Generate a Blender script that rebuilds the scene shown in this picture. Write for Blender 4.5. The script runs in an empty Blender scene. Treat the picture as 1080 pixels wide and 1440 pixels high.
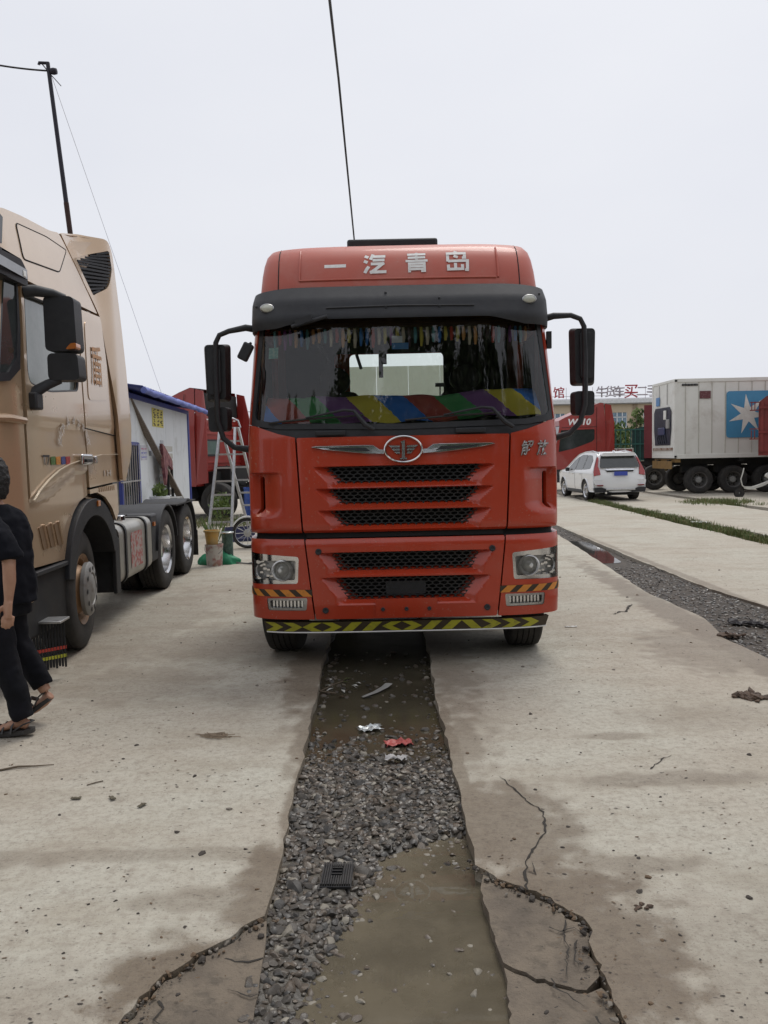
import bpy, bmesh, math, random
import numpy as np
from mathutils import Vector, Matrix, Euler
from mathutils.geometry import delaunay_2d_cdt, tessellate_polygon
R_ = math.radians
random.seed(7)
rng = np.random.default_rng(11)
S = bpy.context.scene
COL = S.collection

# ------------------------------------------------------------------ camera, sky, sun, exposure
FPX, EYE = 1100.0, 1.72
cam_d = bpy.data.cameras.new('camera')
cam = bpy.data.objects.new('camera', cam_d)
COL.objects.link(cam)
S.camera = cam
cam_d.sensor_fit = 'VERTICAL'
cam_d.sensor_height = 24.0
cam_d.lens = 24.0 * FPX / 1440.0
cam_d.clip_start = 0.05
cam_d.clip_end = 3000
CAM_R = Matrix.Rotation(math.pi / 2 - math.atan(80 / FPX), 4, 'X') @ Matrix.Rotation(R_(-1.25), 4, 'Z')
cam.matrix_world = Matrix.Translation((0, 0, EYE)) @ CAM_R

W = bpy.data.worlds.new('World')
S.world = W
W.use_nodes = True
wn, wl = W.node_tree.nodes, W.node_tree.links
wn.clear()
SUN_EL, SUN_AZ = 62.0, 25.0          # azimuth from +Y towards +X
sky = wn.new('ShaderNodeTexSky')
sky.sky_type = 'NISHITA'
sky.sun_disc = False
sky.sun_elevation = R_(SUN_EL)
sky.sun_rotation = R_(SUN_AZ)
sky.dust_density = 6.0
hs = wn.new('ShaderNodeHueSaturation')
hs.inputs['Saturation'].default_value = 0.25
wl.new(sky.outputs[0], hs.inputs['Color'])
mixw = wn.new('ShaderNodeMix')
mixw.data_type = 'RGBA'
mixw.inputs[0].default_value = 0.88
wl.new(hs.outputs[0], mixw.inputs[6])
wco = wn.new('ShaderNodeTexCoord')
wmp = wn.new('ShaderNodeMapping')
wmp.inputs['Scale'].default_value = (1.0, 1.0, 2.2)
wnz = wn.new('ShaderNodeTexNoise')
wnz.inputs['Scale'].default_value = 2.2
wnz.inputs['Detail'].default_value = 5
wl.new(wco.outputs['Generated'], wmp.inputs['Vector'])
wl.new(wmp.outputs[0], wnz.inputs['Vector'])
wcl = wn.new('ShaderNodeMix')          # thin and thick places in the cloud cover
wcl.data_type = 'RGBA'
wl.new(wnz.outputs['Fac'], wcl.inputs[0])
wcl.inputs[6].default_value = (7.7, 7.95, 8.8, 1)
wcl.inputs[7].default_value = (9.0, 9.15, 9.6, 1)
wl.new(wcl.outputs[2], mixw.inputs[7])
bg = wn.new('ShaderNodeBackground')
bg.inputs['Strength'].default_value = 0.10
wo = wn.new('ShaderNodeOutputWorld')
wl.new(mixw.outputs[2], bg.inputs[0])
wl.new(bg.outputs[0], wo.inputs[0])

sl = bpy.data.lights.new('sun', 'SUN')
sl.energy = 1.5
sl.angle = R_(25)
sl.color = (1.0, 0.965, 0.91)
sun = bpy.data.objects.new('sun', sl)
COL.objects.link(sun)
_sd = Vector((math.sin(R_(SUN_AZ)) * math.cos(R_(SUN_EL)), math.cos(R_(SUN_AZ)) * math.cos(R_(SUN_EL)), math.sin(R_(SUN_EL))))
sun.rotation_euler = _sd.to_track_quat('Z', 'Y').to_euler()
sun.location = _sd * 60

S.view_settings.view_transform = 'Standard'
S.view_settings.look = 'None'
S.view_settings.exposure = 0.0
S.view_settings.gamma = 1.0
S.view_settings.use_curve_mapping = False
S.render.engine = 'CYCLES'
S.cycles.max_bounces = 8
S.cycles.transparent_max_bounces = 16
S.cycles.use_denoising = True
S.cycles.caustics_reflective = False
S.cycles.caustics_refractive = False

# ------------------------------------------------------------------ measuring helpers (photo pixel -> real place)
def _ray(px, py):
    return CAM_R.to_3x3() @ Vector((px - 540.0, -(py - 720.0), -FPX))
def G(px, py, z=0.0):
    d = _ray(px, py)
    return Vector((0, 0, EYE)) + d * ((z - EYE) / d.z)
def AT(px, py, Y):
    d = _ray(px, py)
    return Vector((0, 0, EYE)) + d * (Y / d.y)

# ------------------------------------------------------------------ object helpers
def tag(o, label=None, cat=None, group=None, kind=None):
    if label: o['label'] = label
    if cat: o['category'] = cat
    if group: o['group'] = group
    if kind: o['kind'] = kind
    return o
def empty(name, loc=(0, 0, 0), rot=(0, 0, 0), parent=None):
    o = bpy.data.objects.new(name, None)
    COL.objects.link(o)
    o.location = loc
    o.rotation_euler = rot
    o.parent = parent
    o.empty_display_size = 0.1
    return o
def thing(name, label, cat, loc=(0, 0, 0), rz=0.0, group=None, rot=None):
    return tag(empty(name, loc, rot if rot else (0, 0, rz)), label, cat, group)
def copy_tree(o, parent=None):
    c = o.copy()
    COL.objects.link(c)
    c.parent = parent
    for ch in list(o.children):
        copy_tree(ch, c)
    return c

class MB:
    def __init__(s):
        s.v, s.f, s.m = [], [], []
    def add(s, vs, fs, mi=0):
        b = len(s.v)
        s.v += [tuple(p) for p in vs]
        s.f += [tuple(i + b for i in f) for f in fs]
        s.m += [mi] * len(fs)
        return s
    def box(s, x0, x1, y0, y1, z0, z1, mi=0, T=None):
        vs = [Vector(p) for p in ((x0, y0, z0), (x1, y0, z0), (x1, y1, z0), (x0, y1, z0), (x0, y0, z1), (x1, y0, z1), (x1, y1, z1), (x0, y1, z1))]
        if T is not None: vs = [T @ p for p in vs]
        return s.add(vs, [(0, 3, 2, 1), (4, 5, 6, 7), (0, 1, 5, 4), (1, 2, 6, 5), (2, 3, 7, 6), (3, 0, 4, 7)], mi)
    def bar(s, a, b, w, h=None, up=(0, 0, 1), mi=0):
        a, b = Vector(a), Vector(b)
        h = w if h is None else h
        d = (b - a)
        L = d.length
        d.normalize()
        sd = d.cross(Vector(up))
        if sd.length < 1e-4: sd = d.cross(Vector((1, 0, 0)))
        sd.normalize()
        u = sd.cross(d)
        T = Matrix((sd, d, u)).transposed().to_4x4()
        T.translation = a
        return s.box(-w / 2, w / 2, 0, L, -h / 2, h / 2, mi, T)
    def tube(s, pts, r, n=8, caps=True, mi=0, sq=None):
        pts = [Vector(p) for p in pts]
        rs = r if hasattr(r, '__len__') else [r] * len(pts)
        rings = []
        ref = None
        for i, p in enumerate(pts):
            t = (pts[min(i + 1, len(pts) - 1)] - pts[max(i - 1, 0)]).normalized()
            if ref is None:
                ref = t.orthogonal().normalized() if abs(t.z) > .95 else Vector((0, 0, 1))
            a = t.cross(ref)
            if a.length < 1e-5: a = t.orthogonal()
            a.normalize()
            b = a.cross(t).normalized()
            ref = b
            q = rs[i]
            qa, qb = (q if hasattr(q, '__len__') else (q, q))
            rings.append([p + a * math.cos(2 * math.pi * k / n) * qa + b * math.sin(2 * math.pi * k / n) * qb for k in range(n)])
        vs = [p for g in rings for p in g]
        fs = []
        for i in range(len(pts) - 1):
            for k in range(n):
                k2 = (k + 1) % n
                fs.append((i * n + k, (i + 1) * n + k, (i + 1) * n + k2, i * n + k2))
        if caps:
            fs.append(tuple(range(n)))
            fs.append(tuple(reversed(range((len(pts) - 1) * n, len(pts) * n))))
        return s.add(vs, fs, mi)
    def lathe(s, prof, c=(0, 0, 0), axis='X', n=32, mi=0, T=None, sgn=1):
        c = Vector(c)
        vs, fs = [], []
        for (r, h) in prof:
            for k in range(n):
                a = 2 * math.pi * k / n
                p, q = r * math.cos(a), r * math.sin(a)
                w = {'X': Vector((h * sgn, p, q)), 'Y': Vector((p, h * sgn, q)), 'Z': Vector((p, q, h * sgn))}[axis]
                vs.append((T @ w if T is not None else w) + c)
        for i in range(len(prof) - 1):
            for k in range(n):
                k2 = (k + 1) % n
                fs.append((i * n + k, i * n + k2, (i + 1) * n + k2, (i + 1) * n + k))
        return s.add(vs, fs, mi)
    def prism(s, poly, mp, d0, d1, mi=0):
        """poly in 2D; mp(u, v, d) -> 3D; extruded from d0 to d1"""
        n = len(poly)
        vs = [mp(u, v, d0) for u, v in poly] + [mp(u, v, d1) for u, v in poly]
        tris = tessellate_polygon([[Vector((u, v, 0)) for u, v in poly]])
        fs = [tuple(t) for t in tris] + [tuple(i + n for i in reversed(t)) for t in tris]
        fs += [(i, (i + 1) % n, n + (i + 1) % n, n + i) for i in range(n)]
        return s.add(vs, fs, mi)
    def grid(s, fn, nu, nv, mi=0):
        vs = [fn(i / nu, j / nv) for i in range(nu + 1) for j in range(nv + 1)]
        fs = [(i * (nv + 1) + j, (i + 1) * (nv + 1) + j, (i + 1) * (nv + 1) + j + 1, i * (nv + 1) + j + 1) for i in range(nu) for j in range(nv)]
        return s.add(vs, fs, mi)
    def mesh(s, name, mats, smooth=40, fix=True):
        me = bpy.data.meshes.new(name)
        me.from_pydata(s.v, [], s.f)
        for m in (mats if isinstance(mats, (list, tuple)) else [mats]):
            me.materials.append(m)
        if any(s.m):
            me.polygons.foreach_set('material_index', s.m)
        if fix:
            bm = bmesh.new()
            bm.from_mesh(me)
            bmesh.ops.recalc_face_normals(bm, faces=bm.faces)
            bm.to_mesh(me)
            bm.free()
        if smooth:
            me.shade_smooth()
            me.set_sharp_from_angle(angle=R_(smooth))
        me.update()
        return me
    def build(s, name, mats, parent=None, smooth=40, bevel=0, seg=2, fix=True, loc=None):
        o = bpy.data.objects.new(name, s.mesh(name, mats, smooth, fix))
        COL.objects.link(o)
        o.parent = parent
        if loc is not None: o.location = loc
        if bevel:
            b = o.modifiers.new('bevel', 'BEVEL')
            b.width = bevel
            b.segments = seg
            b.limit_method = 'ANGLE'
            b.angle_limit = R_(35)
            b.harden_normals = False
        return o

def inpoly(P, poly):
    x, y = P[:, 0], P[:, 1]
    ins = np.zeros(len(P), bool)
    n = len(poly)
    for i in range(n):
        x0, y0 = poly[i]
        x1, y1 = poly[(i + 1) % n]
        if y0 == y1: continue
        c = ((y0 > y) != (y1 > y)) & (x < (x1 - x0) * (y - y0) / (y1 - y0) + x0)
        ins ^= c
    return ins
def dens(poly, step):
    out = []
    n = len(poly)
    for i in range(n):
        a, b = poly[i], poly[(i + 1) % n]
        k = max(1, int(math.hypot(b[0] - a[0], b[1] - a[1]) / step + .5))
        out += [(a[0] + (b[0] - a[0]) * t / k, a[1] + (b[1] - a[1]) * t / k) for t in range(k)]
    return out
def rounded(poly, r, n=5):
    """round the corners of a polygon; r one radius or a list"""
    out = []
    m = len(poly)
    for i in range(m):
        p0, p, p1 = Vector(poly[i - 1]), Vector(poly[i]), Vector(poly[(i + 1) % m])
        rr = r[i] if hasattr(r, '__len__') else r
        a, b = (p0 - p), (p1 - p)
        rr = min(rr, a.length * .48, b.length * .48)
        if rr < 1e-4:
            out.append(tuple(p))
            continue
        a = p + a.normalized() * rr
        b = p + b.normalized() * rr
        for k in range(n + 1):
            t = k / n
            out.append(tuple(a * (1 - t) ** 2 + p * 2 * t * (1 - t) + b * t * t))
    return out
def patch(outer, holes, mp, step=.03, th=.02):
    """sheet-metal panel: 2D outline with holes, mapped onto a curved surface, with folded edges"""
    loops = [dens(outer, step)] + [dens(h, step) for h in holes]
    vs, es = [], []
    for L in loops:
        b = len(vs)
        vs += L
        es += [(b + i, b + (i + 1) % len(L)) for i in range(len(L))]
    o = np.array(loops[0])
    gx = np.arange(o[:, 0].min() + step * .5, o[:, 0].max(), step)
    gy = np.arange(o[:, 1].min() + step * .5, o[:, 1].max(), step)
    P = np.array([(a, b) for a in gx for b in gy]) if len(gx) and len(gy) else np.zeros((0, 2))
    if len(P):
        keep = inpoly(P, loops[0])
        for h in loops[1:]: keep &= ~inpoly(P, h)
        B = np.array(vs)
        P = P[keep]
        if len(P):
            d = np.min(((P[:, None, :] - B[None, :, :]) ** 2).sum(-1), axis=1) if len(P) * len(B) < 4e7 else np.full(len(P), 9.)
            P = P[d > (step * .45) ** 2]
    av = [Vector(p) for p in vs] + [Vector(p) for p in P]
    V, E, Fc, *_ = delaunay_2d_cdt(av, es, [], 0, 1e-6)
    A = np.array([(p.x, p.y) for p in V])
    Fc = [f for f in Fc if len(f) == 3]
    cen = np.array([A[list(f)].mean(0) for f in Fc])
    keep = inpoly(cen, loops[0])
    for h in loops[1:]: keep &= ~inpoly(cen, h)
    Fc = [tuple(f) for f, k in zip(Fc, keep) if k]
    m = MB()
    e = 1e-3
    pos = [Vector(mp(u, v)) for u, v in A]
    fs = list(Fc)
    cnt = {}
    for f in Fc:
        for i in range(3):
            k = (f[i], f[(i + 1) % 3])
            cnt[k] = 1
    bd = [k for k in cnt if (k[1], k[0]) not in cnt]
    if th:
        back = {}
        for a, b in bd:
            for q in (a, b):
                if q not in back:
                    u, v = A[q]
                    n = (Vector(mp(u + e, v)) - Vector(mp(u - e, v))).cross(Vector(mp(u, v + e)) - Vector(mp(u, v - e)))
                    n.normalize()
                    back[q] = len(pos)
                    pos.append(pos[q] - n * th)
        for a, b in bd:
            fs.append((b, a, back[a], back[b]))
    m.add(pos, fs)
    return m
def lerp_tab(tab, z):
    return float(np.interp(z, [t[0] for t in tab], [t[1] for t in tab]))
def sstep(a, b, x):
    t = min(1, max(0, (x - a) / (b - a)))
    return t * t * (3 - 2 * t)

def text_build(name, s, size, mat, parent, place, bold=0.0, shear=0.0, th=0.0):
    cu = bpy.data.curves.new('t', 'FONT')
    cu.body = s
    cu.size = size
    cu.align_x = 'CENTER'
    cu.align_y = 'CENTER'
    cu.offset = bold
    cu.shear = shear
    cu.resolution_u = 3
    to = bpy.data.objects.new('t', cu)
    COL.objects.link(to)
    dg = bpy.context.evaluated_depsgraph_get()
    me = bpy.data.meshes.new_from_object(to.evaluated_get(dg))
    bpy.data.objects.remove(to)
    bpy.data.curves.remove(cu)
    for v in me.vertices:
        v.co = Vector(place(v.co.x, v.co.y))
    me.materials.clear()
    me.materials.append(mat)
    me.name = name
    o = bpy.data.objects.new(name, me)
    COL.objects.link(o)
    o.parent = parent
    if th:
        md = o.modifiers.new('thick', 'SOLIDIFY')
        md.thickness = th
        md.offset = 0
    return o

# ------------------------------------------------------------------ materials
def new_mat(name):
    m = bpy.data.materials.new(name)
    m.use_nodes = True
    nt = m.node_tree
    return m, nt, nt.nodes['Principled BSDF']
def _noise(nt, vec, scale, detail=4, rough=.6, dist=0):
    n = nt.nodes.new('ShaderNodeTexNoise')
    n.inputs['Scale'].default_value = scale
    n.inputs['Detail'].default_value = detail
    n.inputs['Roughness'].default_value = rough
    n.inputs['Distortion'].default_value = dist
    if vec is not None: nt.links.new(vec, n.inputs['Vector'])
    return n.outputs['Fac']
def _ramp(nt, fac, a, b):
    n = nt.nodes.new('ShaderNodeMapRange')
    n.interpolation_type = 'SMOOTHSTEP'
    n.inputs['From Min'].default_value = a
    n.inputs['From Max'].default_value = b
    nt.links.new(fac, n.inputs['Value'])
    return n.outputs['Result']
def _mixc(nt, fac, a, b, blend='MIX'):
    n = nt.nodes.new('ShaderNodeMix')
    n.data_type = 'RGBA'
    n.blend_type = blend
    for sock, val in ((n.inputs[0], fac), (n.inputs[6], a), (n.inputs[7], b)):
        if hasattr(val, 'links'): nt.links.new(val, sock)
        elif isinstance(val, (int, float)): sock.default_value = val
        else: sock.default_value = (*val, 1)
    return n.outputs[2]
def _math(nt, op, a, b=0.0, clamp=False):
    n = nt.nodes.new('ShaderNodeMath')
    n.operation = op
    n.use_clamp = clamp
    for sock, val in ((n.inputs[0], a), (n.inputs[1], b)):
        if hasattr(val, 'links'): nt.links.new(val, sock)
        else: sock.default_value = val
    return n.outputs[0]
def _coord(nt, kind='Object', scale=None):
    t = nt.nodes.new('ShaderNodeTexCoord').outputs[kind]
    if scale:
        mp = nt.nodes.new('ShaderNodeMapping')
        mp.inputs['Scale'].default_value = scale
        nt.links.new(t, mp.inputs['Vector'])
        t = mp.outputs[0]
    return t
MATS = {}
def mat(name, col, rough=.5, metal=0., col2=None, scale=6., contrast=(.35, .7), bump=0., bscale=80., coat=0., dirt=None, dscale=2.5, dlim=(.52, .72), damt=.6, spec=.5, stretch=None, rvar=.12, specks=0.):
    if name in MATS: return MATS[name]
    m, nt, b = new_mat(name)
    L = nt.links
    co = _coord(nt, 'Object', stretch)
    c2 = col2 if col2 else tuple(x * .82 for x in col)
    n1 = _noise(nt, co, scale, 5, .62)
    c = _mixc(nt, _ramp(nt, n1, *contrast), col, c2)
    r = None
    if dirt:
        nd = _noise(nt, co, dscale, 7, .68, .3)
        msk = _math(nt, 'MULTIPLY', _ramp(nt, nd, *dlim), damt)
        c = _mixc(nt, msk, c, dirt)
        r = _math(nt, 'ADD', _math(nt, 'MULTIPLY', msk, .35), rough)
    if specks:
        sn = _noise(nt, co, 48, 3, .6)
        s2 = _noise(nt, co, 2.3, 4, .6)
        c = _mixc(nt, _math(nt, 'MULTIPLY', _math(nt, 'MULTIPLY', _ramp(nt, sn, .60, .68), _ramp(nt, s2, .4, .65)), specks), c, (.34, .28, .22))
    L.new(c, b.inputs['Base Color'])
    if r is None:
        r = _math(nt, 'ADD', _math(nt, 'MULTIPLY', n1, rvar), max(0, rough - rvar / 2))
    L.new(r, b.inputs['Roughness'])
    b.inputs['Metallic'].default_value = metal
    b.inputs['Coat Weight'].default_value = coat
    b.inputs['Coat Roughness'].default_value = .05
    b.inputs['Specular IOR Level'].default_value = spec
    if bump:
        bp = nt.nodes.new('ShaderNodeBump')
        bp.inputs['Strength'].default_value = bump
        bp.inputs['Distance'].default_value = .01
        L.new(_noise(nt, co, bscale, 5, .65), bp.inputs['Height'])
        L.new(bp.outputs[0], b.inputs['Normal'])
    MATS[name] = m
    return m
def thin_glass(name, tint=(.55, .6, .58), ior=1.6, rough=.02, dirt=0.0):
    m, nt, b = new_mat(name)
    nt.nodes.remove(b)
    L = nt.links
    out = nt.nodes['Material Output']
    fr = nt.nodes.new('ShaderNodeFresnel')
    fr.inputs['IOR'].default_value = ior
    tr = nt.nodes.new('ShaderNodeBsdfTransparent')
    tr.inputs[0].default_value = (*tint, 1)
    gl = nt.nodes.new('ShaderNodeBsdfGlossy')
    gl.inputs['Roughness'].default_value = rough
    mx = nt.nodes.new('ShaderNodeMixShader')
    L.new(fr.outputs[0], mx.inputs[0])
    L.new(tr.outputs[0], mx.inputs[1])
    L.new(gl.outputs[0], mx.inputs[2])
    res = mx.outputs[0]
    if dirt:
        df = nt.nodes.new('ShaderNodeBsdfDiffuse')
        df.inputs[0].default_value = (.5, .5, .48, 1)
        m2 = nt.nodes.new('ShaderNodeMixShader')
        co = _coord(nt, 'Object', (6, 6, 2.0))
        L.new(_math(nt, 'MULTIPLY', _ramp(nt, _noise(nt, co, 3.5, 6, .7), .5, .85), dirt), m2.inputs[0])
        L.new(res, m2.inputs[1])
        L.new(df.outputs[0], m2.inputs[2])
        res = m2.outputs[0]
    L.new(res, out.inputs[0])
    MATS[name] = m
    return m

RED = mat('truck red paint', (.445, .041, .012), .34, col2=(.405, .036, .011), scale=1.5, coat=.45, specks=.4, dirt=(.36, .2, .15), dscale=3.5, dlim=(.5, .8), damt=.12)
RED_ROOF = mat('red roof paint with sky sheen', (.47, .092, .055), .48, col2=(.44, .078, .046), scale=1.3, coat=.2, specks=.3, dirt=(.46, .27, .23), dscale=1.8, dlim=(.42, .8), damt=.4)  # paler, pinker red: the roof's sky reflection is put into its colour
GOLD = mat('champagne gold paint', (.60, .435, .28), .28, metal=.42, col2=(.56, .395, .25), scale=1.2, coat=.9, rvar=.05, specks=.25)
BLACKP = mat('black grained plastic', (.016, .017, .021), .55, col2=(.024, .025, .029), scale=10, bump=.15, bscale=300, dirt=(.07, .068, .066), dscale=3, dlim=(.5, .85), damt=.25)
DARK = mat('dark underbody', (.012, .012, .013), .8, col2=(.02, .019, .017), scale=5, dirt=(.04, .035, .03), dscale=3, damt=.5)
SEAM = mat('shadow gap', (.01, .01, .011), .8)
RUBBER = mat('tyre rubber', (.02, .019, .018), .8, col2=(.034, .031, .029), scale=9, bump=.2, bscale=120, dirt=(.10, .088, .075), dscale=4, dlim=(.45, .75), damt=.45)
CHROME = mat('chrome', (.75, .75, .76), .12, metal=1., col2=(.6, .6, .62), scale=8)
ALU = mat('brushed aluminium', (.62, .63, .64), .35, metal=.9, col2=(.5, .5, .51), scale=12, dirt=(.25, .23, .2), dscale=3, damt=.3)
STEEL = mat('grey painted steel', (.2, .2, .2), .5, metal=.3, dirt=(.12, .09, .07), damt=.5)
WHITEP = mat('white paint', (.78, .78, .76), .4, coat=.2, col2=(.72, .72, .70), dirt=(.5, .46, .4), dscale=1.5, damt=.25)
SIGNWHITE = mat('white lettering', (.8, .79, .77), .5, col2=(.7, .68, .66), scale=25)
YELLOW = mat('yellow reflective tape', (.42, .40, .03), .5, dirt=(.12, .1, .05), dscale=14, dlim=(.5, .7), damt=.6)
ORANGE = mat('orange reflective tape', (.72, .27, .04), .45, dirt=(.2, .1, .05), dscale=14, damt=.4)
TAPEBLACK = mat('black tape', (.05, .035, .02), .6)
GLASS = thin_glass('windscreen glass', (.95, .98, .96), 1.68, .01, dirt=.10)
CLEAR = thin_glass('clear lamp cover', (.93, .93, .93), 1.45, .02)
DGLASS = mat('dark tinted glass', (.03, .035, .035), .05, col2=(.04, .045, .045), spec=.9, rvar=.02)
AMBER = mat('amber lens', (.55, .16, .02), .2, coat=.5)
# ================================================================== GROUND
def concrete_mat():
    m, nt, b = new_mat('weathered concrete')
    L = nt.links
    co = _coord(nt, 'Object')
    st = _coord(nt, 'Object', (.55, 1.3, 1))           # broom and tyre streaks run across the yard
    big = _noise(nt, co, .55, 5, .6)
    mid = _noise(nt, st, 2.2, 7, .65)
    fine = _noise(nt, co, 26, 6, .7)
    stre = _noise(nt, _coord(nt, 'Object', (2.0, 12, 1)), 2.4, 7, .7)
    c = _mixc(nt, _ramp(nt, big, .35, .65), (.49, .468, .395), (.435, .39, .32))
    c = _mixc(nt, _math(nt, 'MULTIPLY', _ramp(nt, mid, .42, .72), .6), c, (.335, .29, .222))
    blot = _noise(nt, co, 7.5, 8, .72, .4)
    c = _mixc(nt, _math(nt, 'MULTIPLY', _ramp(nt, blot, .48, .72), .45), c, (.255, .215, .17))
    c = _mixc(nt, _math(nt, 'MULTIPLY', _ramp(nt, stre, .5, .72), .35), c, (.34, .29, .235))
    c = _mixc(nt, _math(nt, 'MULTIPLY', _ramp(nt, fine, .42, .66), .5), c, (.27, .23, .185))
    grit = _noise(nt, co, 95, 4, .75)
    c = _mixc(nt, _math(nt, 'MULTIPLY', _ramp(nt, grit, .56, .68), .65), c, (.105, .09, .076))
    pit = nt.nodes.new('ShaderNodeTexVoronoi')
    pit.inputs['Scale'].default_value = 34
    L.new(_coord(nt, 'Object', (.6, 1.3, 1)), pit.inputs['Vector'])
    pm = _math(nt, 'MULTIPLY', _ramp(nt, pit.outputs['Distance'], .22, .08), _ramp(nt, blot, .42, .6))
    c = _mixc(nt, _math(nt, 'MULTIPLY', pm, .7), c, (.10, .085, .07))
    pale = _noise(nt, co, 60, 3, .6)
    c = _mixc(nt, _math(nt, 'MULTIPLY', _ramp(nt, pale, .6, .75), .3), c, (.46, .43, .38))
    # wet and oily stains, each with its own place on the slabs
    blobs = [(.52, 3.5, .34, .55, .9), (.62, 2.6, .42, .75, 1.), (1.45, 3.97, .55, .10, .55), (1.0, 3.13, .36, .07, .6), (.45, 4.6, .12, .5, .6),
             (-.52, 3.0, .13, .4, .9), (-.68, 2.45, .30, .30, 1.), (-.5, 4.9, .1, .9, .7), (-.6, 2.15, .38, .28, 1.), (-.75, 2.95, .3, .08, .5),
             (3.0, 8.0, .22, 4.2, .8), (2.7, 6.6, .5, .8, .55), (1.35, 4.6, .25, .06, .5), (-1.0, 3.3, 1.6, .06, .4), (-1.9, 3.28, .5, .1, .5),
             (-2.5, 8.2, .6, 2.2, .35), (-1.3, 7.3, 1.2, .9, .3), (-.62, 6.4, .2, 1.4, .8), (1.7, 2.6, 1.3, .25, .35), (2.4, 2.7, 1.2, .6, .3), (1.6, 2.2, .9, .5, .4), (-1.5, 2.3, .8, .3, .3), (-.47, 4.2, .06, 1.2, .8), (.37, 4.2, .06, 1.4, .8), (-.9, 5.6, .5, .3, .3), (-2.0, 5.9, .7, .5, .35), (2.1, 4.9, .6, .25, .25), (4.05, 9.5, .08, 7, .7), (-.6, 10.5, .3, 5, .6), (.5, 8.5, .3, 4, .6)]
    wet = None
    wob = nt.nodes.new('ShaderNodeTexNoise')
    wob.inputs['Scale'].default_value = 6.5
    wob.inputs['Detail'].default_value = 9
    wob.inputs['Roughness'].default_value = .72
    L.new(co, wob.inputs['Vector'])
    for (x, y, rx, ry, s) in blobs:
        v = nt.nodes.new('ShaderNodeVectorMath')
        v.operation = 'SUBTRACT'
        L.new(co, v.inputs[0])
        v.inputs[1].default_value = (x, y, 0)
        v2 = nt.nodes.new('ShaderNodeVectorMath')
        v2.operation = 'MULTIPLY'
        L.new(v.outputs[0], v2.inputs[0])
        v2.inputs[1].default_value = (1 / rx, 1 / ry, 0)
        v3 = nt.nodes.new('ShaderNodeVectorMath')
        v3.operation = 'LENGTH'
        L.new(v2.outputs[0], v3.inputs[0])
        d = _math(nt, 'ADD', v3.outputs['Value'], _math(nt, 'MULTIPLY', _math(nt, 'SUBTRACT', wob.outputs['Fac'], .5), 2.6))
        k = _math(nt, 'MULTIPLY', _ramp(nt, d, 1.25, .62), s)
        wet = k if wet is None else _math(nt, 'MAXIMUM', wet, k)
    c = _mixc(nt, wet, c, _mixc(nt, 1.0, c, (.40, .34, .285), 'MULTIPLY'))
    L.new(c, b.inputs['Base Color'])
    L.new(_math(nt, 'SUBTRACT', .93, _math(nt, 'MULTIPLY', wet, .38)), b.inputs['Roughness'])
    h = _math(nt, 'ADD', _math(nt, 'MULTIPLY', fine, .6), _math(nt, 'MULTIPLY', stre, .5))
    h = _math(nt, 'ADD', h, _math(nt, 'MULTIPLY', grit, .35))
    bp = nt.nodes.new('ShaderNodeBump')
    bp.inputs['Strength'].default_value = .75
    bp.inputs['Distance'].default_value = .014
    L.new(h, bp.inputs['Height'])
    L.new(bp.outputs[0], b.inputs['Normal'])
    return m
CONC = concrete_mat()
CONCB = mat('broken damp concrete', (.185, .148, .108), .75, col2=(.125, .10, .075), scale=5, contrast=(.35, .65), bump=.9, bscale=70, dirt=(.10, .085, .068), dscale=16, dlim=(.5, .66), damt=.6)
MUD = mat('wet dark mud', (.05, .043, .034), .36, col2=(.085, .075, .058), scale=9, contrast=(.4, .65), bump=.55, bscale=45, dirt=(.03, .027, .022), dscale=5, damt=.6)
SOIL = mat('dry yard soil', (.17, .145, .115), .95, col2=(.12, .10, .08), scale=3, bump=.5, bscale=30)

def jag(pts, amp, step, seed):
    r = random.Random(seed)
    out = []
    for a, b in zip(pts[:-1], pts[1:]):
        n = max(1, int(math.hypot(b[0] - a[0], b[1] - a[1]) / step))
        for i in range(n):
            t = i / n
            k = 0 if (i == 0 and not out) else 1
            out.append((a[0] + (b[0] - a[0]) * t + k * r.uniform(-amp, amp), a[1] + (b[1] - a[1]) * t + k * r.uniform(-amp, amp)))
    out.append(tuple(pts[-1][:2]))
    return out
def jagvar(pts, seed):
    """jagged near the camera, plain far away"""
    out = []
    for i, (a, b) in enumerate(zip(pts[:-1], pts[1:])):
        d = max(1.5, min(a[1], b[1]))
        out += jag([a, b], .0026 * min(d, 5), .022 * min(d, 12), seed + i)[:-1]
    return out + [tuple(pts[-1][:2])]
def gpts(l):
    return [tuple(G(*p)[:2]) for p in l]

gm = MB()
gm.add([(-900, -300, -.15), (900, -300, -.15), (900, 1500, -.15), (-900, 1500, -.15)], [(0, 1, 2, 3)])
tag(gm.build('ground', SOIL, smooth=0), kind='structure', label='brown soil under and beyond the concrete yard')

pave = tag(empty('pavement'), kind='structure', label='stained grey concrete slabs of the truck yard')
def slab(poly, top=0.0, bot=-.2, tilt=(0, 0), at=(0, 2.4), mt=None):
    cx, cy = at
    m = MB()
    m.prism(poly, lambda u, v, d: (u, v, d + ((u - cx) * tilt[0] + (v - cy) * tilt[1] if d > -.1 else 0)), bot, top)
    return m.build('slab', mt or CONC, pave, smooth=0)

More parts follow.
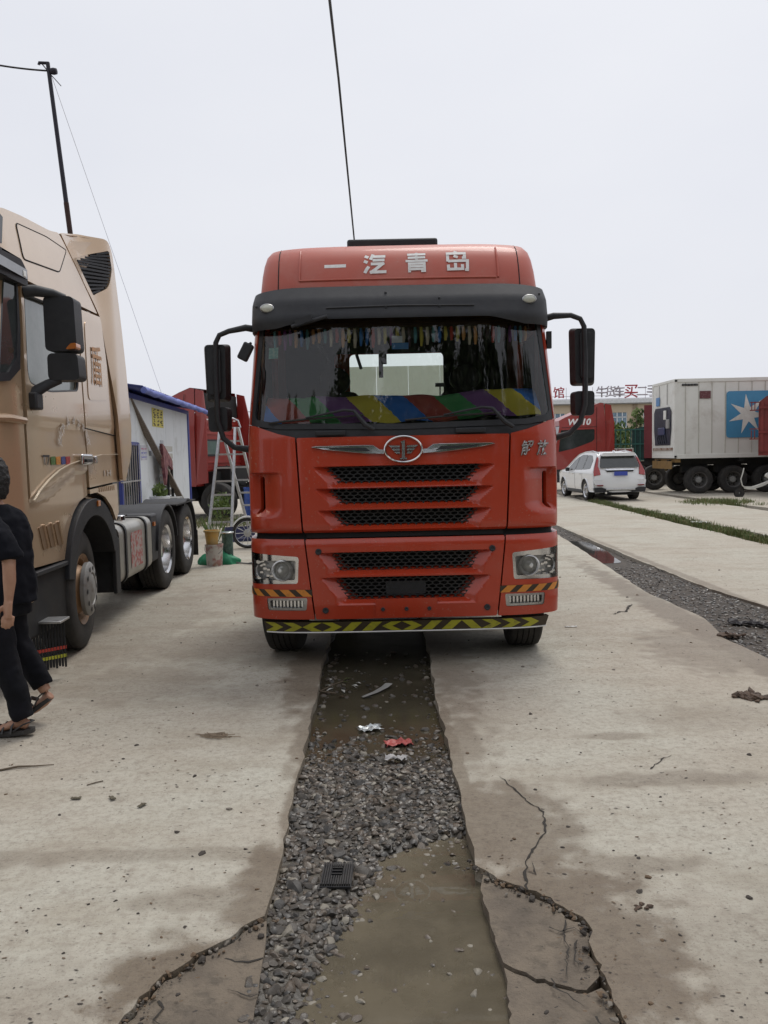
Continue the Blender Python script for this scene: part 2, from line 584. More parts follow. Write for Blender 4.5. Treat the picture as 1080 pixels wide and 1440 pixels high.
crackL = [(372, 1288), (352, 1297), (330, 1312), (300, 1330), (277, 1342), (255, 1356), (232, 1372), (215, 1386), (196, 1404), (186, 1420), (165, 1440), (120, 1500)]
crackR = [(668, 1216), (684, 1222), (702, 1236), (722, 1243), (742, 1250), (765, 1258), (782, 1268), (800, 1281), (818, 1290), (832, 1306), (830, 1330), (842, 1350), (850, 1372), (862, 1392), (866, 1410), (882, 1440), (905, 1500)]
cl, cr = gpts(crackL), gpts(crackR)
eL = [(-.60, 60), (-.58, 20), (-.55, 9), (-.545, 6.6), (-.515, 5.6), (-.50, 4.66), (-.49, 3.78), (-.475, 3.2), cl[0]]
eR = [(.40, 60), (.39, 20), (.375, 9), (.365, 6.55), (.345, 5.6), (.352, 4.5), (.35, 3.74), (.362, 3.3), cr[0]]
A = jagvar(eL, 3) + jag(cl, .008, .03, 5)[1:] + [(-1.7, -8), (-45, -8), (-45, 60)]
slab(A)
A2 = [(p[0] + .009, p[1] - .010) for p in jag(cl, .008, .03, 5)]
e2 = [(-.44, -8), (-.435, 1.4), (-.445, 2.27), (-.455, 2.6), (A2[0][0] - .002, A2[0][1] - .01)]
p = jagvar(e2, 31)
clb = gpts([(372, 1330), (330, 1345), (295, 1338), (268, 1352)])
e2[0] = (-.44, .9)
p = jagvar(e2, 31)
slab(A2 + [(-1.3, .9)] + p[:-1], -.024, tilt=(-.02, .03), at=(-.7, 2.3), mt=CONCB)
# right-hand slab with its broken corner
rB = [(3.9, 60), (3.85, 30), (3.62, 16.5), (3.3, 11.5), (3.15, 9.4), (3.22, 7.8), (3.05, 7.0), (3.1, 6.25), (3.15, 4), (3.2, -8)]
slab(jagvar(eR, 41) + jag(cr, .007, .025, 45)[1:] + [(1.4, -8)] + list(reversed(jagvar(rB, 47))))
cb = [(p[0] - .010, p[1] - .014) for p in jag(cr, .009, .025, 46)]
split = gpts([(708, 1344), (722, 1352), (737, 1357), (752, 1366), (775, 1372), (800, 1378), (825, 1384)])
split = jag(split, .008, .025, 48)
k = min(range(len(cb)), key=lambda i: (cb[i][0] - split[-1][0]) ** 2 + (cb[i][1] - split[-1][1]) ** 2)
edge_hi = gpts([(676, 1240), (690, 1290), (700, 1325), (706, 1342)])
slab([cb[i] for i in range(2, k)] + [(q[0] - .0, q[1] + .006) for q in reversed(split)] + list(reversed(jag(edge_hi, .006, .03, 49)[:-1])), -.018, tilt=(.03, .02), at=(.55, 2.8), mt=CONCB)
edge_lo = gpts([(712, 1356), (716, 1400), (720, 1440), (730, 1500)]) + [(.36, .9)]
slab([(q[0], q[1] - .008) for q in split] + cb[k:] + [(1.3, .9)] + list(reversed(jag(edge_lo, .006, .03, 50)[1:])), -.028, tilt=(.04, -.0), at=(.6, 2.4), mt=CONCB)
# slabs beyond the second drainage strip
rC = [(4.15, -8), (4.12, 8.3), (3.97, 9.5), (3.95, 12.3), (4.02, 17.6), (4.1, 60)]
slab(jagvar(rC, 61) + jag([(7.0, 60), (6.95, 26), (6.8, 19), (6.75, 14), (6.8, -8)], .05, .4, 63))
slab(jag([(7.55, -8), (7.5, 14), (7.4, 20), (7.35, 27), (7.4, 60)], .05, .4, 64) + jag([(10.4, 60), (10.35, 25), (10.3, -8)], .05, .4, 65))
slab(jag([(10.85, -8), (10.8, 25), (10.8, 60)], .05, .4, 66) + [(80, 60), (80, -8)])
slab([(-45, 60.1), (-45, 140), (80, 140), (80, 60.1)])

# fine cracks that run on across the slabs, and loose crumbs along the broken edges
CRK = mat('crack dirt', (.035, .03, .025), .95, bump=.3)
def crack(pts, w, seed, zc=.003):
    p = jag(gpts(pts), .007, .022, seed)
    r = random.Random(seed)
    m = MB()
    vs = []
    for i, q in enumerate(p):
        a, b = p[max(0, i - 1)], p[min(len(p) - 1, i + 1)]
        n = Vector((-(b[1] - a[1]), b[0] - a[0])).normalized()
        ww = w * r.uniform(.25, 1.2) * min(1, (len(p) - 1 - i) / 4 + .1)
        vs += [(q[0] + n.x * ww, q[1] + n.y * ww, zc), (q[0] - n.x * ww, q[1] - n.y * ww, zc)]
    m.add(vs, [(2 * i, 2 * i + 1, 2 * i + 3, 2 * i + 2) for i in range(len(p) - 1)])
    return m.build('crack', CRK, pave, smooth=0)
crack([(742, 1252), (740, 1228), (742, 1205), (755, 1188), (768, 1168), (764, 1142), (740, 1126), (718, 1105), (702, 1092)], .006, 71)
crack([(742, 1226), (752, 1230), (748, 1212)], .004, 72)
for i, c_ in enumerate(([(795, 1290), (793, 1311), (800, 1330), (796, 1352), (798, 1374)], [(772, 1300), (790, 1306), (806, 1300), (832, 1312)], [(775, 1372), (780, 1385), (790, 1390), (808, 1400), (822, 1412)], [(812, 1318), (808, 1340), (815, 1360)], [(842, 1395), (850, 1412), (862, 1420)], [(838, 1425), (850, 1440), (870, 1446)])):
    crack(c_, .0045, 180 + i, -.009)
for i, c_ in enumerate(([(370, 1340), (350, 1346), (330, 1346), (300, 1336), (278, 1348)], [(372, 1390), (350, 1396), (335, 1386), (318, 1384)], [(222, 1400), (228, 1412), (218, 1425), (232, 1440)], [(196, 1425), (208, 1420), (222, 1424)])):
    crack(c_, .0045, 280 + i, -.017)
crack([(864, 864), (872, 860), (880, 861), (884, 853), (889, 850)], .016, 74)
crack([(915, 1082), (930, 1068), (945, 1062)], .005, 76)

# ------------------------------------------------------------------ drainage strip in front of the lorry
def pud_left(Y):
    return float(np.interp(Y, [1.0, 2.2, 2.4, 2.6, 2.9, 3.1, 3.35, 3.5, 3.6], [-.2, -.30, -.37, -.31, -.2, -.15, -.08, .15, .5]))
def in_puddle(X, Y):
    return sstep(-.10, .20, X - pud_left(Y)) if Y < 3.6 else 0.0
from mathutils import noise as mnoise
def bed_z(X, Y):
    n = mnoise.noise(Vector((X * 5, Y * 5, 0)))
    z = -.040 + .010 * n
    z -= .058 * in_puddle(X, Y)
    silt = sstep(4.15, 4.6, Y + .12 * n)
    z = z * (1 - silt) + (-.074 + .008 * n + .02 * sstep(.3, .0, min(X + .55, .42 - X) * 3)) * silt
    return z
nx, ys = 36, list(np.arange(1.0, 7.5, .03)) + list(np.arange(7.5, 30, .4))
vs = [(-.64 + 1.1 * i / nx, y, bed_z(-.64 + 1.1 * i / nx, y)) for y in ys for i in range(nx + 1)]
fs = [(j * (nx + 1) + i, j * (nx + 1) + i + 1, (j + 1) * (nx + 1) + i + 1, (j + 1) * (nx + 1) + i) for j in range(len(ys) - 1) for i in range(nx)]
bed = MB().add(vs, fs).build('gravel_strip', MUD, smooth=180)
tag(bed, kind='structure', label='sunken strip of wet gravel and mud leading under the red truck')

STN = [mat('wet grey stone', (.066, .056, .046), .3, col2=(.115, .10, .082), scale=14, bump=.3, bscale=60),
       mat('wet brown stone', (.09, .07, .052), .34, col2=(.13, .105, .08), scale=14, bump=.3, bscale=60),
       mat('dark slate stone', (.045, .042, .038), .4, col2=(.075, .068, .06), scale=14, bump=.3, bscale=60),
       mat('pale stone', (.25, .225, .18), .5, col2=(.17, .15, .12), scale=14, bump=.3, bscale=60)]
def stone_mesh(seed, sub=2):
    bm = bmesh.new()
    bmesh.ops.create_icosphere(bm, subdivisions=sub, radius=1)
    r = random.Random(seed)
    cuts = [(Vector((r.gauss(0, 1), r.gauss(0, 1), r.gauss(0, 1))).normalized(), r.uniform(.5, .85)) for _ in range(9)]
    off = Vector((seed * 3.1, 0, 0))
    for v in bm.verts:
        for n, d in cuts:
            t = v.co.dot(n)
            if t > d: v.co -= n * (t - d)
        v.co *= 1 + .16 * mnoise.noise(v.co * 1.6 + off)
        v.co *= 1.22
        v.co.z *= .62
        v.co.x *= 1.2
    me = bpy.data.meshes.new('stone')
    bm.to_mesh(me)
    bm.free()
    me.materials.append(STN[(0, 1, 2, 0, 1, 0, 2, 3)[seed % 8]])
    me.shade_smooth()
    me.set_sharp_from_angle(angle=R_(24))
    return me
stones = [stone_mesh(i) for i in range(8)]
cand = []
r = random.Random(5)
cell = .0225
for iy in range(int(1.9 / cell), int(7 / cell)):
    for ix in range(int(-.6 / cell), int(.46 / cell) + 1):
        X = ix * cell + r.uniform(-.012, .012)
        Y = iy * cell + r.uniform(-.012, .012)
        lim = (-.47, .36)
        if X < lim[0] - .02 or X > lim[1] + .02: continue
        pd = in_puddle(X, Y)
        n = mnoise.noise(Vector((X * 4, Y * 4, 3.3)))
        if pd > .25:
            if r.random() > .75 * sstep(.20, -.03, X - pud_left(Y)) + (.22 if X - pud_left(Y) < .25 else .07) * (1 + 2.2 * n) + .3 * sstep(3.1, 3.45, Y): continue
        elif Y > 4.40 + .5 * n + .2 * r.random():
            edge = min(X + .5, .36 - X)
            if r.random() > (.14 if edge < .08 else .025) + .65 * sstep(5.0, 4.3, Y): continue
        elif r.random() > .90 + .1 * n: continue
        rad = r.choice((.007, .008, .010, .011, .013, .014, .016, .020)) * r.uniform(.85, 1.25)
        if r.random() < .05: rad *= 1.35
        z = bed_z(X, Y) + rad * r.uniform(-.05, .22)
        if pd > .7: z = -.066 - rad * (r.uniform(.55, .95) if r.random() < .75 else r.uniform(.05, .45))
        if Y > 4.45: z = -.0585 - rad * r.uniform(-.15, .45)
        cand.append((rad / math.hypot(X, Y), X, Y, z, rad, r.choice((0, 1, 2, 3, 4, 5, 6, 7 if r.random() < .6 else 3)) if pd < .5 else r.choice((0, 1, 3, 7, 7, 4)), (r.uniform(-.5, .5), r.uniform(-.5, .5), r.uniform(0, 6.28)), r.uniform(.75, 1.25)))
cand.sort(key=lambda c: -c[0])
rest = MB()
srcs = [([v.co.copy() for v in s.vertices], [tuple(p.vertices) for p in s.polygons]) for s in [stone_mesh(i, 2) for i in range(8)]]
def put(mb, X, Y, z, rad, k, eu, q, src=srcs):
    T = Matrix.Translation((X, Y, z)) @ Euler(eu).to_matrix().to_4x4() @ Matrix.Diagonal((rad, rad * q, rad, 1))
    vv, ff = src[k]
    mb.add([T @ v for v in vv], ff, (0, 1, 2, 0, 1, 0, 2, 3)[k % 8])
for i, (_, X, Y, z, rad, k, eu, q) in enumerate(cand):
    if i < 300:
        o = bpy.data.objects.new('stone', stones[k])
        COL.objects.link(o)
        o.parent = bed
        o.location = (X, Y, z)
        o.rotation_euler = eu
        o.scale = (rad, rad * q, rad)
    else:
        put(rest, X, Y, z, rad, k, eu, q)
tag(rest.build('gravel', STN, bed, smooth=38, fix=False), kind='stuff')

def water_mat(name, col, alpha, rough=.03):
    m, nt, b = new_mat(name)
    co = _coord(nt, 'Object')
    n = _noise(nt, co, 3.5, 6, .6)
    nt.links.new(_mixc(nt, _ramp(nt, n, .35, .65), col, tuple(c * .72 for c in col)), b.inputs['Base Color'])
    b.inputs['Roughness'].default_value = rough
    b.inputs['IOR'].default_value = 1.42
    b.inputs['Alpha'].default_value = alpha
    bp = nt.nodes.new('ShaderNodeBump')
    bp.inputs['Strength'].default_value = .02
    bp.inputs['Distance'].default_value = .01
    nt.links.new(_noise(nt, co, 7, 3, .5), bp.inputs['Height'])
    nt.links.new(bp.outputs[0], b.inputs['Normal'])
    return m
WATER = water_mat('murky puddle water', (.175, .148, .103), .76, .015)
w = MB().add([(-.66, .5, -.066), (.5, .5, -.066), (.5, 3.75, -.066), (-.66, 3.75, -.066)], [(0, 1, 2, 3)]).build('puddle', WATER, smooth=0)
tag(w, kind='structure', label='brown puddle in the gravel strip at the front')
w = MB().add([(-.66, 3.76, -.0585), (.5, 3.76, -.0585), (.5, 26, -.0585), (-.66, 26, -.0585)], [(0, 1, 2, 3)]).build('wet_silt', water_mat('silty film of water', (.085, .073, .048), .9, .16), smooth=0)
tag(w, kind='structure', label='dark silty water in the strip just before the red truck')

# ------------------------------------------------------------------ second strip, right
GRAV = mat('far wet gravel', (.085, .07, .057), .75, col2=(.05, .042, .035), scale=9, spec=.25, contrast=(.35, .65), bump=.9, bscale=40)
def bed2(X, Y):
    return -.026 + .012 * mnoise.noise(Vector((X * 3, Y * 2, 9))) - .03 * sstep(11.5, 12.5, Y) * sstep(17, 16, Y)
ys = list(np.arange(3, 22, .15)) + list(np.arange(22, 60, 2))
nx = 16
vs = [(2.85 + 1.45 * i / nx, y, bed2(2.85 + 1.45 * i / nx, y)) for y in ys for i in range(nx + 1)]
fs = [(j * (nx + 1) + i, j * (nx + 1) + i + 1, (j + 1) * (nx + 1) + i + 1, (j + 1) * (nx + 1) + i) for j in range(len(ys) - 1) for i in range(nx)]
bed_r = tag(MB().add(vs, fs).build('gravel_strip', GRAV, smooth=180), kind='structure', label='second gravel strip running back on the right of the red truck')
low = [([v.co.copy() for v in s.vertices], [tuple(p.vertices) for p in s.polygons]) for s in [stone_mesh(i, 1) for i in range(8)]]
g2 = MB()
for _ in range(4600):
    Y = 5.5 + 13 * r.random() ** 1.5
    X = r.uniform(3.02, 4.05)
    if ((X - 3.5) / .45) ** 2 + ((Y - 13.7) / 2.2) ** 2 < 1: continue
    rad = r.uniform(.008, .021)
    put(g2, X, Y, bed2(X, Y) + rad * .1, rad, r.randrange(7), (r.uniform(-.4, .4), r.uniform(-.4, .4), r.uniform(0, 6)), r.uniform(.8, 1.2), low)
tag(g2.build('gravel', STN, bed_r, smooth=0, fix=False), kind='stuff')
w = MB()
pl = [(3.5 + .40 * math.cos(a) * (1 + .25 * math.sin(3 * a)), 13.7 + 1.9 * math.sin(a) * (1 + .15 * math.cos(2 * a))) for a in np.linspace(0, 6.283, 40)[:-1]]
w.add([(x, y, -.036) for x, y in pl], [tuple(range(len(pl)))])
tag(w.build('puddle', water_mat('clear rain puddle', (.06, .055, .05), .9), smooth=0), kind='structure', label='rain puddle lying in the far gravel strip on the right')

# ------------------------------------------------------------------ grass in the slab joints
GRASS = [mat('grass blades', (.085, .125, .03), .7, col2=(.13, .16, .045), scale=3), mat('dry grass', (.21, .185, .08), .8, col2=(.15, .13, .06), scale=3)]
def blades(mb, X, Y, n, spread, h, seed):
    q = random.Random(seed)
    for _ in range(n):
        x, y = X + q.gauss(0, spread), Y + q.gauss(0, spread)
        a = q.uniform(0, 6.28)
        hh = h * q.uniform(.4, 1.2)
        w = .005 + .004 * q.random()
        dx, dy = math.cos(a), math.sin(a)
        ln = q.uniform(.2, .8) * hh
        z0 = -.06
        mb.add([(x - dy * w, y + dx * w, z0), (x + dy * w, y - dx * w, z0), (x + dx * ln * .4 + dy * w * .7, y + dy * ln * .4 - dx * w * .7, hh * .6), (x + dx * ln * .4 - dy * w * .7, y + dy * ln * .4 + dx * w * .7, hh * .6), (x + dx * ln, y + dy * ln, hh)],
               [(0, 1, 2, 3), (3, 2, 4)], 1 if q.random() < .28 else 0)
gr = MB()
q = random.Random(2)
for i in range(560):
    Y = q.uniform(11, 27)
    d = mnoise.noise(Vector((Y * .9, 2, 0))) + .35
    if q.random() < .5 + d:
        blades(gr, 7.12 + .012 * (Y - 19) + q.gauss(0, .14), Y, 16, .07, .05 + .05 * q.random(), i)
tag(gr.build('grass', GRASS, smooth=0, fix=False), 'strip of short grass in the slab joint right of the white car', 'grass', kind='stuff')
gr = MB()
for i in range(150):
    blades(gr, 10.55 + q.gauss(0, .45), 24.6 + q.gauss(0, .55), 16, .09, .06 + .09 * q.random(), 900 + i)
for i in range(80):
    blades(gr, 12.6 + q.gauss(0, .9), 23.4 + q.gauss(0, .3), 14, .1, .05 + .05 * q.random(), 1900 + i)
tag(gr.build('weeds', GRASS, smooth=0, fix=False), 'patch of low weeds before the container trailer wheels', 'weeds', kind='stuff')
gr = MB()
for i in range(140):
    blades(gr, q.uniform(-5.2, -2.6), q.uniform(19.5, 22.0), 14, .12, .08 + .14 * q.random(), 3900 + i)
tag(gr.build('weeds', GRASS, smooth=0, fix=False), 'green weeds behind the ladder by the far truck wheel', 'weeds', kind='stuff')

# crumbs, dead leaves and chips of dirt lying about
DEB = [mat('dark crumbs', (.06, .05, .042), .9), mat('brown leaf bits', (.13, .085, .05), .85), mat('pale grit', (.2, .175, .145), .9)]
db = MB()
for _ in range(520):
    Y = 2.0 + 9 * q.random() ** 1.7
    X = q.uniform(-.55, .62) * Y * 1.05
    if -.52 < X < .38 or 3.05 < X < 4.1 or X < -2.9: continue
    s = q.choice((.003, .004, .005, .006, .010)) * q.uniform(.6, 1.3) * (1 + .05 * Y)
    put(db, X, Y, .001, s, q.randrange(8), (q.uniform(-.3, .3), q.uniform(-.3, .3), q.uniform(0, 6)), q.uniform(.5, 1.6), low)
for line in (crackL, crackR):
    for a in gpts(line):
        for _ in range(20):
            s = q.choice((.003, .004, .005, .007, .010)) * q.uniform(.6, 1.3)
            put(db, a[0] + q.gauss(0, .028), a[1] + q.gauss(0, .024), -.012 + s * .3, s, q.randrange(8), (q.uniform(-.5, .5), q.uniform(-.5, .5), q.uniform(0, 6)), q.uniform(.6, 1.4), low)
db.m = [q.choice((0, 0, 1, 1, 2)) if 1 else 0 for _ in range(len(db.m))]
sp = MB()
for _ in range(3800):
    Y = 1.9 + 11 * q.random() ** 1.6
    X = q.uniform(-.55, .6) * Y * 1.05
    if -.53 < X < .39 or 3.0 < X < 4.1 or X < -2.8: continue
    if mnoise.noise(Vector((X * 1.1, Y * 1.6, 4))) + q.uniform(-.35, .35) < -.02: continue
    a_, b_ = q.uniform(.002, .011) * (1 + .05 * Y), q.uniform(.0012, .004) * (1 + .08 * Y)
    t_ = q.gauss(0, .35)
    n_ = 5
    sp.add([(X + a_ * math.cos(k_ * 1.257) * math.cos(t_) * q.uniform(.6, 1.2) - b_ * math.sin(k_ * 1.257) * math.sin(t_), Y + a_ * math.cos(k_ * 1.257) * math.sin(t_) + b_ * math.sin(k_ * 1.257) * math.cos(t_) * q.uniform(.6, 1.2), .0025) for k_ in range(n_)], [tuple(range(n_))], q.choice((0, 0, 1)))
tag(sp.build('dirt_flecks', DEB, pave, smooth=0, fix=False), kind='stuff')
# one colour per crumb
nf = len(low[0][1])
for i in range(0, len(db.m), nf):
    db.m[i:i + nf] = [q.choice((0, 0, 0, 1, 1, 2))] * len(db.m[i:i + nf])
tag(db.build('grit', DEB, smooth=0, fix=False), 'crumbs of dirt and leaf scattered over the concrete', 'debris', kind='stuff')
# ================================================================== WHEELS (shared builder)
HUBGREY = mat('grey wheel hub', (.30, .30, .29), .5, metal=.2, dirt=(.16, .11, .08), dscale=6, damt=.5)
RIMGOLD = mat('rust-dusted tan rim', (.40, .24, .13), .5, metal=.2, dirt=(.2, .12, .07), dscale=5, damt=.6)
RIMDARK = mat('dark steel rim', (.11, .105, .10), .6, metal=.2, dirt=(.16, .13, .1), dscale=5, damt=.5)
_wm = {}
def wheel(parent, c, R=.53, wd=.29, rr=.30, out=1, style='front', rim=RIMDARK, hub=HUBGREY, steer=0.0, tread=True):
    key = (R, wd, rr, style, rim.name, hub.name, tread)
    if key not in _wm:
        h = wd / 2
        t = MB()
        pr = [(rr - .02, -h * .75), (rr + .005, -h * .9), (rr + .10, -h * 1.03), (R - .10, -h * 1.03), (R - .03, -h * .96), (R - .004, -h * .86)]
        if tread:
            for k in range(5):
                a = -h * .8 + k * h * .32
                pr += [(R, a), (R, a + h * .26), (R - .016, a + h * .265), (R - .016, a + h * .315)]
            pr = pr[:-2]
        pr += [(R - .004, h * .86), (R - .03, h * .96), (R - .10, h * 1.03), (rr + .10, h * 1.03), (rr + .06, h * 1.035), (rr + .005, h * .9), (rr - .02, h * .75)]
        t.lathe(pr, n=44)
        rm = MB()
        if style == 'front':        # hub bulges outward
            rm.lathe([(rr, -h * .8), (rr - .015, h * .8), (rr + .012, h * .95), (rr + .012, h * .86), (rr - .03, h * .75), (rr - .06, h * .2), (rr * .78, h * .45), (rr * .62, h * .98), (.0, h * .98)], n=36)
            hb = MB()
            hb.lathe([(rr * .62, h * .98), (rr * .60, h * 1.12), (rr * .52, h * 1.16), (rr * .36, h * 1.14), (rr * .33, h * 1.05), (rr * .30, h * 1.22), (rr * .27, h * 1.34), (.0, h * 1.36)], n=30)
            for k in range(10):
                a = 2 * math.pi * k / 10
                hb.lathe([(.019, h * 1.12), (.019, h * 1.16 + .026), (.012, h * 1.16 + .03), (0, h * 1.16 + .03)], c=(0, rr * .45 * math.cos(a), rr * .45 * math.sin(a)), n=6)
        else:                       # deep dish
            rm.lathe([(rr, -h * .8), (rr - .015, h * .82), (rr + .014, h * .96), (rr + .014, h * .88), (rr - .02, h * .8), (rr - .035, h * .0), (rr * .8, -h * .35), (rr * .62, -h * .5), (.0, -h * .5)], n=36)
            hb = MB()
            hb.lathe([(rr * .48, -h * .5), (rr * .45, h * .25), (rr * .36, h * .5), (0, h * .55)], n=24)
            for k in range(10):
                a = 2 * math.pi * k / 10
                hb.lathe([(.016, -h * .5), (.016, -h * .5 + .03), (0, -h * .5 + .032)], c=(0, rr * .56 * math.cos(a), rr * .56 * math.sin(a)), n=6)
        hole = MB()
        for k in range(8):
            a = 2 * math.pi * (k + .5) / 8
            hx = (h * .5 if style == 'front' else -h * .28)
            hole.lathe([(.030, hx), (.0, hx + .004)], c=(0, rr * .73 * math.cos(a), rr * .73 * math.sin(a)), n=10)
        _wm[key] = (t.mesh('tyre', RUBBER, 50), rm.mesh('rim', rim, 35), hb.mesh('hub', hub, 35), hole.mesh('hand_hole', SEAM, 0))
    w = empty('wheel', c, (0, 0, steer + (0 if out > 0 else math.pi)), parent)
    for nm, me in zip(('tyre', 'rim', 'hub', 'hand_hole'), _wm[key]):
        o = bpy.data.objects.new(nm, me)
        COL.objects.link(o)
        o.parent = w
    return w

# ================================================================== MAIN RED TRUCK
TR = thing('red_truck', 'big red cab-over truck facing the camera with white roof lettering and black sun visor', 'truck', (.165, 6.25, 0))
def make_curve(Wd, D, n):
    x = Wd * np.sin(np.linspace(0, math.pi / 2, 6000))
    y = D * (1 - np.maximum(0, 1 - (x / Wd) ** n) ** (1 / n))
    u = np.concatenate([[0], np.cumsum(np.hypot(np.diff(x), np.diff(y)))])
    def f(t):
        s, t = (1 if t >= 0 else -1), abs(t)
        if t > u[-1]: return s * Wd, D + t - u[-1]
        return s * float(np.interp(t, u, x)), float(np.interp(t, u, y))
    def inv(X):
        return float(np.interp(abs(X), x, u)) * (1 if X >= 0 else -1)
    def yofx(X):
        return float(np.interp(abs(X), x, y))
    return f, inv, u[-1], yofx
FC, UX, UEND, YX = make_curve(1.285, .40, 4.2)
PROF = [(.28, .05), (.40, .02), (.52, 0), (1.0, 0), (1.03, .008), (1.058, .035), (1.085, .05), (1.104, .045), (1.125, .018), (1.16, .010), (1.5, .012), (1.87, .035), (1.95, .05), (2.85, .20), (3.2, .26)]
def mf(off=0.0, relief=None):
    def g(u, z):
        x, y = FC(u)
        # outward push along the plan normal
        x2, y2 = FC(u + .002)
        nx_, ny_ = (y2 - y), -(x2 - x)
        l = math.hypot(nx_, ny_) or 1
        o = off - (relief(u, z) if relief else 0)
        x *= 1 - .052 * min(1, max(0, (z - 1.9) / .95))
        return (x + nx_ / l * o, y + lerp_tab(PROF, z) + ny_ / l * o, z)
    return g
# --- slot shapes: (top z, bottom z, half width at top, half width at bottom)
SL_UP = [(1.632, 1.514, .60, .485), (1.448, 1.345, .58, .47), (1.277, 1.170, .565, .465)]
SL_LO = [(.935, .818, .555, .475), (.728, .580, .53, .41)]
def slot_poly(s):
    z1, z0, a, b = s
    return rounded([(-a, z1), (-b, z0), (b, z0), (a, z1)], [.01, .06, .06, .01])
def slot_relief(slots, dep, wend, wlip):
    def rl(u, z):
        t = 0
        for z1, z0, a, b in slots:
            if z > z1 + .004 or z < z0 - wlip: continue
            zz = min(1, max(0, (z - z0) / (z1 - z0)))
            w = b + (a - b) * zz
            dx = max(0, abs(u) - w) / wend
            dz = max(0, z0 - z) / wlip
            t = max(t, 1 - max(dx, dz))
        return dep * max(0, t) ** .8
    return rl
seam_t, seam_b = .855, .818
up_out = rounded([(-seam_t, 1.872), (-seam_b, 1.105), (seam_b, 1.105), (seam_t, 1.872)], .015)
pnl = patch(up_out, [slot_poly(s) for s in SL_UP], mf(0, slot_relief(SL_UP, .075, .135, .042)), .0135, .03).build('front_panel', RED, TR, smooth=28)
seam_c, seam_d = .805, .735
lo_out = rounded([(-seam_c, 1.055), (-seam_d, .40), (seam_d, .40), (seam_c, 1.055)], .015)
bmp = patch(lo_out, [slot_poly(s) for s in SL_LO], mf(0, slot_relief(SL_LO, .085, .15, .055)), .0135, .03).build('bumper', RED, TR, smooth=28)
# --- honeycomb behind every slot
MESHB = mat('black grille mesh', (.014, .015, .017), .4, col2=(.022, .022, .024))
def honey(slot, cw=.062, ch=.036):
    z1, z0, a, b = slot
    m = MB()
    rows = int((z1 - z0 + .02) / (ch * .75)) + 2
    for j in range(rows):
        zc = z0 - .01 + j * ch * .75
        for i in range(-14, 15):
            xc = i * cw + (cw / 2 if j % 2 else 0)
            if abs(xc) > a + .02: continue
            hexo = [(xc + dx * cw / 2, zc + dz * ch / 2) for dx, dz in ((0, 1), (-1, .5), (-1, -.5), (0, -1), (1, -.5), (1, .5))]
            hexi = [(xc + (p - xc) * .78, zc + (q_ - zc) * .74) for p, q_ in hexo]
            vs = []
            for dy, P in ((.05, hexo), (.05, hexi), (.068, hexi)):
                for p, q_ in P:
                    vs.append((p, YX(min(abs(p), 1.2)) + dy + lerp_tab(PROF, min(max(q_, .5), 1.9)), q_))
            fs = []
            for k in range(6):
                k2 = (k + 1) % 6
                fs += [(k, k2, 6 + k2, 6 + k), (6 + k, 6 + k2, 12 + k2, 12 + k)]
            m.add(vs, fs)
    return m
for s in SL_UP: honey(s).build('grille', MESHB, pnl, smooth=0, fix=False)
for s in SL_LO: honey(s).build('grille', MESHB, bmp, smooth=0, fix=False)
bk = MB()
bk.box(-.8, .8, .16, .22, .42, 1.85)
bk.build('radiator', SEAM, TR, smooth=0)
m = MB()
m.box(-.165, .165, .052, .10, .585, .70)
m.build('tow_cover', BLACKP, bmp, bevel=.008)
# shadow gap between panel and bumper
patch([(-UEND, 1.03), (UEND, 1.03), (UEND, 1.13), (-UEND, 1.13)], [], mf(-.045), .05, 0).build('joint', SEAM, TR)
m = patch(rounded([(-.8, 1.062), (-.8, 1.103), (.8, 1.103), (.8, 1.062)], .004), [], mf(-.02), .06, .02)
m.build('joint', SEAM, TR)
# --- licence plate mount and bolts
patch(rounded([(-.25, .565), (-.25, .405), (.25, .405), (.25, .565)], .008), [], mf(.008), .05, .012).build('plate_mount', RED, bmp)
m = MB()
BOLT = []
def bolt(u, z, r=.014, off=.004, parent=TR, mt=BLACKP):
    x, y, _ = mf(off)(u, z)
    MB().lathe([(r * 1.5, 0), (r * 1.5, -.004), (r, -.007), (r * .55, -.003), (0, -.003)], (x, y, z), 'Y', 14).build('bolt', mt, parent)
for u, z in ((-.70, .955), (.70, .955), (-.655, .475), (.655, .475)): bolt(u, z, .017, .003, bmp)
for u in (-.19, .0, .185): bolt(u, .478, .011, .012, bmp)
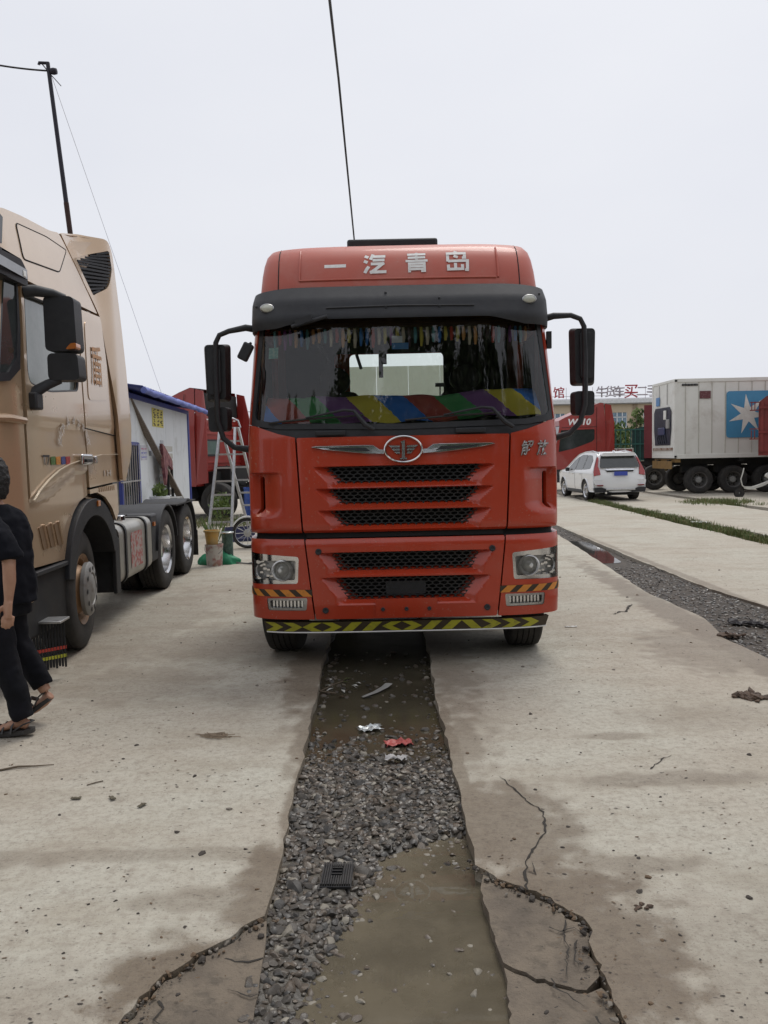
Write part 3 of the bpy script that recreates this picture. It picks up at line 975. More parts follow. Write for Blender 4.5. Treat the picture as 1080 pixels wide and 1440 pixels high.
# --- lower corners with head lamps
def corner(s):
    sg = lambda P: [(s * a, b) for a, b in P] if s > 0 else [(s * a, b) for a, b in reversed(P)]
    uo = UEND + .10
    # upper deflector with outer intake
    def rl(u, z):
        a = abs(u)
        t = sstep(.95, UX(1.17), a)
        if z > 1.60 or z < 1.235: return 0
        k = min(1, (1.60 - z) / .012) if z > 1.5 else 1
        k = min(k, max(0, (z - 1.235) / .07))
        return .075 * t * k * (1 - sstep(UX(1.235), UX(1.262), a))
    out = sg([(.832, 1.105), (uo, 1.105), (uo, 2.03), (UX(1.2), 1.975), (1.0, 1.905), (.869, 1.875)])
    slot = sg(rounded([(UX(1.175), 1.275), (UX(1.235), 1.255), (UX(1.235), 1.565), (UX(1.175), 1.565)], .03))
    d = patch(out, [slot], mf(0, rl), .018, .03).build('wind_deflector', RED, TR, smooth=30)
    patch(sg([(UX(1.1), 1.22), (UX(1.27), 1.22), (UX(1.27), 1.6), (UX(1.1), 1.6)]), [], mf(-.14), .05, 0).build('intake_duct', SEAM, d)
    # bumper corner
    hl = sg(rounded([(.875, .695), (UEND - .06, .685), (UEND - .02, .90), (UEND - .12, .955), (.862, .915)], .025))
    fg = sg(rounded([(.81, .475), (1.135, .475), (1.145, .575), (.80, .58)], .02))
    out = sg(rounded([(seam_d + .012, .40), (uo - .03, .40), (uo, .5), (uo, 1.06), (seam_c + .012, 1.055)], [.0, .06, .03, .03, .0]))
    c = patch(out, [hl, fg], mf(0), .022, .04).build('bumper_corner', RED, TR, smooth=30)
    # head lamp
    H = empty('headlight', (0, 0, 0), (0, 0, 0), TR)
    big = sg([(.84, .66), (UEND + .05, .66), (UEND + .05, .97), (.84, .97)])
    patch(big, [], mf(-.045), .03, 0).build('reflector', LAMPIN, H)
    patch(hl, [sg(rounded([(.90, .725), (UEND - .10, .72), (UEND - .10, .88), (.89, .885)], .02))], mf(-.012), .02, .06).build('bezel', CHROME, H)
    x, y, z = mf(-.012)(s * 1.005, .803)
    MB().lathe([(.085, .03), (.088, -.012), (.078, -.018), (.072, .0), (.06, .012), (.056, .018)], (x, y, z), 'Y', 32).build('lamp_ring', LAMPIN, H)
    MB().lathe([(.058, .02), (.05, .004), (.03, -.008), (0, -.012)], (x, y, z), 'Y', 28).build('projector_lens', LENS, H)
    x, y, z = mf(-.035)(s * 1.19, .80)
    MB().lathe([(.066, -.016), (.055, .0), (.03, .012), (.0, .014)], (x, y, z), 'Y', 24).build('high_beam', LAMPIN, H)
    q = random.Random(3)
    m = MB()
    for k in range(26):
        a = 1.07 + .3 * q.random()
        px_, py_, pz_ = mf(-.04)(s * a, .72 + .16 * q.random())
        m.box(px_ - .012, px_ + .012, py_ - .02, py_ + .01, pz_ - .008, pz_ + .008)
    m.build('facets', CHROME, H, smooth=0)['kind'] = 'stuff'
    patch(hl, [], mf(.0), .04, 0).build('lamp_cover', CLEAR, H)
    # fog lamp
    Fg = empty('fog_light', (0, 0, 0), (0, 0, 0), TR)
    patch(sg([(.79, .46), (1.16, .46), (1.16, .60), (.79, .60)]), [], mf(-.05), .04, 0).build('reflector', LAMPIN, Fg)
    patch(fg, [sg(rounded([(.835, .497), (1.115, .497), (1.12, .558), (.83, .56)], .015))], mf(-.006), .03, .03).build('bezel', ALU, Fg)
    m = MB()
    for k in range(9):
        x, y, z = mf(-.035)(s * (.85 + k * .031), .528)
        m.box(x - .010, x + .010, y - .004, y + .008, z - .028, z + .028)
    m.build('flutes', CHROME, Fg, bevel=.003)
    patch(fg, [], mf(.001), .05, 0).build('lamp_cover', CLEAR, Fg)
    # hazard tape
    T0, T1, zz0, zz1 = .76, UEND + .02, .592, .648
    patch(sg([(T0, zz0), (T1, zz0), (T1, zz1), (T0, zz1)]), [], mf(.003), .04, 0).build('hazard_tape', TAPEBLACK, c)
    m = MB()
    step = .134
    for k in range(6):
        a = T0 + .0 + k * step
        lean = -.055 * 1 if s < 0 else -.055
        P = [(a, zz0), (a + .075, zz0), (a + .075 + (.06 if s < 0 else -.06) * s * -1, zz1), (a + (.06 if s < 0 else -.06) * s * -1, zz1)]
        P = [(min(max(p, T0), T1), z) for p, z in P]
        if P[1][0] - P[0][0] < .02: continue
        pm = patch(sg(P), [], mf(.0055), .04, 0)
        m.add(pm.v, pm.f)
    m.build('hazard_stripe', ORANGE, c)
LAMPIN = mat('lamp reflector', (.78, .78, .78), .25, metal=.15, col2=(.5, .5, .5), scale=16, contrast=(.4, .6))
LENS = mat('lamp lens', (.72, .73, .72), .08, metal=.1, coat=1.)
corner(-1)
corner(1)
# --- chevron board under the bumper
m = MB()
brd = lambda u, z, o: mf(o)(u, z)
BW = 1.20
patch(rounded([(-BW, .372), (-BW + .03, .288), (BW - .03, .288), (BW, .372)], .006), [], mf(-.012), .06, .03).build('chevron_board', TAPEBLACK, TR)
m = MB()
k = 0
z0, z1, zm = .292, .369, .3305
pat = [1, -1, 1, 1, 1, -1, -1, -1, 1, 1, 1, -1, 1, -1]
n = 14
for i in range(n):
    a = -BW + .06 + i * (2 * BW - .12) / n
    d = .038 * (1 if i % 4 < 2 else -1)
    if i in (3, 7, 11): d = -d
    w_ = .085
    for za, zb, da, db_ in ((z0, zm, -d, d), (zm, z1, d, -d)):
        if i in (4, 5, 8, 9, 10): da, db_ = (-d * 1.1, 0) if za == z0 else (0, d * 1.1)
        P = [(a + da, za), (a + da + w_, za), (a + db_ + w_, zb), (a + db_, zb)]
        pm = patch(P, [], mf(-.0085), .05, 0)
        m.add(pm.v, pm.f)
m.build('chevron', YELLOW, TR, smooth=0)
m = MB()
m.tube([mf(-.01)(u, .283) for u in np.linspace(-1.17, 1.17, 24)], .006, 6)
m.build('board_edge', WHITEP, TR)
# --- emblem and chrome wings
EM = empty('emblem', (0, 0, 0), (0, 0, 0), pnl)
ex, ez = .0, 1.765
ey = lambda x, z, o: (x, YX(min(abs(x), 1.2)) + lerp_tab(PROF, z) - o, z)
m = MB()
m.tube([ey(ex + .148 * math.cos(a), ez + .102 * math.sin(a), .026) for a in np.linspace(0, 2 * math.pi, 49)], .0085, 8, caps=False)
m.build('emblem_ring', CHROME, pnl)
MB().prism([(ex + .143 * math.cos(a), ez + .098 * math.sin(a)) for a in np.linspace(0, 2 * math.pi, 41)[:-1]], lambda u, v, d: ey(u, v, d), -.03, .012).build('emblem_plate', RED, pnl)
m = MB()
m.prism([(-.013, 1.69), (.013, 1.69), (.013, 1.835), (-.02, 1.825), (-.02, 1.812), (-.012, 1.814)], lambda u, v, d: ey(u, v, d), .012, .034)
m.prism([(-.028, 1.683), (.028, 1.683), (.028, 1.695), (-.028, 1.695)], lambda u, v, d: ey(u, v, d), .012, .034)
for s in (-1, 1):
    for zt, wo, wi in ((1.79, .118, .028), (1.765, .098, .028), (1.74, .075, .028)):
        P = [(s * wi, zt - .012), (s * (wo - .02), zt - .012), (s * wo, zt + .006), (s * wi, zt + .004)]
        m.prism(P, lambda u, v, d: ey(u, v, d), .012, .030)
m.build('emblem_mark', CHROME, pnl)
for s in (-1, 1):
    m = MB()
    P = [(.155, 1.73), (.30, 1.735), (.62, 1.772), (.735, 1.795), (.70, 1.802), (.30, 1.803), (.24, 1.80), (.19, 1.765), (.155, 1.762)]
    m.prism([(s * a, b) for a, b in dens(P, .05)], lambda u, v, d: ey(u, v, d), -.01, .022)
    w_ = m.build('chrome_wing', CHROME, pnl, bevel=.006)
    m = MB()
    m.prism([(s * a, b) for a, b in dens([(.26, 1.752), (.58, 1.777), (.60, 1.786), (.30, 1.782)], .05)], lambda u, v, d: ey(u, v, d), .015, .0255)
    m.build('wing_inlay', BLACKP, w_)
# --- small chrome script on the right corner
for ch, u0 in (('解', 1.0), ('放', 1.135)):
    text_build('script_lettering', ch, .125, mat('dark chrome script', (.35, .34, .33), .25, metal=.9), pnl, lambda tx, ty, u0=u0: mf(.006)(u0 + tx * .85 + ty * .12, 1.745 + ty + tx * .06), .002, 0, .006)

# --- windscreen, pillars, cowl
gl_out = rounded([(-1.255, 2.02), (-1.0, 1.975), (0, 1.955), (1.0, 1.975), (1.255, 2.02), (1.215, 2.86), (-1.215, 2.86)], [.06, 0, 0, 0, .06, .03, .03])
def scr(a_, b_):
    u_ = (2 * a_ - 1) * (1.252 - .038 * b_)
    zb_ = float(np.interp(abs(u_), [0, 1.0, 1.255], [1.955, 1.975, 2.02]))
    return mf(-.012)(u_, zb_ + (2.86 - zb_) * b_)
glass = MB().grid(scr, 90, 30).build('windscreen', GLASS, TR, smooth=180)
patch([(-UEND - .05, 1.84), (UEND + .05, 1.84), (UEND + .05, 1.99), (1.0, 1.945), (0, 1.925), (-1.0, 1.945), (-UEND - .05, 1.99)], [], mf(-.018), .05, .02).build('cowl', BLACKP, TR)
fr_out = rounded([(-1.30, 1.985), (-1.0, 1.945), (0, 1.925), (1.0, 1.945), (1.30, 1.985), (1.25, 2.88), (-1.25, 2.88)], .02)
fr_in = rounded([(-1.245, 2.035), (-1.0, 1.99), (0, 1.97), (1.0, 1.99), (1.245, 2.035), (1.195, 2.845), (-1.195, 2.845)], [.05, 0, 0, 0, .05, .04, .04])
patch(fr_out, [fr_in], mf(-.008), .04, .02).build('screen_seal', BLACKP, glass)
for s in (-1, 1):
    P = [(1.305, 1.99), (UEND + .08, 2.045), (UEND + .06, 2.90), (1.255, 2.88)]
    P = [(s * a, b) for a, b in P] if s > 0 else [(s * a, b) for a, b in reversed(P)]
    patch(P, [], mf(-.0), .04, .05).build('pillar', RED, TR)
# cowl vents and wipers
for u in (-.58, .54):
    x, y, _ = mf(0)(u, 1.9)
    MB().box(x - .12, x + .12, y - .025, y + .02, 1.885, 1.925).build('wiper_cover', BLACKP, TR, bevel=.008)
for u0 in (-.23, .88):
    wv = empty('wiper', (0, 0, 0), (0, 0, 0), TR)
    m = MB()
    p = [mf(.035)(u0, 1.925), mf(.06)(u0 - .07, 1.965), mf(.06)(u0 - .16, 2.075), mf(.045)(u0 - .24, 2.085), mf(.03)(u0 - .55, 2.03)]
    m.tube(p, [.016, .02, .014, .011, .007], 8)
    m.build('wiper_arm', BLACKP, wv)
    m = MB()
    m.tube([mf(.012)(u0 - .86 + i * .155, 1.995 + .0105 * i + .004 * math.sin(i)) for i in range(6)], .009, 6)
    m.build('wiper_blade', RUBBER, wv)
# --- sun visor
VIS = [(2.69, .145), (2.77, .105), (2.83, .095), (2.92, .13), (2.97, .145), (2.99, .16), (3.13, .265)]
def mv(off=0.0):
    def g(u, z):
        x, y = FC(u)
        cz = lerp_tab(VIS, z)
        return (x * (.957 - .02 * sstep(2.95, 3.16, z)), y * .92 + cz - off, z)
    return g
vo = rounded([(-UEND - .06, 2.745), (-1.05, 2.755), (-.76, 2.815), (.76, 2.815), (1.05, 2.755), (UEND + .06, 2.745), (UEND + .02, 3.05), (1.0, 3.098), (-1.0, 3.098), (-UEND - .02, 3.05)], [.03, 0, .06, .06, 0, .03, .05, .1, .1, .05])
vis = patch(vo, [], mv(), .035, .04).build('sun_visor', BLACKP, TR, smooth=50)
m = MB()
m.tube([mv(.004)(u, 2.915 - .015 * abs(u)) for u in np.linspace(-.62, .62, 20)], .008, 6)
m.build('visor_rib', BLACKP, vis)
for u, z in ((-1.13, 2.925), (1.10, 2.955)):
    x, y, _ = mv()(u, z)
    T = Matrix.Diagonal((1.15, 1, .72, 1)) @ Matrix.Rotation(0, 4, 'X')
    MB().lathe([(.052, .02), (.05, -.016), (.044, -.022)], (x, y, z), 'Y', 24, T=T).build('marker_lamp', ALU, vis)
    MB().lathe([(.044, -.018), (.03, -.028), (0, -.032)], (x, y, z), 'Y', 20, T=T).build('marker_lens', mat('milky marker lens', (.62, .63, .55), .25, coat=.5), vis)
for u, z in ((-.12, 3.03), (-.12, 2.9), (.33, 2.97), (.33, 2.9), (-1.25, 2.95), (1.22, 3.01)):
    x, y, _ = mv(.003)(u, z)
    MB().lathe([(.011, 0), (.008, -.006), (0, -.006)], (x, y, z), 'Y', 10).build('bolt', BLACKP, vis)
# the folded camera arm under the visor on the left
m = MB()
x, y, _ = mv()(-.86, 2.87)
m.box(-.07, .07, -.03, .04, -.025, .025, 0, Matrix.Translation((x + .05, y - .05, 2.80)) @ Matrix.Rotation(R_(-18), 4, 'Y'))
m.tube([(x - .05, y - .03, 2.76), (x + .24, y - .06, 2.83)], .016, 8)
m.build('camera_arm', BLACKP, TR)

# --- roof
RL = [(2.98, 1.175, .27), (3.12, 1.172, .29), (3.25, 1.162, .335), (3.35, 1.15, .385), (3.43, 1.135, .45), (3.49, 1.11, .54), (3.525, 1.07, .66), (3.54, 1.0, .82), (3.547, .9, 1.05), (3.55, .6, 1.4)]
def roof_y(x, z):
    w = lerp_tab([(a, b) for a, b, c in RL], z)
    return lerp_tab([(a, c) for a, b, c in RL], z) + YX(min(abs(x) * 1.285 / w, 1.28)) * .9
m = MB()
us = np.concatenate([np.linspace(-2.9, -UEND, 6)[:-1], np.linspace(-UEND, UEND, 61), np.linspace(UEND, 2.9, 6)[1:]])
rows = []
for z, w, y0 in RL:
    row = []
    for u in us:
        x, y = FC(u)
        row.append((x * w / 1.285, min(y0 + y * .9, 2.25) if abs(u) <= UEND + .01 else y0 + (2.25 - y0) * ((abs(u) - UEND) / (2.9 - UEND)) + YX(1.28) * .9 * (1 - (abs(u) - UEND) / (2.9 - UEND)), z))
    rows.append(row)
vs = [p for r_ in rows for p in r_]
nn = len(us)
fs = [(j * nn + i, j * nn + i + 1, (j + 1) * nn + i + 1, (j + 1) * nn + i) for j in range(len(rows) - 1) for i in range(nn - 1)]
fs.append(tuple((len(rows) - 1) * nn + i for i in range(nn)))
m.add(vs, fs)
roof = m.build('roof', RED_ROOF, TR, smooth=60)
for s in (-1, 1):
    m = MB()
    m.tube([(s * (1.0 - .0 * z), roof_y(1.0, z) - .001, z) for z in np.linspace(3.05, 3.5, 14)], .0045, 5)
    m.build('roof_seam', SEAM, roof)
m = MB()
m.tube([(x, roof_y(x, 3.165) - .004, 3.165) for x in np.linspace(-.82, .8, 30)], .009, 8)
for s in (-1, 1):
    m.tube([(s * .82, roof_y(.82, z) - .004, z) for z in np.linspace(3.165, 3.44, 10)], .009, 8)
m.build('roof_rib', RED_ROOF, roof)
STROKES = {'yi': [((.3, 4.4), (9.7, 4.4))],
 'qi': [((.6, 9.0), (2.2, 8.2)), ((.2, 6.4), (1.8, 5.6)), ((.5, .4), (1.4, 2.2), (2.3, 3.6)), ((4.3, 9.9), (3.1, 7.0)), ((4.0, 8.6), (9.6, 8.6)), ((4.0, 6.7), (9.2, 6.7)), ((3.2, 4.8), (8.4, 4.8), (5.4, 2.2), (3.4, .7), (9.9, .7))],
 'qing': [((1.0, 9.1), (9.0, 9.1)), ((5, 10), (5, 5.6)), ((1.2, 7.4), (8.8, 7.4)), ((.2, 5.7), (9.8, 5.7)), ((1.8, 0), (1.8, 4.3), (8.3, 4.3), (8.3, .5), (6.8, .5)), ((1.8, 2.9), (8.2, 2.9)), ((1.8, 1.5), (8.2, 1.5))],
 'dao': [((4.6, 10.2), (4.2, 9.2)), ((1.0, 4.8), (1.0, 9.0), (8.4, 9.0), (8.4, 6.6), (7.2, 6.6)), ((3.6, 7.6), (5.4, 6.8)), ((1.0, 5.0), (9.5, 5.0), (9.3, .4), (8.2, .4)), ((1.1, 3.2), (1.1, .9), (7.2, .9), (7.2, 3.2)), ((4.2, 3.9), (4.2, .9))]}
for ch, cx in (('yi', -.525), ('qi', -.195), ('qing', .150), ('dao', .485)):
    m = MB()
    sw_, k_ = {'yi': .80, 'qi': .72, 'qing': .60, 'dao': .66}[ch], .0190
    for st_ in STROKES[ch]:
        pp = [Vector(p_) for p_ in st_]
        for a_, b_ in zip(pp[:-1], pp[1:]):
            d_ = (b_ - a_).normalized()
            a2, b2 = a_ - d_ * (sw_ * .9 if a_ != pp[0] else 0), b_ + d_ * (sw_ * .9 if b_ != pp[-1] else 0)
            n_ = Vector((-d_.y, d_.x)) * sw_
            quad = [a2 - n_, b2 - n_, b2 + n_, a2 + n_]
            qs = [(cx + (p_.x - 5) * k_, 3.305 + (p_.y - 5) * k_ * .95) for p_ in quad]
            m.add([(x_, roof_y(x_, z_) - .0055 - .0004 * len(m.f), z_ + x_ * .012) for x_, z_ in qs], [(0, 1, 2, 3)])
    m.build('lettering', SIGNWHITE, roof, smooth=0)
m = MB()
m.box(-.44, .36, .80, 1.6, 3.53, 3.625)
m.build('roof_hatch', BLACKP, TR, bevel=.02)
# --- mirrors
def mirror(s, dz):
    Mi = empty('mirror', (0, 0, 0), (0, 0, 0), TR)
    cx, cy = s * 1.56, .42
    o = rounded([(-.105, -.245), (.105, -.245), (.115, .245), (-.115, .245)], .04)
    m = MB()
    m.prism(o, lambda u, v, d: (cx + u * (1 - .25 * (d < .02)), cy + d + abs(v) * .05, 2.46 + dz + v * (1 - .07 * (d < .02))), 0, .10)
    m.build('main_mirror', BLACKP, Mi, bevel=.018, seg=3)
    m = MB()
    m.prism(rounded([(-.052, -.19), (.052, -.19), (.058, .19), (-.058, .19)], .03), lambda u, v, d: (cx + s * .01 + u, cy - .022 + d, 2.46 + dz + v), 0, .04)
    m.build('mirror_spine', BLACKP, Mi, bevel=.012)
    m = MB()
    m.prism(rounded([(-.1, -.105), (.1, -.105), (.105, .1), (-.105, .1)], .04), lambda u, v, d: (cx + u * (1 - .2 * (d < .02)) - s * .005, cy + d, 2.065 + dz + v), 0, .09)
    m.build('wide_angle_mirror', BLACKP, Mi, bevel=.018, seg=3)
    m = MB()
    m.tube([(s * 1.20, .42, 2.80 + dz * .5), (s * 1.29, .40, 2.815 + dz * .6), (s * 1.43, .38, 2.79 + dz), (s * 1.51, .385, 2.76 + dz), (s * 1.545, .40, 2.70 + dz), (s * 1.555, .395, 2.45 + dz), (s * 1.55, .395, 2.05 + dz), (s * 1.51, .40, 1.90 + dz), (s * 1.42, .41, 1.82 + dz * .8), (s * 1.30, .42, 1.80 + dz * .6), (s * 1.2, .44, 1.80 + dz * .5)], [.03, .028, .022, .021, .022, .024, .024, .023, .024, .03, .04], 10)
    m.build('mirror_arm', BLACKP, Mi)
    g = MB()
    g.prism(rounded([(-.09, -.22), (.09, -.22), (.09, .22), (-.09, .22)], .03), lambda u, v, d: (cx + u, cy + .105 + d + abs(v) * .05, 2.46 + dz + v), 0, .004)
    g.build('mirror_glass', CHROME, Mi)
mirror(-1, -.01)
mirror(1, .06)
m = MB()
m.box(-.045, .045, -.04, .02, -.075, .075, 0, Matrix.Translation((-1.285, .34, 2.60)) @ Matrix.Rotation(R_(28), 4, 'Y'))
o = m.build('kerb_mirror', BLACKP, TR, bevel=.015)
m = MB()
m.tube([(-1.25, .4, 2.68), (-1.3, .34, 2.64)], .012, 8)
m.box(1.225, 1.265, .36, .40, 2.58, 2.72)
m.build('mirror_bracket', BLACKP, TR)

# --- cab body behind the face
m = MB()
for s in (-1, 1):
    a, b = sorted((s * 1.265, s * 1.215))
    m.box(a, b, .52, 2.24, .98, 1.95)
    a, b = sorted((s * 1.225, s * 1.18))
    m.box(a, b, 1.55, 2.24, 1.95, 3.05)
    m.box(a, b, .52, .66, 1.95, 3.0)
    m.box(a, b, .66, 1.55, 2.78, 3.05)
m.build('cab_side', RED, TR, smooth=0)
for s in (-1, 1):
    a, b = sorted((s * 1.272, s * 1.24))
    dr = MB().box(a, b, .56, 1.52, 1.0, 1.93).build('door', RED, TR, bevel=.02)
    MB().box(*sorted((s * 1.285, s * 1.27)), 1.34, 1.46, 1.70, 1.74).build('handle', BLACKP, dr, bevel=.005)
    MB().box(*sorted((s * 1.215, s * 1.21)), .66, 1.55, 1.95, 2.78).build('side_window', GLASS, TR, smooth=0)
rw = [(-1.21, .98), (1.21, .98), (1.21, 3.05), (-1.21, 3.05)]
rwin = rounded([(-.60, 2.30), (.50, 2.30), (.50, 2.80), (-.66, 2.80), (-.66, 2.66), (-.60, 2.58)], [.02, .03, .06, .06, .03, .03])
INT = mat('dark cab trim', (.03, .03, .033), .8, col2=(.045, .043, .042), scale=5)
patch(rw, [rwin], lambda u, v: (u, 2.18, v), .2, .0).build('rear_wall', INT, TR, smooth=0)
patch(rw, [rwin], lambda u, v: (-u, 2.24, v), .2, .0).build('rear_wall_outer', RED, TR, smooth=0)
patch(rwin, [], lambda u, v: (u, 2.21, v), .2, .0).build('rear_window', thin_glass('rear glass', (.9, .95, .9), 1.4), TR, smooth=0)
MB().box(-1.2, 1.2, .4, 2.18, .98, 1.15).build('cab_floor', INT, TR, smooth=0)
MB().box(-1.2, 1.2, .30, 2.18, 2.95, 2.97).build('headliner', INT, TR, smooth=0)
# dashboard under a striped fleece cover
def fleece():
    m, nt, b = new_mat('striped fleece dash cover')
    co = nt.nodes.new('ShaderNodeTexCoord').outputs['Object']
    sp = nt.nodes.new('ShaderNodeSeparateXYZ')
    nt.links.new(co, sp.inputs[0])
    nz = _noise(nt, co, 18, 3, .6)
    t = _math(nt, 'ADD', sp.outputs['X'], _math(nt, 'MULTIPLY', sp.outputs['Z'], .95))
    t = _math(nt, 'ADD', t, _math(nt, 'MULTIPLY', nz, .05))
    t = _math(nt, 'FRACT', _math(nt, 'DIVIDE', _math(nt, 'ADD', t, 9.38), 1.2), 0)
    cr_ = nt.nodes.new('ShaderNodeValToRGB')
    cr_.color_ramp.interpolation = 'CONSTANT'
    cols = [(.27, .12, .33), (.85, .70, .10), (.06, .22, .68), (.48, .10, .08), (.09, .36, .13)]
    e = cr_.color_ramp.elements
    e[0].position, e[0].color = 0, (*cols[0], 1)
    e[1].position, e[1].color = .2, (*cols[1], 1)
    for i in (2, 3, 4):
        k = e.new(i * .2)
        k.color = (*cols[i], 1)
    nt.links.new(t, cr_.inputs[0])
    nt.links.new(cr_.outputs[0], b.inputs['Base Color'])
    b.inputs['Roughness'].default_value = .95
    bp = nt.nodes.new('ShaderNodeBump')
    bp.inputs['Strength'].default_value = .9
    nt.links.new(_noise(nt, co, 90, 3, .7), bp.inputs['Height'])
    nt.links.new(bp.outputs[0], b.inputs['Normal'])
    return m
m = MB()
def dash(u, v):
    x = -1.13 + 2.26 * u
    y = .085 + .38 * v + YX(abs(x)) * .9
    z = 1.985 + .235 * math.sin(v * 1.75) + .02 * mnoise.noise(Vector((x * 5, v * 4, 0))) + .035 * sstep(.3, .8, x)
    return (x, y, z)
m.grid(dash, 60, 14)
m.build('dash_cover', fleece(), TR, smooth=180)
MB().box(-1.13, 1.13, .45, .75, 1.15, 2.1).build('dashboard', INT, TR, smooth=0)
SEAT = mat('dark seat cloth', (.025, .025, .028), .9, col2=(.05, .045, .045), scale=7)
for sx in (-.62, .66):
    st = MB().box(sx - .27, sx + .27, 1.0, 1.5, 1.5, 1.68).build('seat', SEAT, TR, bevel=.05)
    MB().prism(rounded([(-.26, 0), (.26, 0), (.24, .7), (-.24, .7)], .1), lambda u, v, d: (sx + u, 1.45 + d + v * .12, 1.65 + v), 0, .14).build('seat_back', SEAT, st, bevel=.04)
    MB().prism([(.15 * math.cos(a), .13 * math.sin(a)) for a in np.linspace(0, 6.283, 25)[:-1]], lambda u, v, d: (sx + u, 1.52 + d, 2.46 + v), 0, .1).build('headrest', SEAT, st, bevel=.03)
m = MB()
m.tube([(.66 + .22 * math.cos(a), .86 + .09 * math.sin(a), 2.02 + .19 * math.sin(a)) for a in np.linspace(0, 6.283, 33)], .017, 8, caps=False)
m.bar((.66, .78, 1.9), (.66, .86, 2.02), .05)
m.bar((.45, .86, 2.02), (.87, .86, 2.02), .04)
m.build('steering_wheel', BLACKP, TR)
# trim band and tassels along the top of the screen
m = patch(rounded([(-1.18, 2.74), (1.18, 2.74), (1.18, 2.86), (-1.18, 2.86)], .01), [], mf(-.08), .08, .01)
m.build('fringe_band', mat('brown fringe band', (.05, .03, .02), .9, col2=(.12, .07, .03), scale=20, stretch=(.3, 1, 6)), TR)
TC = [mat('tassel %d' % i, c, .9) for i, c in enumerate([(.6, .08, .06), (.8, .7, .55), (.06, .22, .6), (.85, .42, .16), (.1, .06, .07), (.16, .4, .45), (.75, .62, .12), (.3, .08, .3)])]
q = random.Random(12)
for i in range(44):
    u = -1.12 + i * .052
    l = q.uniform(.09, .14)
    x, y, _ = mf(-.075)(u, 2.74)
    MB().tube([(x, y, 2.76), (x + .004, y, 2.74 - l * .5), (x, y, 2.74 - l)], [.012, .017, .010], 6).build('tassel', q.choice(TC), TR, smooth=60)
# things stuck to the screen
def sticker(u, z, w, h, mt, name='sticker'):
    patch([(u - w, z - h), (u + w, z - h), (u + w, z + h), (u - w, z + h)], [], mf(-.0165), .06, 0).build(name, mt, TR, smooth=0)
sticker(-.03, 2.655, .045, .028, mat('white paper sticker', (.7, .72, .74), .6))
sticker(-.005, 2.60, .07, .026, mat('blue toll tag', (.03, .22, .55), .4))
sticker(-1.09, 2.57, .045, .045, mat('green inspection sticker', (.07, .32, .25), .5, col2=(.3, .5, .4), scale=40))
m = MB()
for (u, za, zb, w_) in ((-.17, 2.36, 2.62, .018), (-.14, 2.47, 2.62, .02), (-.98 + .3, 2.62, 2.78, .016)):
    x, y, _ = mf(-.14)(u, 2.5)
    m.box(x - w_, x + w_, y, y + .02, za, zb)
m.tube([mf(-.2)(-.70, 2.74), mf(-.25)(-.72, 2.64), mf(-.26)(-.66, 2.58), mf(-.26)(-.62, 2.5)], .016, 8)
m.tube([mf(-.2)(-.38, 2.56), mf(-.2)(-.34, 2.44)], .014, 8)
m.build('hanging_strap', BLACKP, TR)
m = MB()
x, y = .33, .40
m.tube([(x, y, 2.14), (x, y, 2.29)], .006, 6)
m.box(x - .04, x + .04, y - .015, y + .015, 2.285, 2.315)
m.build('phone_holder', BLACKP, TR)
# --- chassis, load bed headboard, wheels
PALEG = mat('pale green board', (.70, .78, .66), .6, col2=(.66, .74, .62), scale=3)
m = MB()
for i in range(5):
    m.box(-1.15 + i * .461, -1.15 + i * .461 + .455, 5.2, 5.24, 1.1, 3.0)
m.build('headboard', PALEG, TR, smooth=0)
m = MB()
for s in (-1, 1):
    m.box(s * .43 - .04, s * .43 + .04, .35, 7.2, .62, .92)
m.box(-.43, .43, .7, 1.0, .55, .75)
m.box(-.5, .5, .35, 1.6, .75, 1.1)
m.box(-.7, .7, 1.0, 2.6, .34, .6)  # low sump and axle beam, added to block light under the truck
m.box(-.55, .55, 2.8, 5.4, .36, .6)
m.box(-1.0, 1.0, .66, .82, .42, .56)
m.build('chassis', DARK, TR, smooth=0)
MB().box(-1.2, 1.2, 2.3, 7.3, .95, 1.08).build('load_bed', DARK, TR, smooth=0)
m = MB()
m.box(-.95, .95, 1.75, 2.2, .5, 1.1)
m.box(-1.15, -.6, 2.6, 4.0, .4, .95)
m.box(.6, 1.15, 2.6, 4.0, .4, .95)
m.build('fuel_tank', DARK, TR, bevel=.05)
for s in (-1, 1):
    m = MB()
    P = [(.74 + .66 * math.cos(a), .55 + .64 * math.sin(a)) for a in np.linspace(-.1, 2.2, 20)] + [(.74 + .60 * math.cos(a), .55 + .58 * math.sin(a)) for a in np.linspace(2.2, -.1, 20)]
    m.prism(P, lambda u, v, d: (s * d, u, v), .85, 1.22)
    m.build('mudguard', BLACKP, TR)
    wheel(TR, (s * 1.05, .73, .525), .525, .29, .30, s, 'front', steer=R_(-3))
    for yy in (5.6,):
        wheel(TR, (s * 1.07, yy, .52), .52, .28, .30, s, 'dish', steer=0)
        wheel(TR, (s * .74, yy, .52), .52, .28, .30, s, 'dish', steer=0)
# ================================================================== GOLD TRACTOR UNIT (left)
GT = thing('gold_tractor', 'champagne gold tractor unit with high roof parked along the left edge', 'truck', (-2.75, 7.03, 0), R_(2.58))
def gs(off=0.0, relief=None):
    def g(s, z):
        x = off - .015 * max(0, z - 1.2) - .16 * max(0, z - 3.12) - .05 * max(0, z - 3.12) ** 2
        if s < -1.05: x -= .55 * (-1.05 - s) ** 2
        if relief: x -= relief(s, z)
        return (x, s, z)
    return g
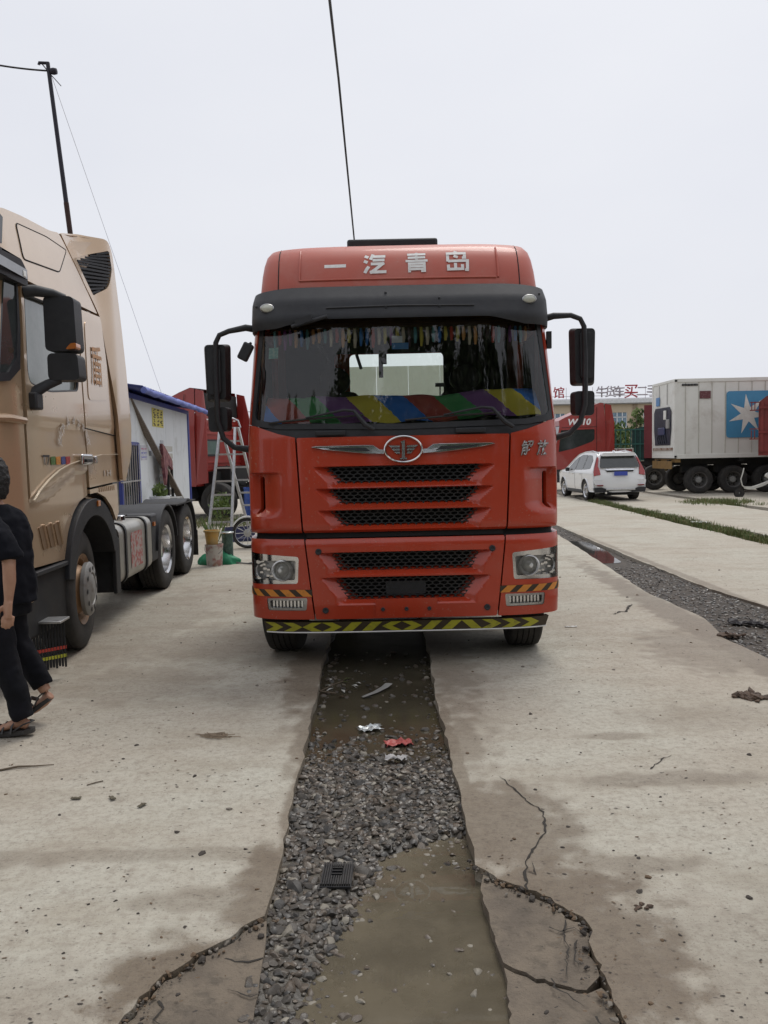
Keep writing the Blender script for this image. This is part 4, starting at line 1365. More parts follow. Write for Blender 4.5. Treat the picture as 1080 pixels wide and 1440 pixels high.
# dark inner shell (seen only in the joints), with the cab's whole volume
shell = [(-1.5, .62), (-.35, .62), (-.3, 1.0), (-.05, 1.28), (.33, 1.40), (.75, 1.3), (1.0, 1.05), (1.2, 1.1), (1.25, 1.5), (1.3, 2.2), (1.0, 3.1), (1.1, 3.75), (.3, 3.74), (-.95, 3.6), (-1.28, 3.42), (-1.2, 3.1), (-1.35, 2.3), (-1.5, 1.9)]
sm = MB()
sm.prism(shell, lambda u, v, d: (gs(-.075)(u, v)[0] * (1 if d == 0 else 1) if d == 0 else -2.48 - gs()(u, v)[0], u, v), 0, 1)
sm.build('cab_shell', GOLD, GT, smooth=20)
def dark_under(poly, off):
    pass
# dark liner right behind the panel joints
patch(rounded([(-1.06, .90), (-.33, .88), (-.25, 1.1), (0, 1.30), (.33, 1.42), (.7, 1.36), (1.05, 1.12), (1.18, 1.15), (1.26, 1.5), (1.24, 2.2), (1.0, 3.16), (-1.0, 3.10), (-1.06, 2.2)], .02), [], gs(-.055), .1, 0).build('joint_liner', SEAM, GT)
P1 = rounded([(-1.36, 3.22), (-.98, 3.135), (.955, 3.195), (.50, 3.70), (.36, 3.83), (.10, 3.775), (-.55, 3.71), (-1.0, 3.645), (-1.3, 3.47)], [.02, .02, .02, .1, .05, .1, .1, .1, .08])
skyp = rounded([(-.78, 3.31), (.05, 3.40), (.44, 3.69), (-.05, 3.68), (-.74, 3.60)], .05)
rf = patch(P1, [], gs(.0), .05, .03).build('roof_side', GOLD, GT, smooth=30)
def groove(P, w, name, parent, off=.002, mt=None):
    m_ = MB()
    pts = [gs(off)(a, b) for a, b in dens(P, .05)]
    m_.tube(pts + [pts[0]], w, 6, caps=False)
    return m_.build(name, mt or SEAM, parent)
patch(skyp, [], gs(.004), .05, .006).build('side_hatch', GOLD, rf)
groove(skyp, .006, 'hatch_seal', rf)
P2 = rounded([(.99, 3.19), (1.225, 2.2), (1.255, 1.52), (1.34, 1.50), (1.62, 1.78), (1.69, 2.1), (1.62, 2.7), (1.50, 3.35), (1.385, 3.90), (1.25, 4.0), (.9, 3.965), (.42, 3.845), (.53, 3.71)], [.02, 0, .02, .03, .08, .05, 0, .05, .08, .1, .05, .05, .05])
vent = rounded([(.70, 3.68), (.93, 3.37), (1.20, 3.50), (1.33, 3.72), (1.27, 3.90)], [.03, .03, .08, .05, .05])
def bulge(s, z):
    return -.06 * sstep(.95, 1.3, s) - (.15 * max(0, z - 3.12) + .05 * max(0, z - 3.12) ** 2) * sstep(.75, 1.25, s)
fair = patch(P2, [vent], gs(.0, bulge), .05, .04).build('side_fairing', GOLD, GT, smooth=35)
patch(rounded([(.66, 3.70), (.92, 3.33), (1.24, 3.47), (1.36, 3.74), (1.29, 3.94)], .03), [], gs(-.03, bulge), .06, 0).build('vent_back', SEAM, fair)
for k in range(13):
    zz = 3.42 + k * .036
    a0 = float(np.interp(zz, [3.37, 3.68, 3.9], [.95, .72, 1.2]))
    a1 = float(np.interp(zz, [3.37, 3.5, 3.72, 3.9], [1.0, 1.19, 1.31, 1.27]))
    if a1 - a0 < .03: continue
    m = MB()
    m.bar(gs(-.016, bulge)(a0, zz - .03), gs(-.004, bulge)(a1, zz + .03), .012, .02)
    m.build('vent_slat', BLACKP, fair, smooth=0)
# inner side of the fairing so that it is a real hollow shell
m = MB()
m.prism([(1.2, 1.5), (1.34, 1.50), (1.62, 1.78), (1.69, 2.1), (1.62, 2.7), (1.50, 3.35), (1.385, 3.90), (1.25, 3.97), (.5, 3.80), (.99, 3.15)], lambda u, v, d: (gs(-.05, bulge)(u, v)[0] - d, u, v), 0, .02)
m.build('fairing_lining', GOLD, GT, smooth=20)
# roof of the cab (top face between both sides)
m = MB()
prof = [(-1.34, 3.3), (-1.24, 3.52), (-1.0, 3.645), (-.5, 3.715), (.10, 3.785), (.36, 3.84), (.9, 3.965), (1.22, 4.0), (1.33, 3.95)]
def rt(u, v):
    s_, z_ = prof[int(round(u * (len(prof) - 1)))]
    t = v * 2 - 1
    xe = gs(-.01, bulge)(s_, min(z_, 3.9))[0]
    return (-1.24 + (1.24 + xe) * t, s_, z_ - .02 + .10 * (1 - t * t))
m.grid(rt, len(prof) - 1, 14)
m.build('roof', GOLD, GT, smooth=180)
# door
Pd = rounded([(-1.03, .905), (-.335, .885), (-.26, 1.08), (-.10, 1.26), (.10, 1.36), (.305, 1.405), (.305, 1.75), (.27, 2.05), (.255, 2.6), (.27, 3.125), (-.985, 3.085), (-1.02, 2.4), (-1.045, 1.5)], [.05, .03, .08, .08, .06, .01, 0, 0, 0, .02, .03, 0, 0])
Pw = rounded([(-.93, 3.015), (-.965, 2.42), (-.93, 2.335), (-.55, 2.295), (.14, 2.36), (.175, 2.42), (.165, 3.065)], [.03, .05, .05, .1, .04, .04, .04])
def dent(s, z):            # raised shoulder line and the scooped lower panel
    t = .012 * sstep(2.06, 2.00, z)
    if z < 1.62: t += .022 * sstep(.0, .05, (1.46 + .22 * sstep(-1.0, .3, s)) - z) * sstep(.5, .2, s)
    return t - .012
door = patch(Pd, [Pw], gs(.004, dent), .035, .03).build('door', GOLD, GT, smooth=30)
patch(Pw, [], gs(-.02), .1, 0).build('door_window', mat('grey-green side glass with painted reflection', (.20, .235, .225), .10, col2=(.25, .28, .27), spec=.8, rvar=.02), door)  # the pane's reflection is put into the base colour
groove(Pw, .014, 'window_seal', door, .004, BLACKP)
# three slots low on the door, their recess shade painted as darker gold
for k in range(3):
    a = -.86 + k * .16
    patch(rounded([(a + .05, 1.02), (a + .13, 1.03), (a + .06, 1.22), (a - .03, 1.21)], .02), [], gs(-.010, None), .04, .01).build('door_slot', mat('shaded gold slot', (.26, .17, .10), .45, metal=.3), door)
    m = MB()
    m.tube([gs(-.012)(a + .14, 1.028), gs(-.012)(a + .068, 1.225)], .012, 6)
    m.build('slot_lip', GOLD, door)
P4 = rounded([(.335, 1.475), (1.215, 1.505), (1.20, 2.16), (.965, 3.165), (.305, 3.13), (.29, 2.6), (.305, 2.05), (.335, 1.75)], .015)
sp_ = patch(P4, [], gs(.004, lambda s, z: -.012 + .012 * sstep(2.06, 2.0, z)), .04, .03).build('sleeper_side', GOLD, GT, smooth=30)
skp = rounded([(.42, 2.30), (1.02, 2.34), (1.03, 2.75), (.86, 3.06), (.44, 3.04)], .07)
patch(skp, [], gs(.022), .06, .006).build('sleeper_hatch', GOLD, sp_)
m = MB()
pts = [gs(.006 + .004)(a, b) for a, b in ((.30, 2.03), (.6, 2.015), (1.205, 1.985))]
m.tube(pts, .006, 6)
m.build('panel_joint', SEAM, sp_)
P5 = rounded([(.335, 1.415), (.335, 1.455), (1.215, 1.485), (1.215, 1.18), (1.12, 1.10), (1.0, 1.24), (.8, 1.36), (.55, 1.42)], .01)
sk = patch(P5, [], gs(.004), .05, .03).build('sleeper_skirt', GOLD, GT, smooth=30)
for k in range(9):
    MB().bar(gs(.006)(.62 + k * .06, 1.42), gs(.006)(.62 + k * .06, 1.47), .02, .008, (1, 0, 0)).build('skirt_rib', GOLD, sk, smooth=0)
P0 = rounded([(-1.5, .62), (-1.07, .66), (-1.08, 1.5), (-1.06, 2.2), (-1.02, 2.9), (-1.0, 3.1), (-1.2, 3.1), (-1.36, 2.35), (-1.5, 2.2)], .02)
fc = patch(P0, [], gs(.0), .05, .04).build('corner_panel', GOLD, GT, smooth=35)
m = MB()
m.tube([gs(.012)(-1.52, 2.045), gs(.018)(-1.3, 2.05), gs(.012)(-1.08, 2.04)], [.028, .032, .028], 8)
m.build('corner_ridge', GOLD, fc)
m = MB()
m.prism([(-1.36, 2.34), (-1.2, 2.36), (-1.12, 2.6), (-1.10, 3.08), (-1.24, 3.08)], lambda u, v, d: (gs(.012)(u, v)[0] + d, u, v), 0, .012)
m.build('windscreen_edge', DGLASS, GT)
m = MB()
m.prism([(-1.42, 2.30), (-1.27, 2.32), (-1.13, 2.42), (-1.09, 2.7), (-1.08, 3.08), (-1.10, 3.08), (-1.13, 2.72), (-1.17, 2.5), (-1.28, 2.38), (-1.42, 2.36)], lambda u, v, d: (gs(.014)(u, v)[0] + d, u, v), 0, .02)
m.build('windscreen_seal', BLACKP, GT)
m = MB()
m.prism(rounded([(-1.62, 3.06), (-1.0, 3.05), (-1.0, 3.16), (-1.1, 3.23), (-1.62, 3.26)], .03), lambda u, v, d: (d - .10 * max(0, -1.1 - u), u, v), -.30, .05)
vz = m.build('sun_visor', BLACKP, GT, bevel=.015)
m = MB()
m.box(.05, .056, -1.5, -1.02, 3.10, 3.17)
m.build('visor_light_bar', mat('grey visor lamp bar', (.25, .26, .28), .2, coat=.4), vz, smooth=0)
MB().box(.054, .062, -1.10, -1.05, 3.105, 3.15).build('marker_lamp', mat('white marker lamp', (.8, .8, .76), .3), vz, bevel=.004)
m = MB()
m.prism([(-1.34, 3.33), (-1.16, 3.33), (-1.02, 3.56), (-1.12, 3.60), (-1.3, 3.5)], lambda u, v, d: (gs(.004)(u, v)[0] + d, u, v), 0, .01)
m.build('roof_window', DGLASS, GT)
# decorative stripe, script, handle, coloured badge
m = MB()
c_ = [(-1.03, 1.43), (-.9, 1.50), (-.7, 1.58), (-.45, 1.655), (-.2, 1.70), (.1, 1.735), (.3, 1.752), (.7, 1.785), (1.2, 1.79), (1.55, 1.775)]
for a, b in zip(c_[:-1], c_[1:]):
    m.bar(gs(.022)(*a), gs(.022)(*b), .006, .017, (1, 0, 0))
m.build('pinstripe', mat('pale pinstripe', (.72, .62, .47), .3), GT, smooth=0)
for nm, mt_, a in (('handle_recess', CHROME, 0),):
    m = MB()
    m.box(.012, .05, .05, .34, 1.69, 1.79)
    hd = m.build('door_handle', CHROME, door, bevel=.018, seg=3)
    MB().box(.046, .064, .10, .27, 1.715, 1.745).build('grip', BLACKP, hd, bevel=.006)
    MB().box(.02, .055, .38, .44, 1.70, 1.77).build('lock', CHROME, hd, bevel=.008)
SCRIPT = mat('worn white script', (.70, .66, .60), .6, col2=(.55, .48, .4), scale=30)
q = random.Random(21)
for k in range(9):
    a = math.pi * (1.0 - k / 8)
    cs, cz = -.03 + .36 * math.cos(a), 1.905 + .17 * math.sin(a)
    m = MB()
    rot = (a - math.pi / 2) * .6
    for _ in range(7):
        o1, o2 = q.uniform(-.032, .032), q.uniform(-.03, .03)
        ln = q.uniform(.015, .035)
        horiz = q.random() < .5
        w_, h_ = (ln, .006) if horiz else (.006, ln)
        R2 = lambda u, v: (cs + u * math.cos(rot) - v * math.sin(rot), cz + u * math.sin(rot) + v * math.cos(rot))
        P = [R2(o1 - w_, o2 - h_), R2(o1 + w_, o2 - h_), R2(o1 + w_, o2 + h_), R2(o1 - w_, o2 + h_)]
        m.add([gs(.0215)(*p) for p in P], [(0, 1, 2, 3)])
    m.build('script_character', SCRIPT, door, smooth=0)
text_build('model_lettering', 'T7', .11, BLACKP, door, lambda tx, ty: gs(.012)(-.70 + tx * 1.2, 1.735 + ty), .003)
for k, c in enumerate([(.10, .22, .05), (.75, .30, .04), (.06, .08, .30), (.5, .05, .05)]):
    MB().prism(rounded([(-.60 + k * .115, 1.70), (-.505 + k * .115, 1.70), (-.495 + k * .115, 1.77), (-.60 + k * .115, 1.765)], .015), lambda u, v, d: gs(.008 + d)(u, v), 0, .004).build('badge', mat('badge %d' % k, c, .5, col2=tuple(x * .4 for x in c), scale=60), door)
for k in range(3):
    MB().prism([(.78 + k * .10, 1.57), (.80 + k * .10, 1.57), (.80 + k * .10, 1.63), (.78 + k * .10, 1.63)], lambda u, v, d: gs(.008 + d)(u, v), 0, .003).build('script_mark', SCRIPT, sp_)
MB().prism([(.9, 1.595), (.98, 1.595), (.98, 1.605), (.9, 1.605)], lambda u, v, d: gs(.0082 + d)(u, v), 0, .003).build('script_mark', SCRIPT, sp_)
# faded orange character on the sleeper hatch
text_build('faded_lettering', '盾', .42, mat('faded orange print', (.55, .30, .14), .6, col2=(.42, .275, .165), scale=9), sp_, lambda tx, ty: gs(.032)(.70 + tx * .8, 2.62 + ty), .004)
# mirrors
M_ = empty('mirror', (0, 0, 0), (0, 0, 0), GT)
def mbox(z0, z1, w0, w1, nm, s0=-.83):
    m = MB()
    m.prism(rounded([(w0, z0), (w1, z0), (w1 - .01, z1), (w0, z1)], .045), lambda u, v, d: (u, s0 + d + .10 * max(0, u), v), -.04, .14)
    return m.build(nm, BLACKP, M_, bevel=.025, seg=3)
mbox(2.585, 3.01, .10, .335, 'main_mirror')
mbox(2.36, 2.57, .11, .345, 'wide_angle_mirror')
m = MB()
m.prism(rounded([(.26, 2.595), (.345, 2.60), (.345, 2.645), (.30, 2.64)], .015), lambda u, v, d: (u, -.83 + d + .03, v), -.08, .02)
m.build('turn_signal', AMBER, M_, bevel=.004)
m = MB()
m.tube([(-.02, -.93, 3.03), (.06, -.90, 3.04), (.17, -.84, 3.03), (.25, -.80, 3.0)], [.05, .045, .035, .03], 10)
m.build('mirror_arm', BLACKP, M_)
m = MB()
m.tube([(.18, -.80, 2.37), (.10, -.84, 2.33), (.03, -.88, 2.28), (.0, -.9, 2.24)], [.035, .04, .045, .05], 10)
m.build('mirror_arm', BLACKP, M_)
MB().box(-.02, .06, -.98, -.84, 2.13, 2.26).build('mirror_mount', BLACKP, M_, bevel=.015)
# wheel arch, steps, lower panels
def arch(r0, r1, a0, a1, x0, x1, nm, c=(.38, .62), sx=1.0, mt=BLACKP):
    A_ = np.linspace(R_(a0), R_(a1), 24)
    P = [(c[0] + sx * r1 * math.cos(a), c[1] + r1 * math.sin(a)) for a in A_] + [(c[0] + sx * r0 * math.cos(a), c[1] + r0 * math.sin(a)) for a in reversed(A_)]
    m = MB()
    m.prism(P, lambda u, v, d: (d, u, v), x0, x1)
    return m.build(nm, mt, GT, smooth=30, bevel=.01)
ar = arch(.60, .76, 18, 172, -.45, .03, 'front_mudguard', (.36, .61))
MB().box(.028, .045, .43, .50, 1.29, 1.345).build('side_marker', AMBER, ar, bevel=.004)
m = MB()
m.box(-.02, .02, .98, 1.13, .35, .92)
m.box(-.5, -.02, 1.06, 1.13, .35, 1.2)
m.build('rear_flap', BLACKP, GT, bevel=.01)
m = MB()
m.box(-.5, -.01, -1.45, -.34, .36, .86)
m.build('step_box', DARK, GT, bevel=.03)
m = MB()
m.box(-.45, .02, -1.05, -.36, .84, .875)
m.build('step_tread', BLACKP, GT, bevel=.006)
# hanging step with brush fringe and two bright bands
FL = empty('mud_flap', (0, 0, 0), (0, 0, 0), GT)
MB().box(-.10, .16, -1.00, -.80, .462, .480).build('flap_plate', ALU, FL, bevel=.003)
for k in range(12):
    x = -.075 + k * .019
    m = MB()
    m.bar((x, -1.0 + .012 * k, .462), (x + .002, -1.0 + .012 * k, .09 + .008 * math.sin(k * 2.2)), .016, .004, (0, 1, 0))
    m.build('flap_strip', BLACKP, FL, smooth=0)
for z, mt_ in ((.235, mat('red fringe band', (.5, .05, .03), .6)), (.168, mat('yellow fringe band', (.5, .5, .04), .6))):
    m = MB()
    m.bar((-.085, -1.009, z), (.145, -.862, z + .01), .006, .026, (0, 0, 1))
    m.build('fringe_band', mt_, FL, smooth=0)
MB().box(-.13, -.105, -1.0, -.97, .36, .47).build('flap_bracket', RIMGOLD, FL)
fw = wheel(GT, (-.185, .14, .545), .545, .31, .315, 1, 'front', RIMGOLD, HUBGREY, R_(6))
m = MB()
m.lathe([(.245, .165), (.25, .20), (.235, .215), (.15, .225), (.145, .215), (.12, .225), (.0, .235)], n=40)
hc = m.build('hub_cover', HUBGREY, fw)
m = MB()
for k in range(10):
    a = 2 * math.pi * k / 10
    m.lathe([(.024, .2235), (.0, .2245)], c=(0, .192 * math.cos(a), .192 * math.sin(a)), n=12)
m.build('hub_holes', SEAM, fw, smooth=0)
wheel(GT, (-2.30, .14, .545), .545, .31, .315, -1, 'front', RIMGOLD, HUBGREY, R_(6))
CHR2 = mat('polished alloy rim', (.72, .72, .73), .18, metal=1., col2=(.55, .55, .56), scale=5, dirt=(.3, .28, .25), dscale=3, damt=.3)
for sy in (3.42, 4.78):
    wheel(GT, (-.16, sy, .53), .53, .29, .315, 1, 'dish', CHR2, CHR2)
    wheel(GT, (-.50, sy, .53), .53, .29, .315, 1, 'dish', RIMDARK, RIMDARK)
    wheel(GT, (-2.3, sy, .53), .53, .29, .315, -1, 'dish', CHR2, CHR2)
    wheel(GT, (-1.97, sy, .53), .53, .29, .315, -1, 'dish', RIMDARK, RIMDARK)
# fuel tank
TANK = mat('dull aluminium fuel tank', (.42, .41, .38), .38, metal=.75, col2=(.34, .33, .3), scale=4, dirt=(.2, .18, .15), dscale=3, damt=.5)
m = MB()
m.prism(rounded([(-.62, .40), (-.0, .40), (-.0, 1.04), (-.62, 1.04)], .12), lambda u, v, d: (u, d, v), 1.2, 2.55)
tk = m.build('fuel_tank', TANK, GT, smooth=50, bevel=.02)
for sy in (1.42, 2.28):
    m = MB()
    o_, i_ = rounded([(-.63, .385), (.014, .385), (.014, 1.055), (-.63, 1.055)], .125), rounded([(-.62, .40), (.003, .40), (.003, 1.04), (-.62, 1.04)], .12)
    n_ = len(o_)
    vs = [(p[0], sy + d, p[1]) for d in (-.028, .028) for p in o_] + [(p[0], sy + d, p[1]) for d in (-.028, .028) for p in i_]
    fs = [(i, (i + 1) % n_, n_ + (i + 1) % n_, n_ + i) for i in range(n_)]
    for off in (0, 1):
        fs += [(off * n_ + i, off * n_ + (i + 1) % n_, (2 + off) * n_ + (i + 1) % n_, (2 + off) * n_ + i) for i in range(n_)]
    m.add(vs, fs)
    m.build('tank_strap', BLACKP, tk)
m = MB()
m.lathe([(.06, 0), (.06, .05), (.045, .06), (0, .06)], (-.2, 1.95, 1.04), 'Z', 20)
m.build('filler_cap', CHROME, tk)
patch(rounded([(1.62, .52), (2.10, .52), (2.10, .92), (1.62, .92)], .02), [], lambda u, v: (.004, u, v), .1, 0).build('tank_print', mat('smeared red print', (.38, .10, .09), .6, col2=(.42, .39, .36), scale=16, contrast=(.42, .58)), tk)
m = MB()
m.box(-.5, -.02, 2.62, 2.95, .45, 1.05)
m.build('battery_box', BLACKP, GT, bevel=.03)
MB().box(-.02, .0, 2.70, 2.78, .9, .95).build('side_marker', AMBER, GT)
arch(.56, .585, 10, 178, -.62, .01, 'rear_mudguard', (3.42, .55), 1.0)
arch(.56, .585, -5, 120, -.62, .01, 'rear_mudguard', (4.78, .55), 1.0)
m = MB()
m.box(-.6, .02, 5.36, 5.375, .2, .6)
m.build('tail_flap', RUBBER, GT, smooth=0)
m = MB()
for x in (-.85, -1.66):
    m.box(x - .04, x + .04, -.8, 6.0, .62, .95)
m.box(-1.66, -.85, .3, 1.1, .5, 1.3)
m.build('chassis', DARK, GT, smooth=0)
m = MB()
m.box(-2.2, -.3, 1.5, 2.6, .96, 1.06)
m.build('catwalk', DARK, GT, smooth=0)
m = MB()
m.prism([(.5 * math.cos(a), .45 * math.sin(a)) for a in np.linspace(.5, 5.8, 20)], lambda u, v, d: (-1.25 + v, 4.1 - u, 1.0 + d), 0, .08)
m.build('fifth_wheel', DARK, GT, smooth=0)
m = MB()
m.box(-.62, .02, 3.9, 5.3, 1.075, 1.095)
m.build('mudguard_top', DARK, GT, smooth=0)
# ================================================================== PERSON walking at the left edge
PE = thing('person', 'person in a black t-shirt, dark trousers and sandals walking past the gold truck', 'person', (-2.468, 4.95, .012), 0)
SKIN = mat('skin', (.42, .235, .155), .55, col2=(.36, .19, .125), scale=14)
TEE = mat('black cotton t-shirt', (.005, .0055, .009), .95, col2=(.009, .0095, .014), scale=5, bump=.25, bscale=14, spec=.2)
TRS = mat('dark sports trousers', (.004, .0045, .007), .9, col2=(.008, .008, .012), scale=5, bump=.35, bscale=11, spec=.25)
HAIR = mat('short black hair', (.012, .011, .011), .6, bump=.6, bscale=120)
SAND = mat('dark leather sandal', (.028, .027, .028), .55, col2=(.045, .042, .04), scale=12)
def blob(name, mt, parts, voxel, smooth_it=4):
    m = MB()
    for pts, rs in parts:
        m.tube(pts, rs, 14)
    o = m.build(name, mt, PE, smooth=180)
    md = o.modifiers.new('remesh', 'REMESH')
    md.mode = 'VOXEL'
    md.voxel_size = voxel
    md.use_smooth_shade = True
    if name == 'hair':
        tx_ = bpy.data.textures.new('tufts', 'CLOUDS')
        tx_.noise_scale = .02
        dp = o.modifiers.new('tufts', 'DISPLACE')
        dp.texture = tx_
        dp.strength = .014
        smooth_it = 1
    if voxel > .0105:      # folds of the cloth
        tx_ = bpy.data.textures.new('folds', 'CLOUDS')
        tx_.noise_scale = .09
        dp = o.modifiers.new('folds', 'DISPLACE')
        dp.texture = tx_
        dp.strength = .035
        dp.mid_level = .5
    sm_ = o.modifiers.new('smooth', 'SMOOTH')
    sm_.factor = .5
    sm_.iterations = smooth_it
    return o
# local axes: he faces -X, his left side towards the camera (-Y)
LS = -.19        # left (near) shoulder y
HX = .005
body = []
body.append(([(.0, 0, 1.30), (-.005, 0, 1.42), (-.02, 0, 1.47), (-.035, 0, 1.54)], [(.075, .08), (.07, .075), (.058, .062), (.056, .06)]))
body.append(([(HX - .02, 0, 1.50), (HX - .03, 0, 1.545), (HX - .04, 0, 1.595), (HX - .04, 0, 1.65), (HX - .03, 0, 1.70), (HX - .025, 0, 1.73)], [(.05, .055), (.068, .085), (.075, .097), (.076, .10), (.064, .085), (.03, .045)]))
body.append(([(HX - .115, 0, 1.61), (HX - .155, 0, 1.595), (HX - .14, 0, 1.575)], [.014, .016, .012]))
body.append(([(HX - .09, -.0, 1.545), (HX - .12, 0, 1.535), (HX - .11, 0, 1.51)], [.028, .022, .02]))
for sy in (-1, 1):
    body.append(([(HX - .03, sy * .076, 1.635), (HX - .02, sy * .088, 1.61), (HX - .03, sy * .078, 1.575)], [.016, .022, .012]))
AX = .20
body.append(([(.06, LS + .02, 1.33), (AX - .01, LS - .055, 1.20), (AX, LS - .075, 1.10)], [(.04, .04), (.042, .040), (.040, .038)]))
body.append(([(AX, LS - .075, 1.10), (AX + .0, LS - .08, 1.0), (AX - .01, LS - .08, .90), (AX - .015, LS - .08, .865)], [(.042, .038), (.041, .037), (.031, .026), (.029, .024)]))
body.append(([(AX - .015, LS - .08, .875), (AX - .02, LS - .082, .82), (AX - .022, LS - .082, .775)], [(.040, .022), (.046, .021), (.041, .017)]))
for k, (dx, ln) in enumerate(((.034, .062), (.013, .078), (-.008, .082), (-.028, .072))):
    x0 = AX - .02 + dx
    body.append(([(x0, LS - .082, .785), (x0 - .004, LS - .09, .785 - ln * .45), (x0 - .010, LS - .083, .785 - ln * .8), (x0 - .014, LS - .07, .785 - ln)], [.0098, .0094, .0087, .0066]))
body.append(([(AX - .05, LS - .082, .845), (AX - .075, LS - .085, .81), (AX - .082, LS - .08, .775), (AX - .077, LS - .073, .75)], [.012, .012, .0105, .008]))
body.append(([(.0, .17, 1.33), (-.06, .25, 1.1), (-.14, .25, .95), (-.17, .24, .85)], [.036, .036, .034, .03]))
body.append(([(.0, 0, 1.36), (.01, 0, 1.15), (.02, 0, .98)], [(.08, .13), (.085, .13), (.08, .11)]))
body.append(([(.03, -.07, .92), (.06, -.10, .55), (.13, -.11, .25), (.165, -.11, .10)], [.06, .055, .045, .036]))
body.append(([(.19, -.11, .055), (.15, -.112, .075), (.08, -.118, .060), (.01, -.125, .040), (-.025, -.13, .034)], [(.030, .03), (.034, .04), (.042, .026), (.044, .016), (.036, .011)]))
for k in range(5):
    body.append(([(-.015, -.155 + k * .017, .036), (-.052 + abs(k - .6) * .006, -.158 + k * .0165, .030)], [.0095, .007]))
body.append(([(.03, .07, .92), (.03, .12, .55), (.16, .13, .28), (.205, .13, .20)], [.06, .055, .045, .036]))
body.append(([(.235, .13, .175), (.19, .13, .13), (.13, .13, .08), (.065, .13, .045), (.03, .13, .036)], [(.030, .03), (.034, .035), (.042, .026), (.044, .016), (.036, .011)]))
bd = blob('body', SKIN, body, .0062, 3)
part = blob
part('hair', HAIR, [([(HX + .005, 0, 1.485), (HX + .008, 0, 1.53), (HX + .01, 0, 1.60), (HX - .005, 0, 1.665), (HX - .025, 0, 1.72), (HX - .035, 0, 1.745)], [(.050, .062), (.064, .078), (.076, .090), (.080, .096), (.064, .083), (.03, .04)]),
                    ([(HX - .085, 0, 1.685), (HX - .03, 0, 1.725), (HX + .035, 0, 1.69)], [(.05, .03), (.075, .045), (.06, .05)])], .006, 1)
part('t_shirt', TEE, [([(.045, 0, .82), (.045, 0, .92), (.042, 0, 1.05), (.035, 0, 1.20), (.015, 0, 1.32), (.0, 0, 1.40), (-.008, 0, 1.435)], [(.15, .195), (.145, .19), (.13, .185), (.125, .195), (.118, .190), (.09, .14), (.075, .09)]),
                      ([(.0, LS + .07, 1.375), (.05, LS, 1.35), (.14, LS - .05, 1.26), (AX, LS - .07, 1.16), (AX + .005, LS - .072, 1.13)], [(.07, .06), (.082, .078), (.082, .074), (.080, .070), (.080, .068)]),
                      ([(-.01, -LS - .07, 1.375), (-.01, -LS, 1.355), (-.03, -LS + .05, 1.25), (-.06, -LS + .06, 1.12)], [(.07, .06), (.08, .075), (.078, .07), (.074, .064)])], .011, 3)
part('trousers', TRS, [([(.02, 0, .90), (.02, 0, .82), (.02, 0, .74)], [(.13, .165), (.135, .175), (.12, .17)]),
                       ([(.02, -.085, .82), (.03, -.095, .66), (.055, -.105, .5), (.10, -.11, .34), (.14, -.11, .2), (.162, -.11, .10)], [(.105, .10), (.10, .095), (.09, .085), (.082, .078), (.076, .072), (.07, .066)]),
                       ([(.03, .085, .82), (.025, .10, .66), (.03, .12, .55), (.09, .125, .43), (.155, .13, .32), (.19, .13, .24)], [(.10, .10), (.092, .09), (.085, .082), (.078, .075), (.072, .07), (.066, .062)])], .011, 3)
def sandal(cx, cy, tilt, hz):
    sd = empty('sandal', (cx, cy, hz), (0, tilt, 0), PE)
    sole = [(.145, -.032), (.152, 0), (.145, .034), (.08, .04), (.0, .042), (-.08, .05), (-.125, .042), (-.14, .005), (-.13, -.04), (-.09, -.05), (.0, -.042), (.08, -.038)]
    m = MB()
    m.prism(rounded(sole, .02, 3), lambda u, v, d: (u, v, d + .012 * sstep(.02, .14, u)), 0, .026)
    m.build('sole', SAND, sd, bevel=.006)
    for xa, xb, h in ((-.085, -.06, .054), (-.035, -.015, .068), (.02, .045, .085)):
        m = MB()
        pts = [(xa, -.05, .02), ((xa * .7 + xb * .3), -.042, h * .75), ((xa + xb) / 2, .0, h + .008), ((xa * .3 + xb * .7), .042, h * .75), (xb, .05, .02)]
        m.tube(pts, [(.014, .005)] * 5, 8)
        m.build('strap', SAND, sd)
    m = MB()
    m.tube([(.04, -.045, .035), (.10, -.046, .075), (.148, 0, .085), (.10, .046, .075), (.04, .045, .035)], [(.011, .005)] * 5, 8)
    m.build('heel_strap', SAND, sd)
sandal(.08, -.118, 0, 0)
sandal(.125, .13, R_(-30), .06)
# white three-bar mark on the trouser pocket
for k in range(3):
    m = MB()
    h = .012 + .011 * k
    x = .0 + k * .017
    m.add([(x, -.192, .765), (x + .013, -.192, .765), (x + .013 - h * .35, -.194, .765 + h), (x - h * .35, -.194, .765 + h)], [(0, 1, 2, 3)])
    m.build('logo_bar', SIGNWHITE, PE, smooth=0)
# ================================================================== SITE SHED (left, behind the gold tractor)
SHL, SHR = Vector((-4.56, 13.9, 0)), R_(3.7)
SH = thing('site_shed', 'white prefabricated site shed with blue corrugated roof and blue corner trim', 'shed', SHL, SHR)
def onwall(px, py, off=0.0):
    n = Vector((math.cos(SHR), math.sin(SHR), 0))
    d = _ray(px, py)
    o = Vector((0, 0, EYE))
    p = o + d * ((SHL + n * off - o).dot(n) / d.dot(n)) - SHL
    return (-math.sin(SHR) * p.x + math.cos(SHR) * p.y, p.z)      # along the wall, height
PREFAB = mat('white sandwich panel', (.74, .77, .79), .5, col2=(.70, .73, .75), scale=1.2, dirt=(.40, .39, .36), dscale=1.4, damt=.4)
BLUE = mat('blue painted steel', (.05, .07, .30), .45, col2=(.04, .055, .24), scale=4, dirt=(.12, .12, .22), damt=.4)
w0, w1 = onwall(168, 622), onwall(196, 698)
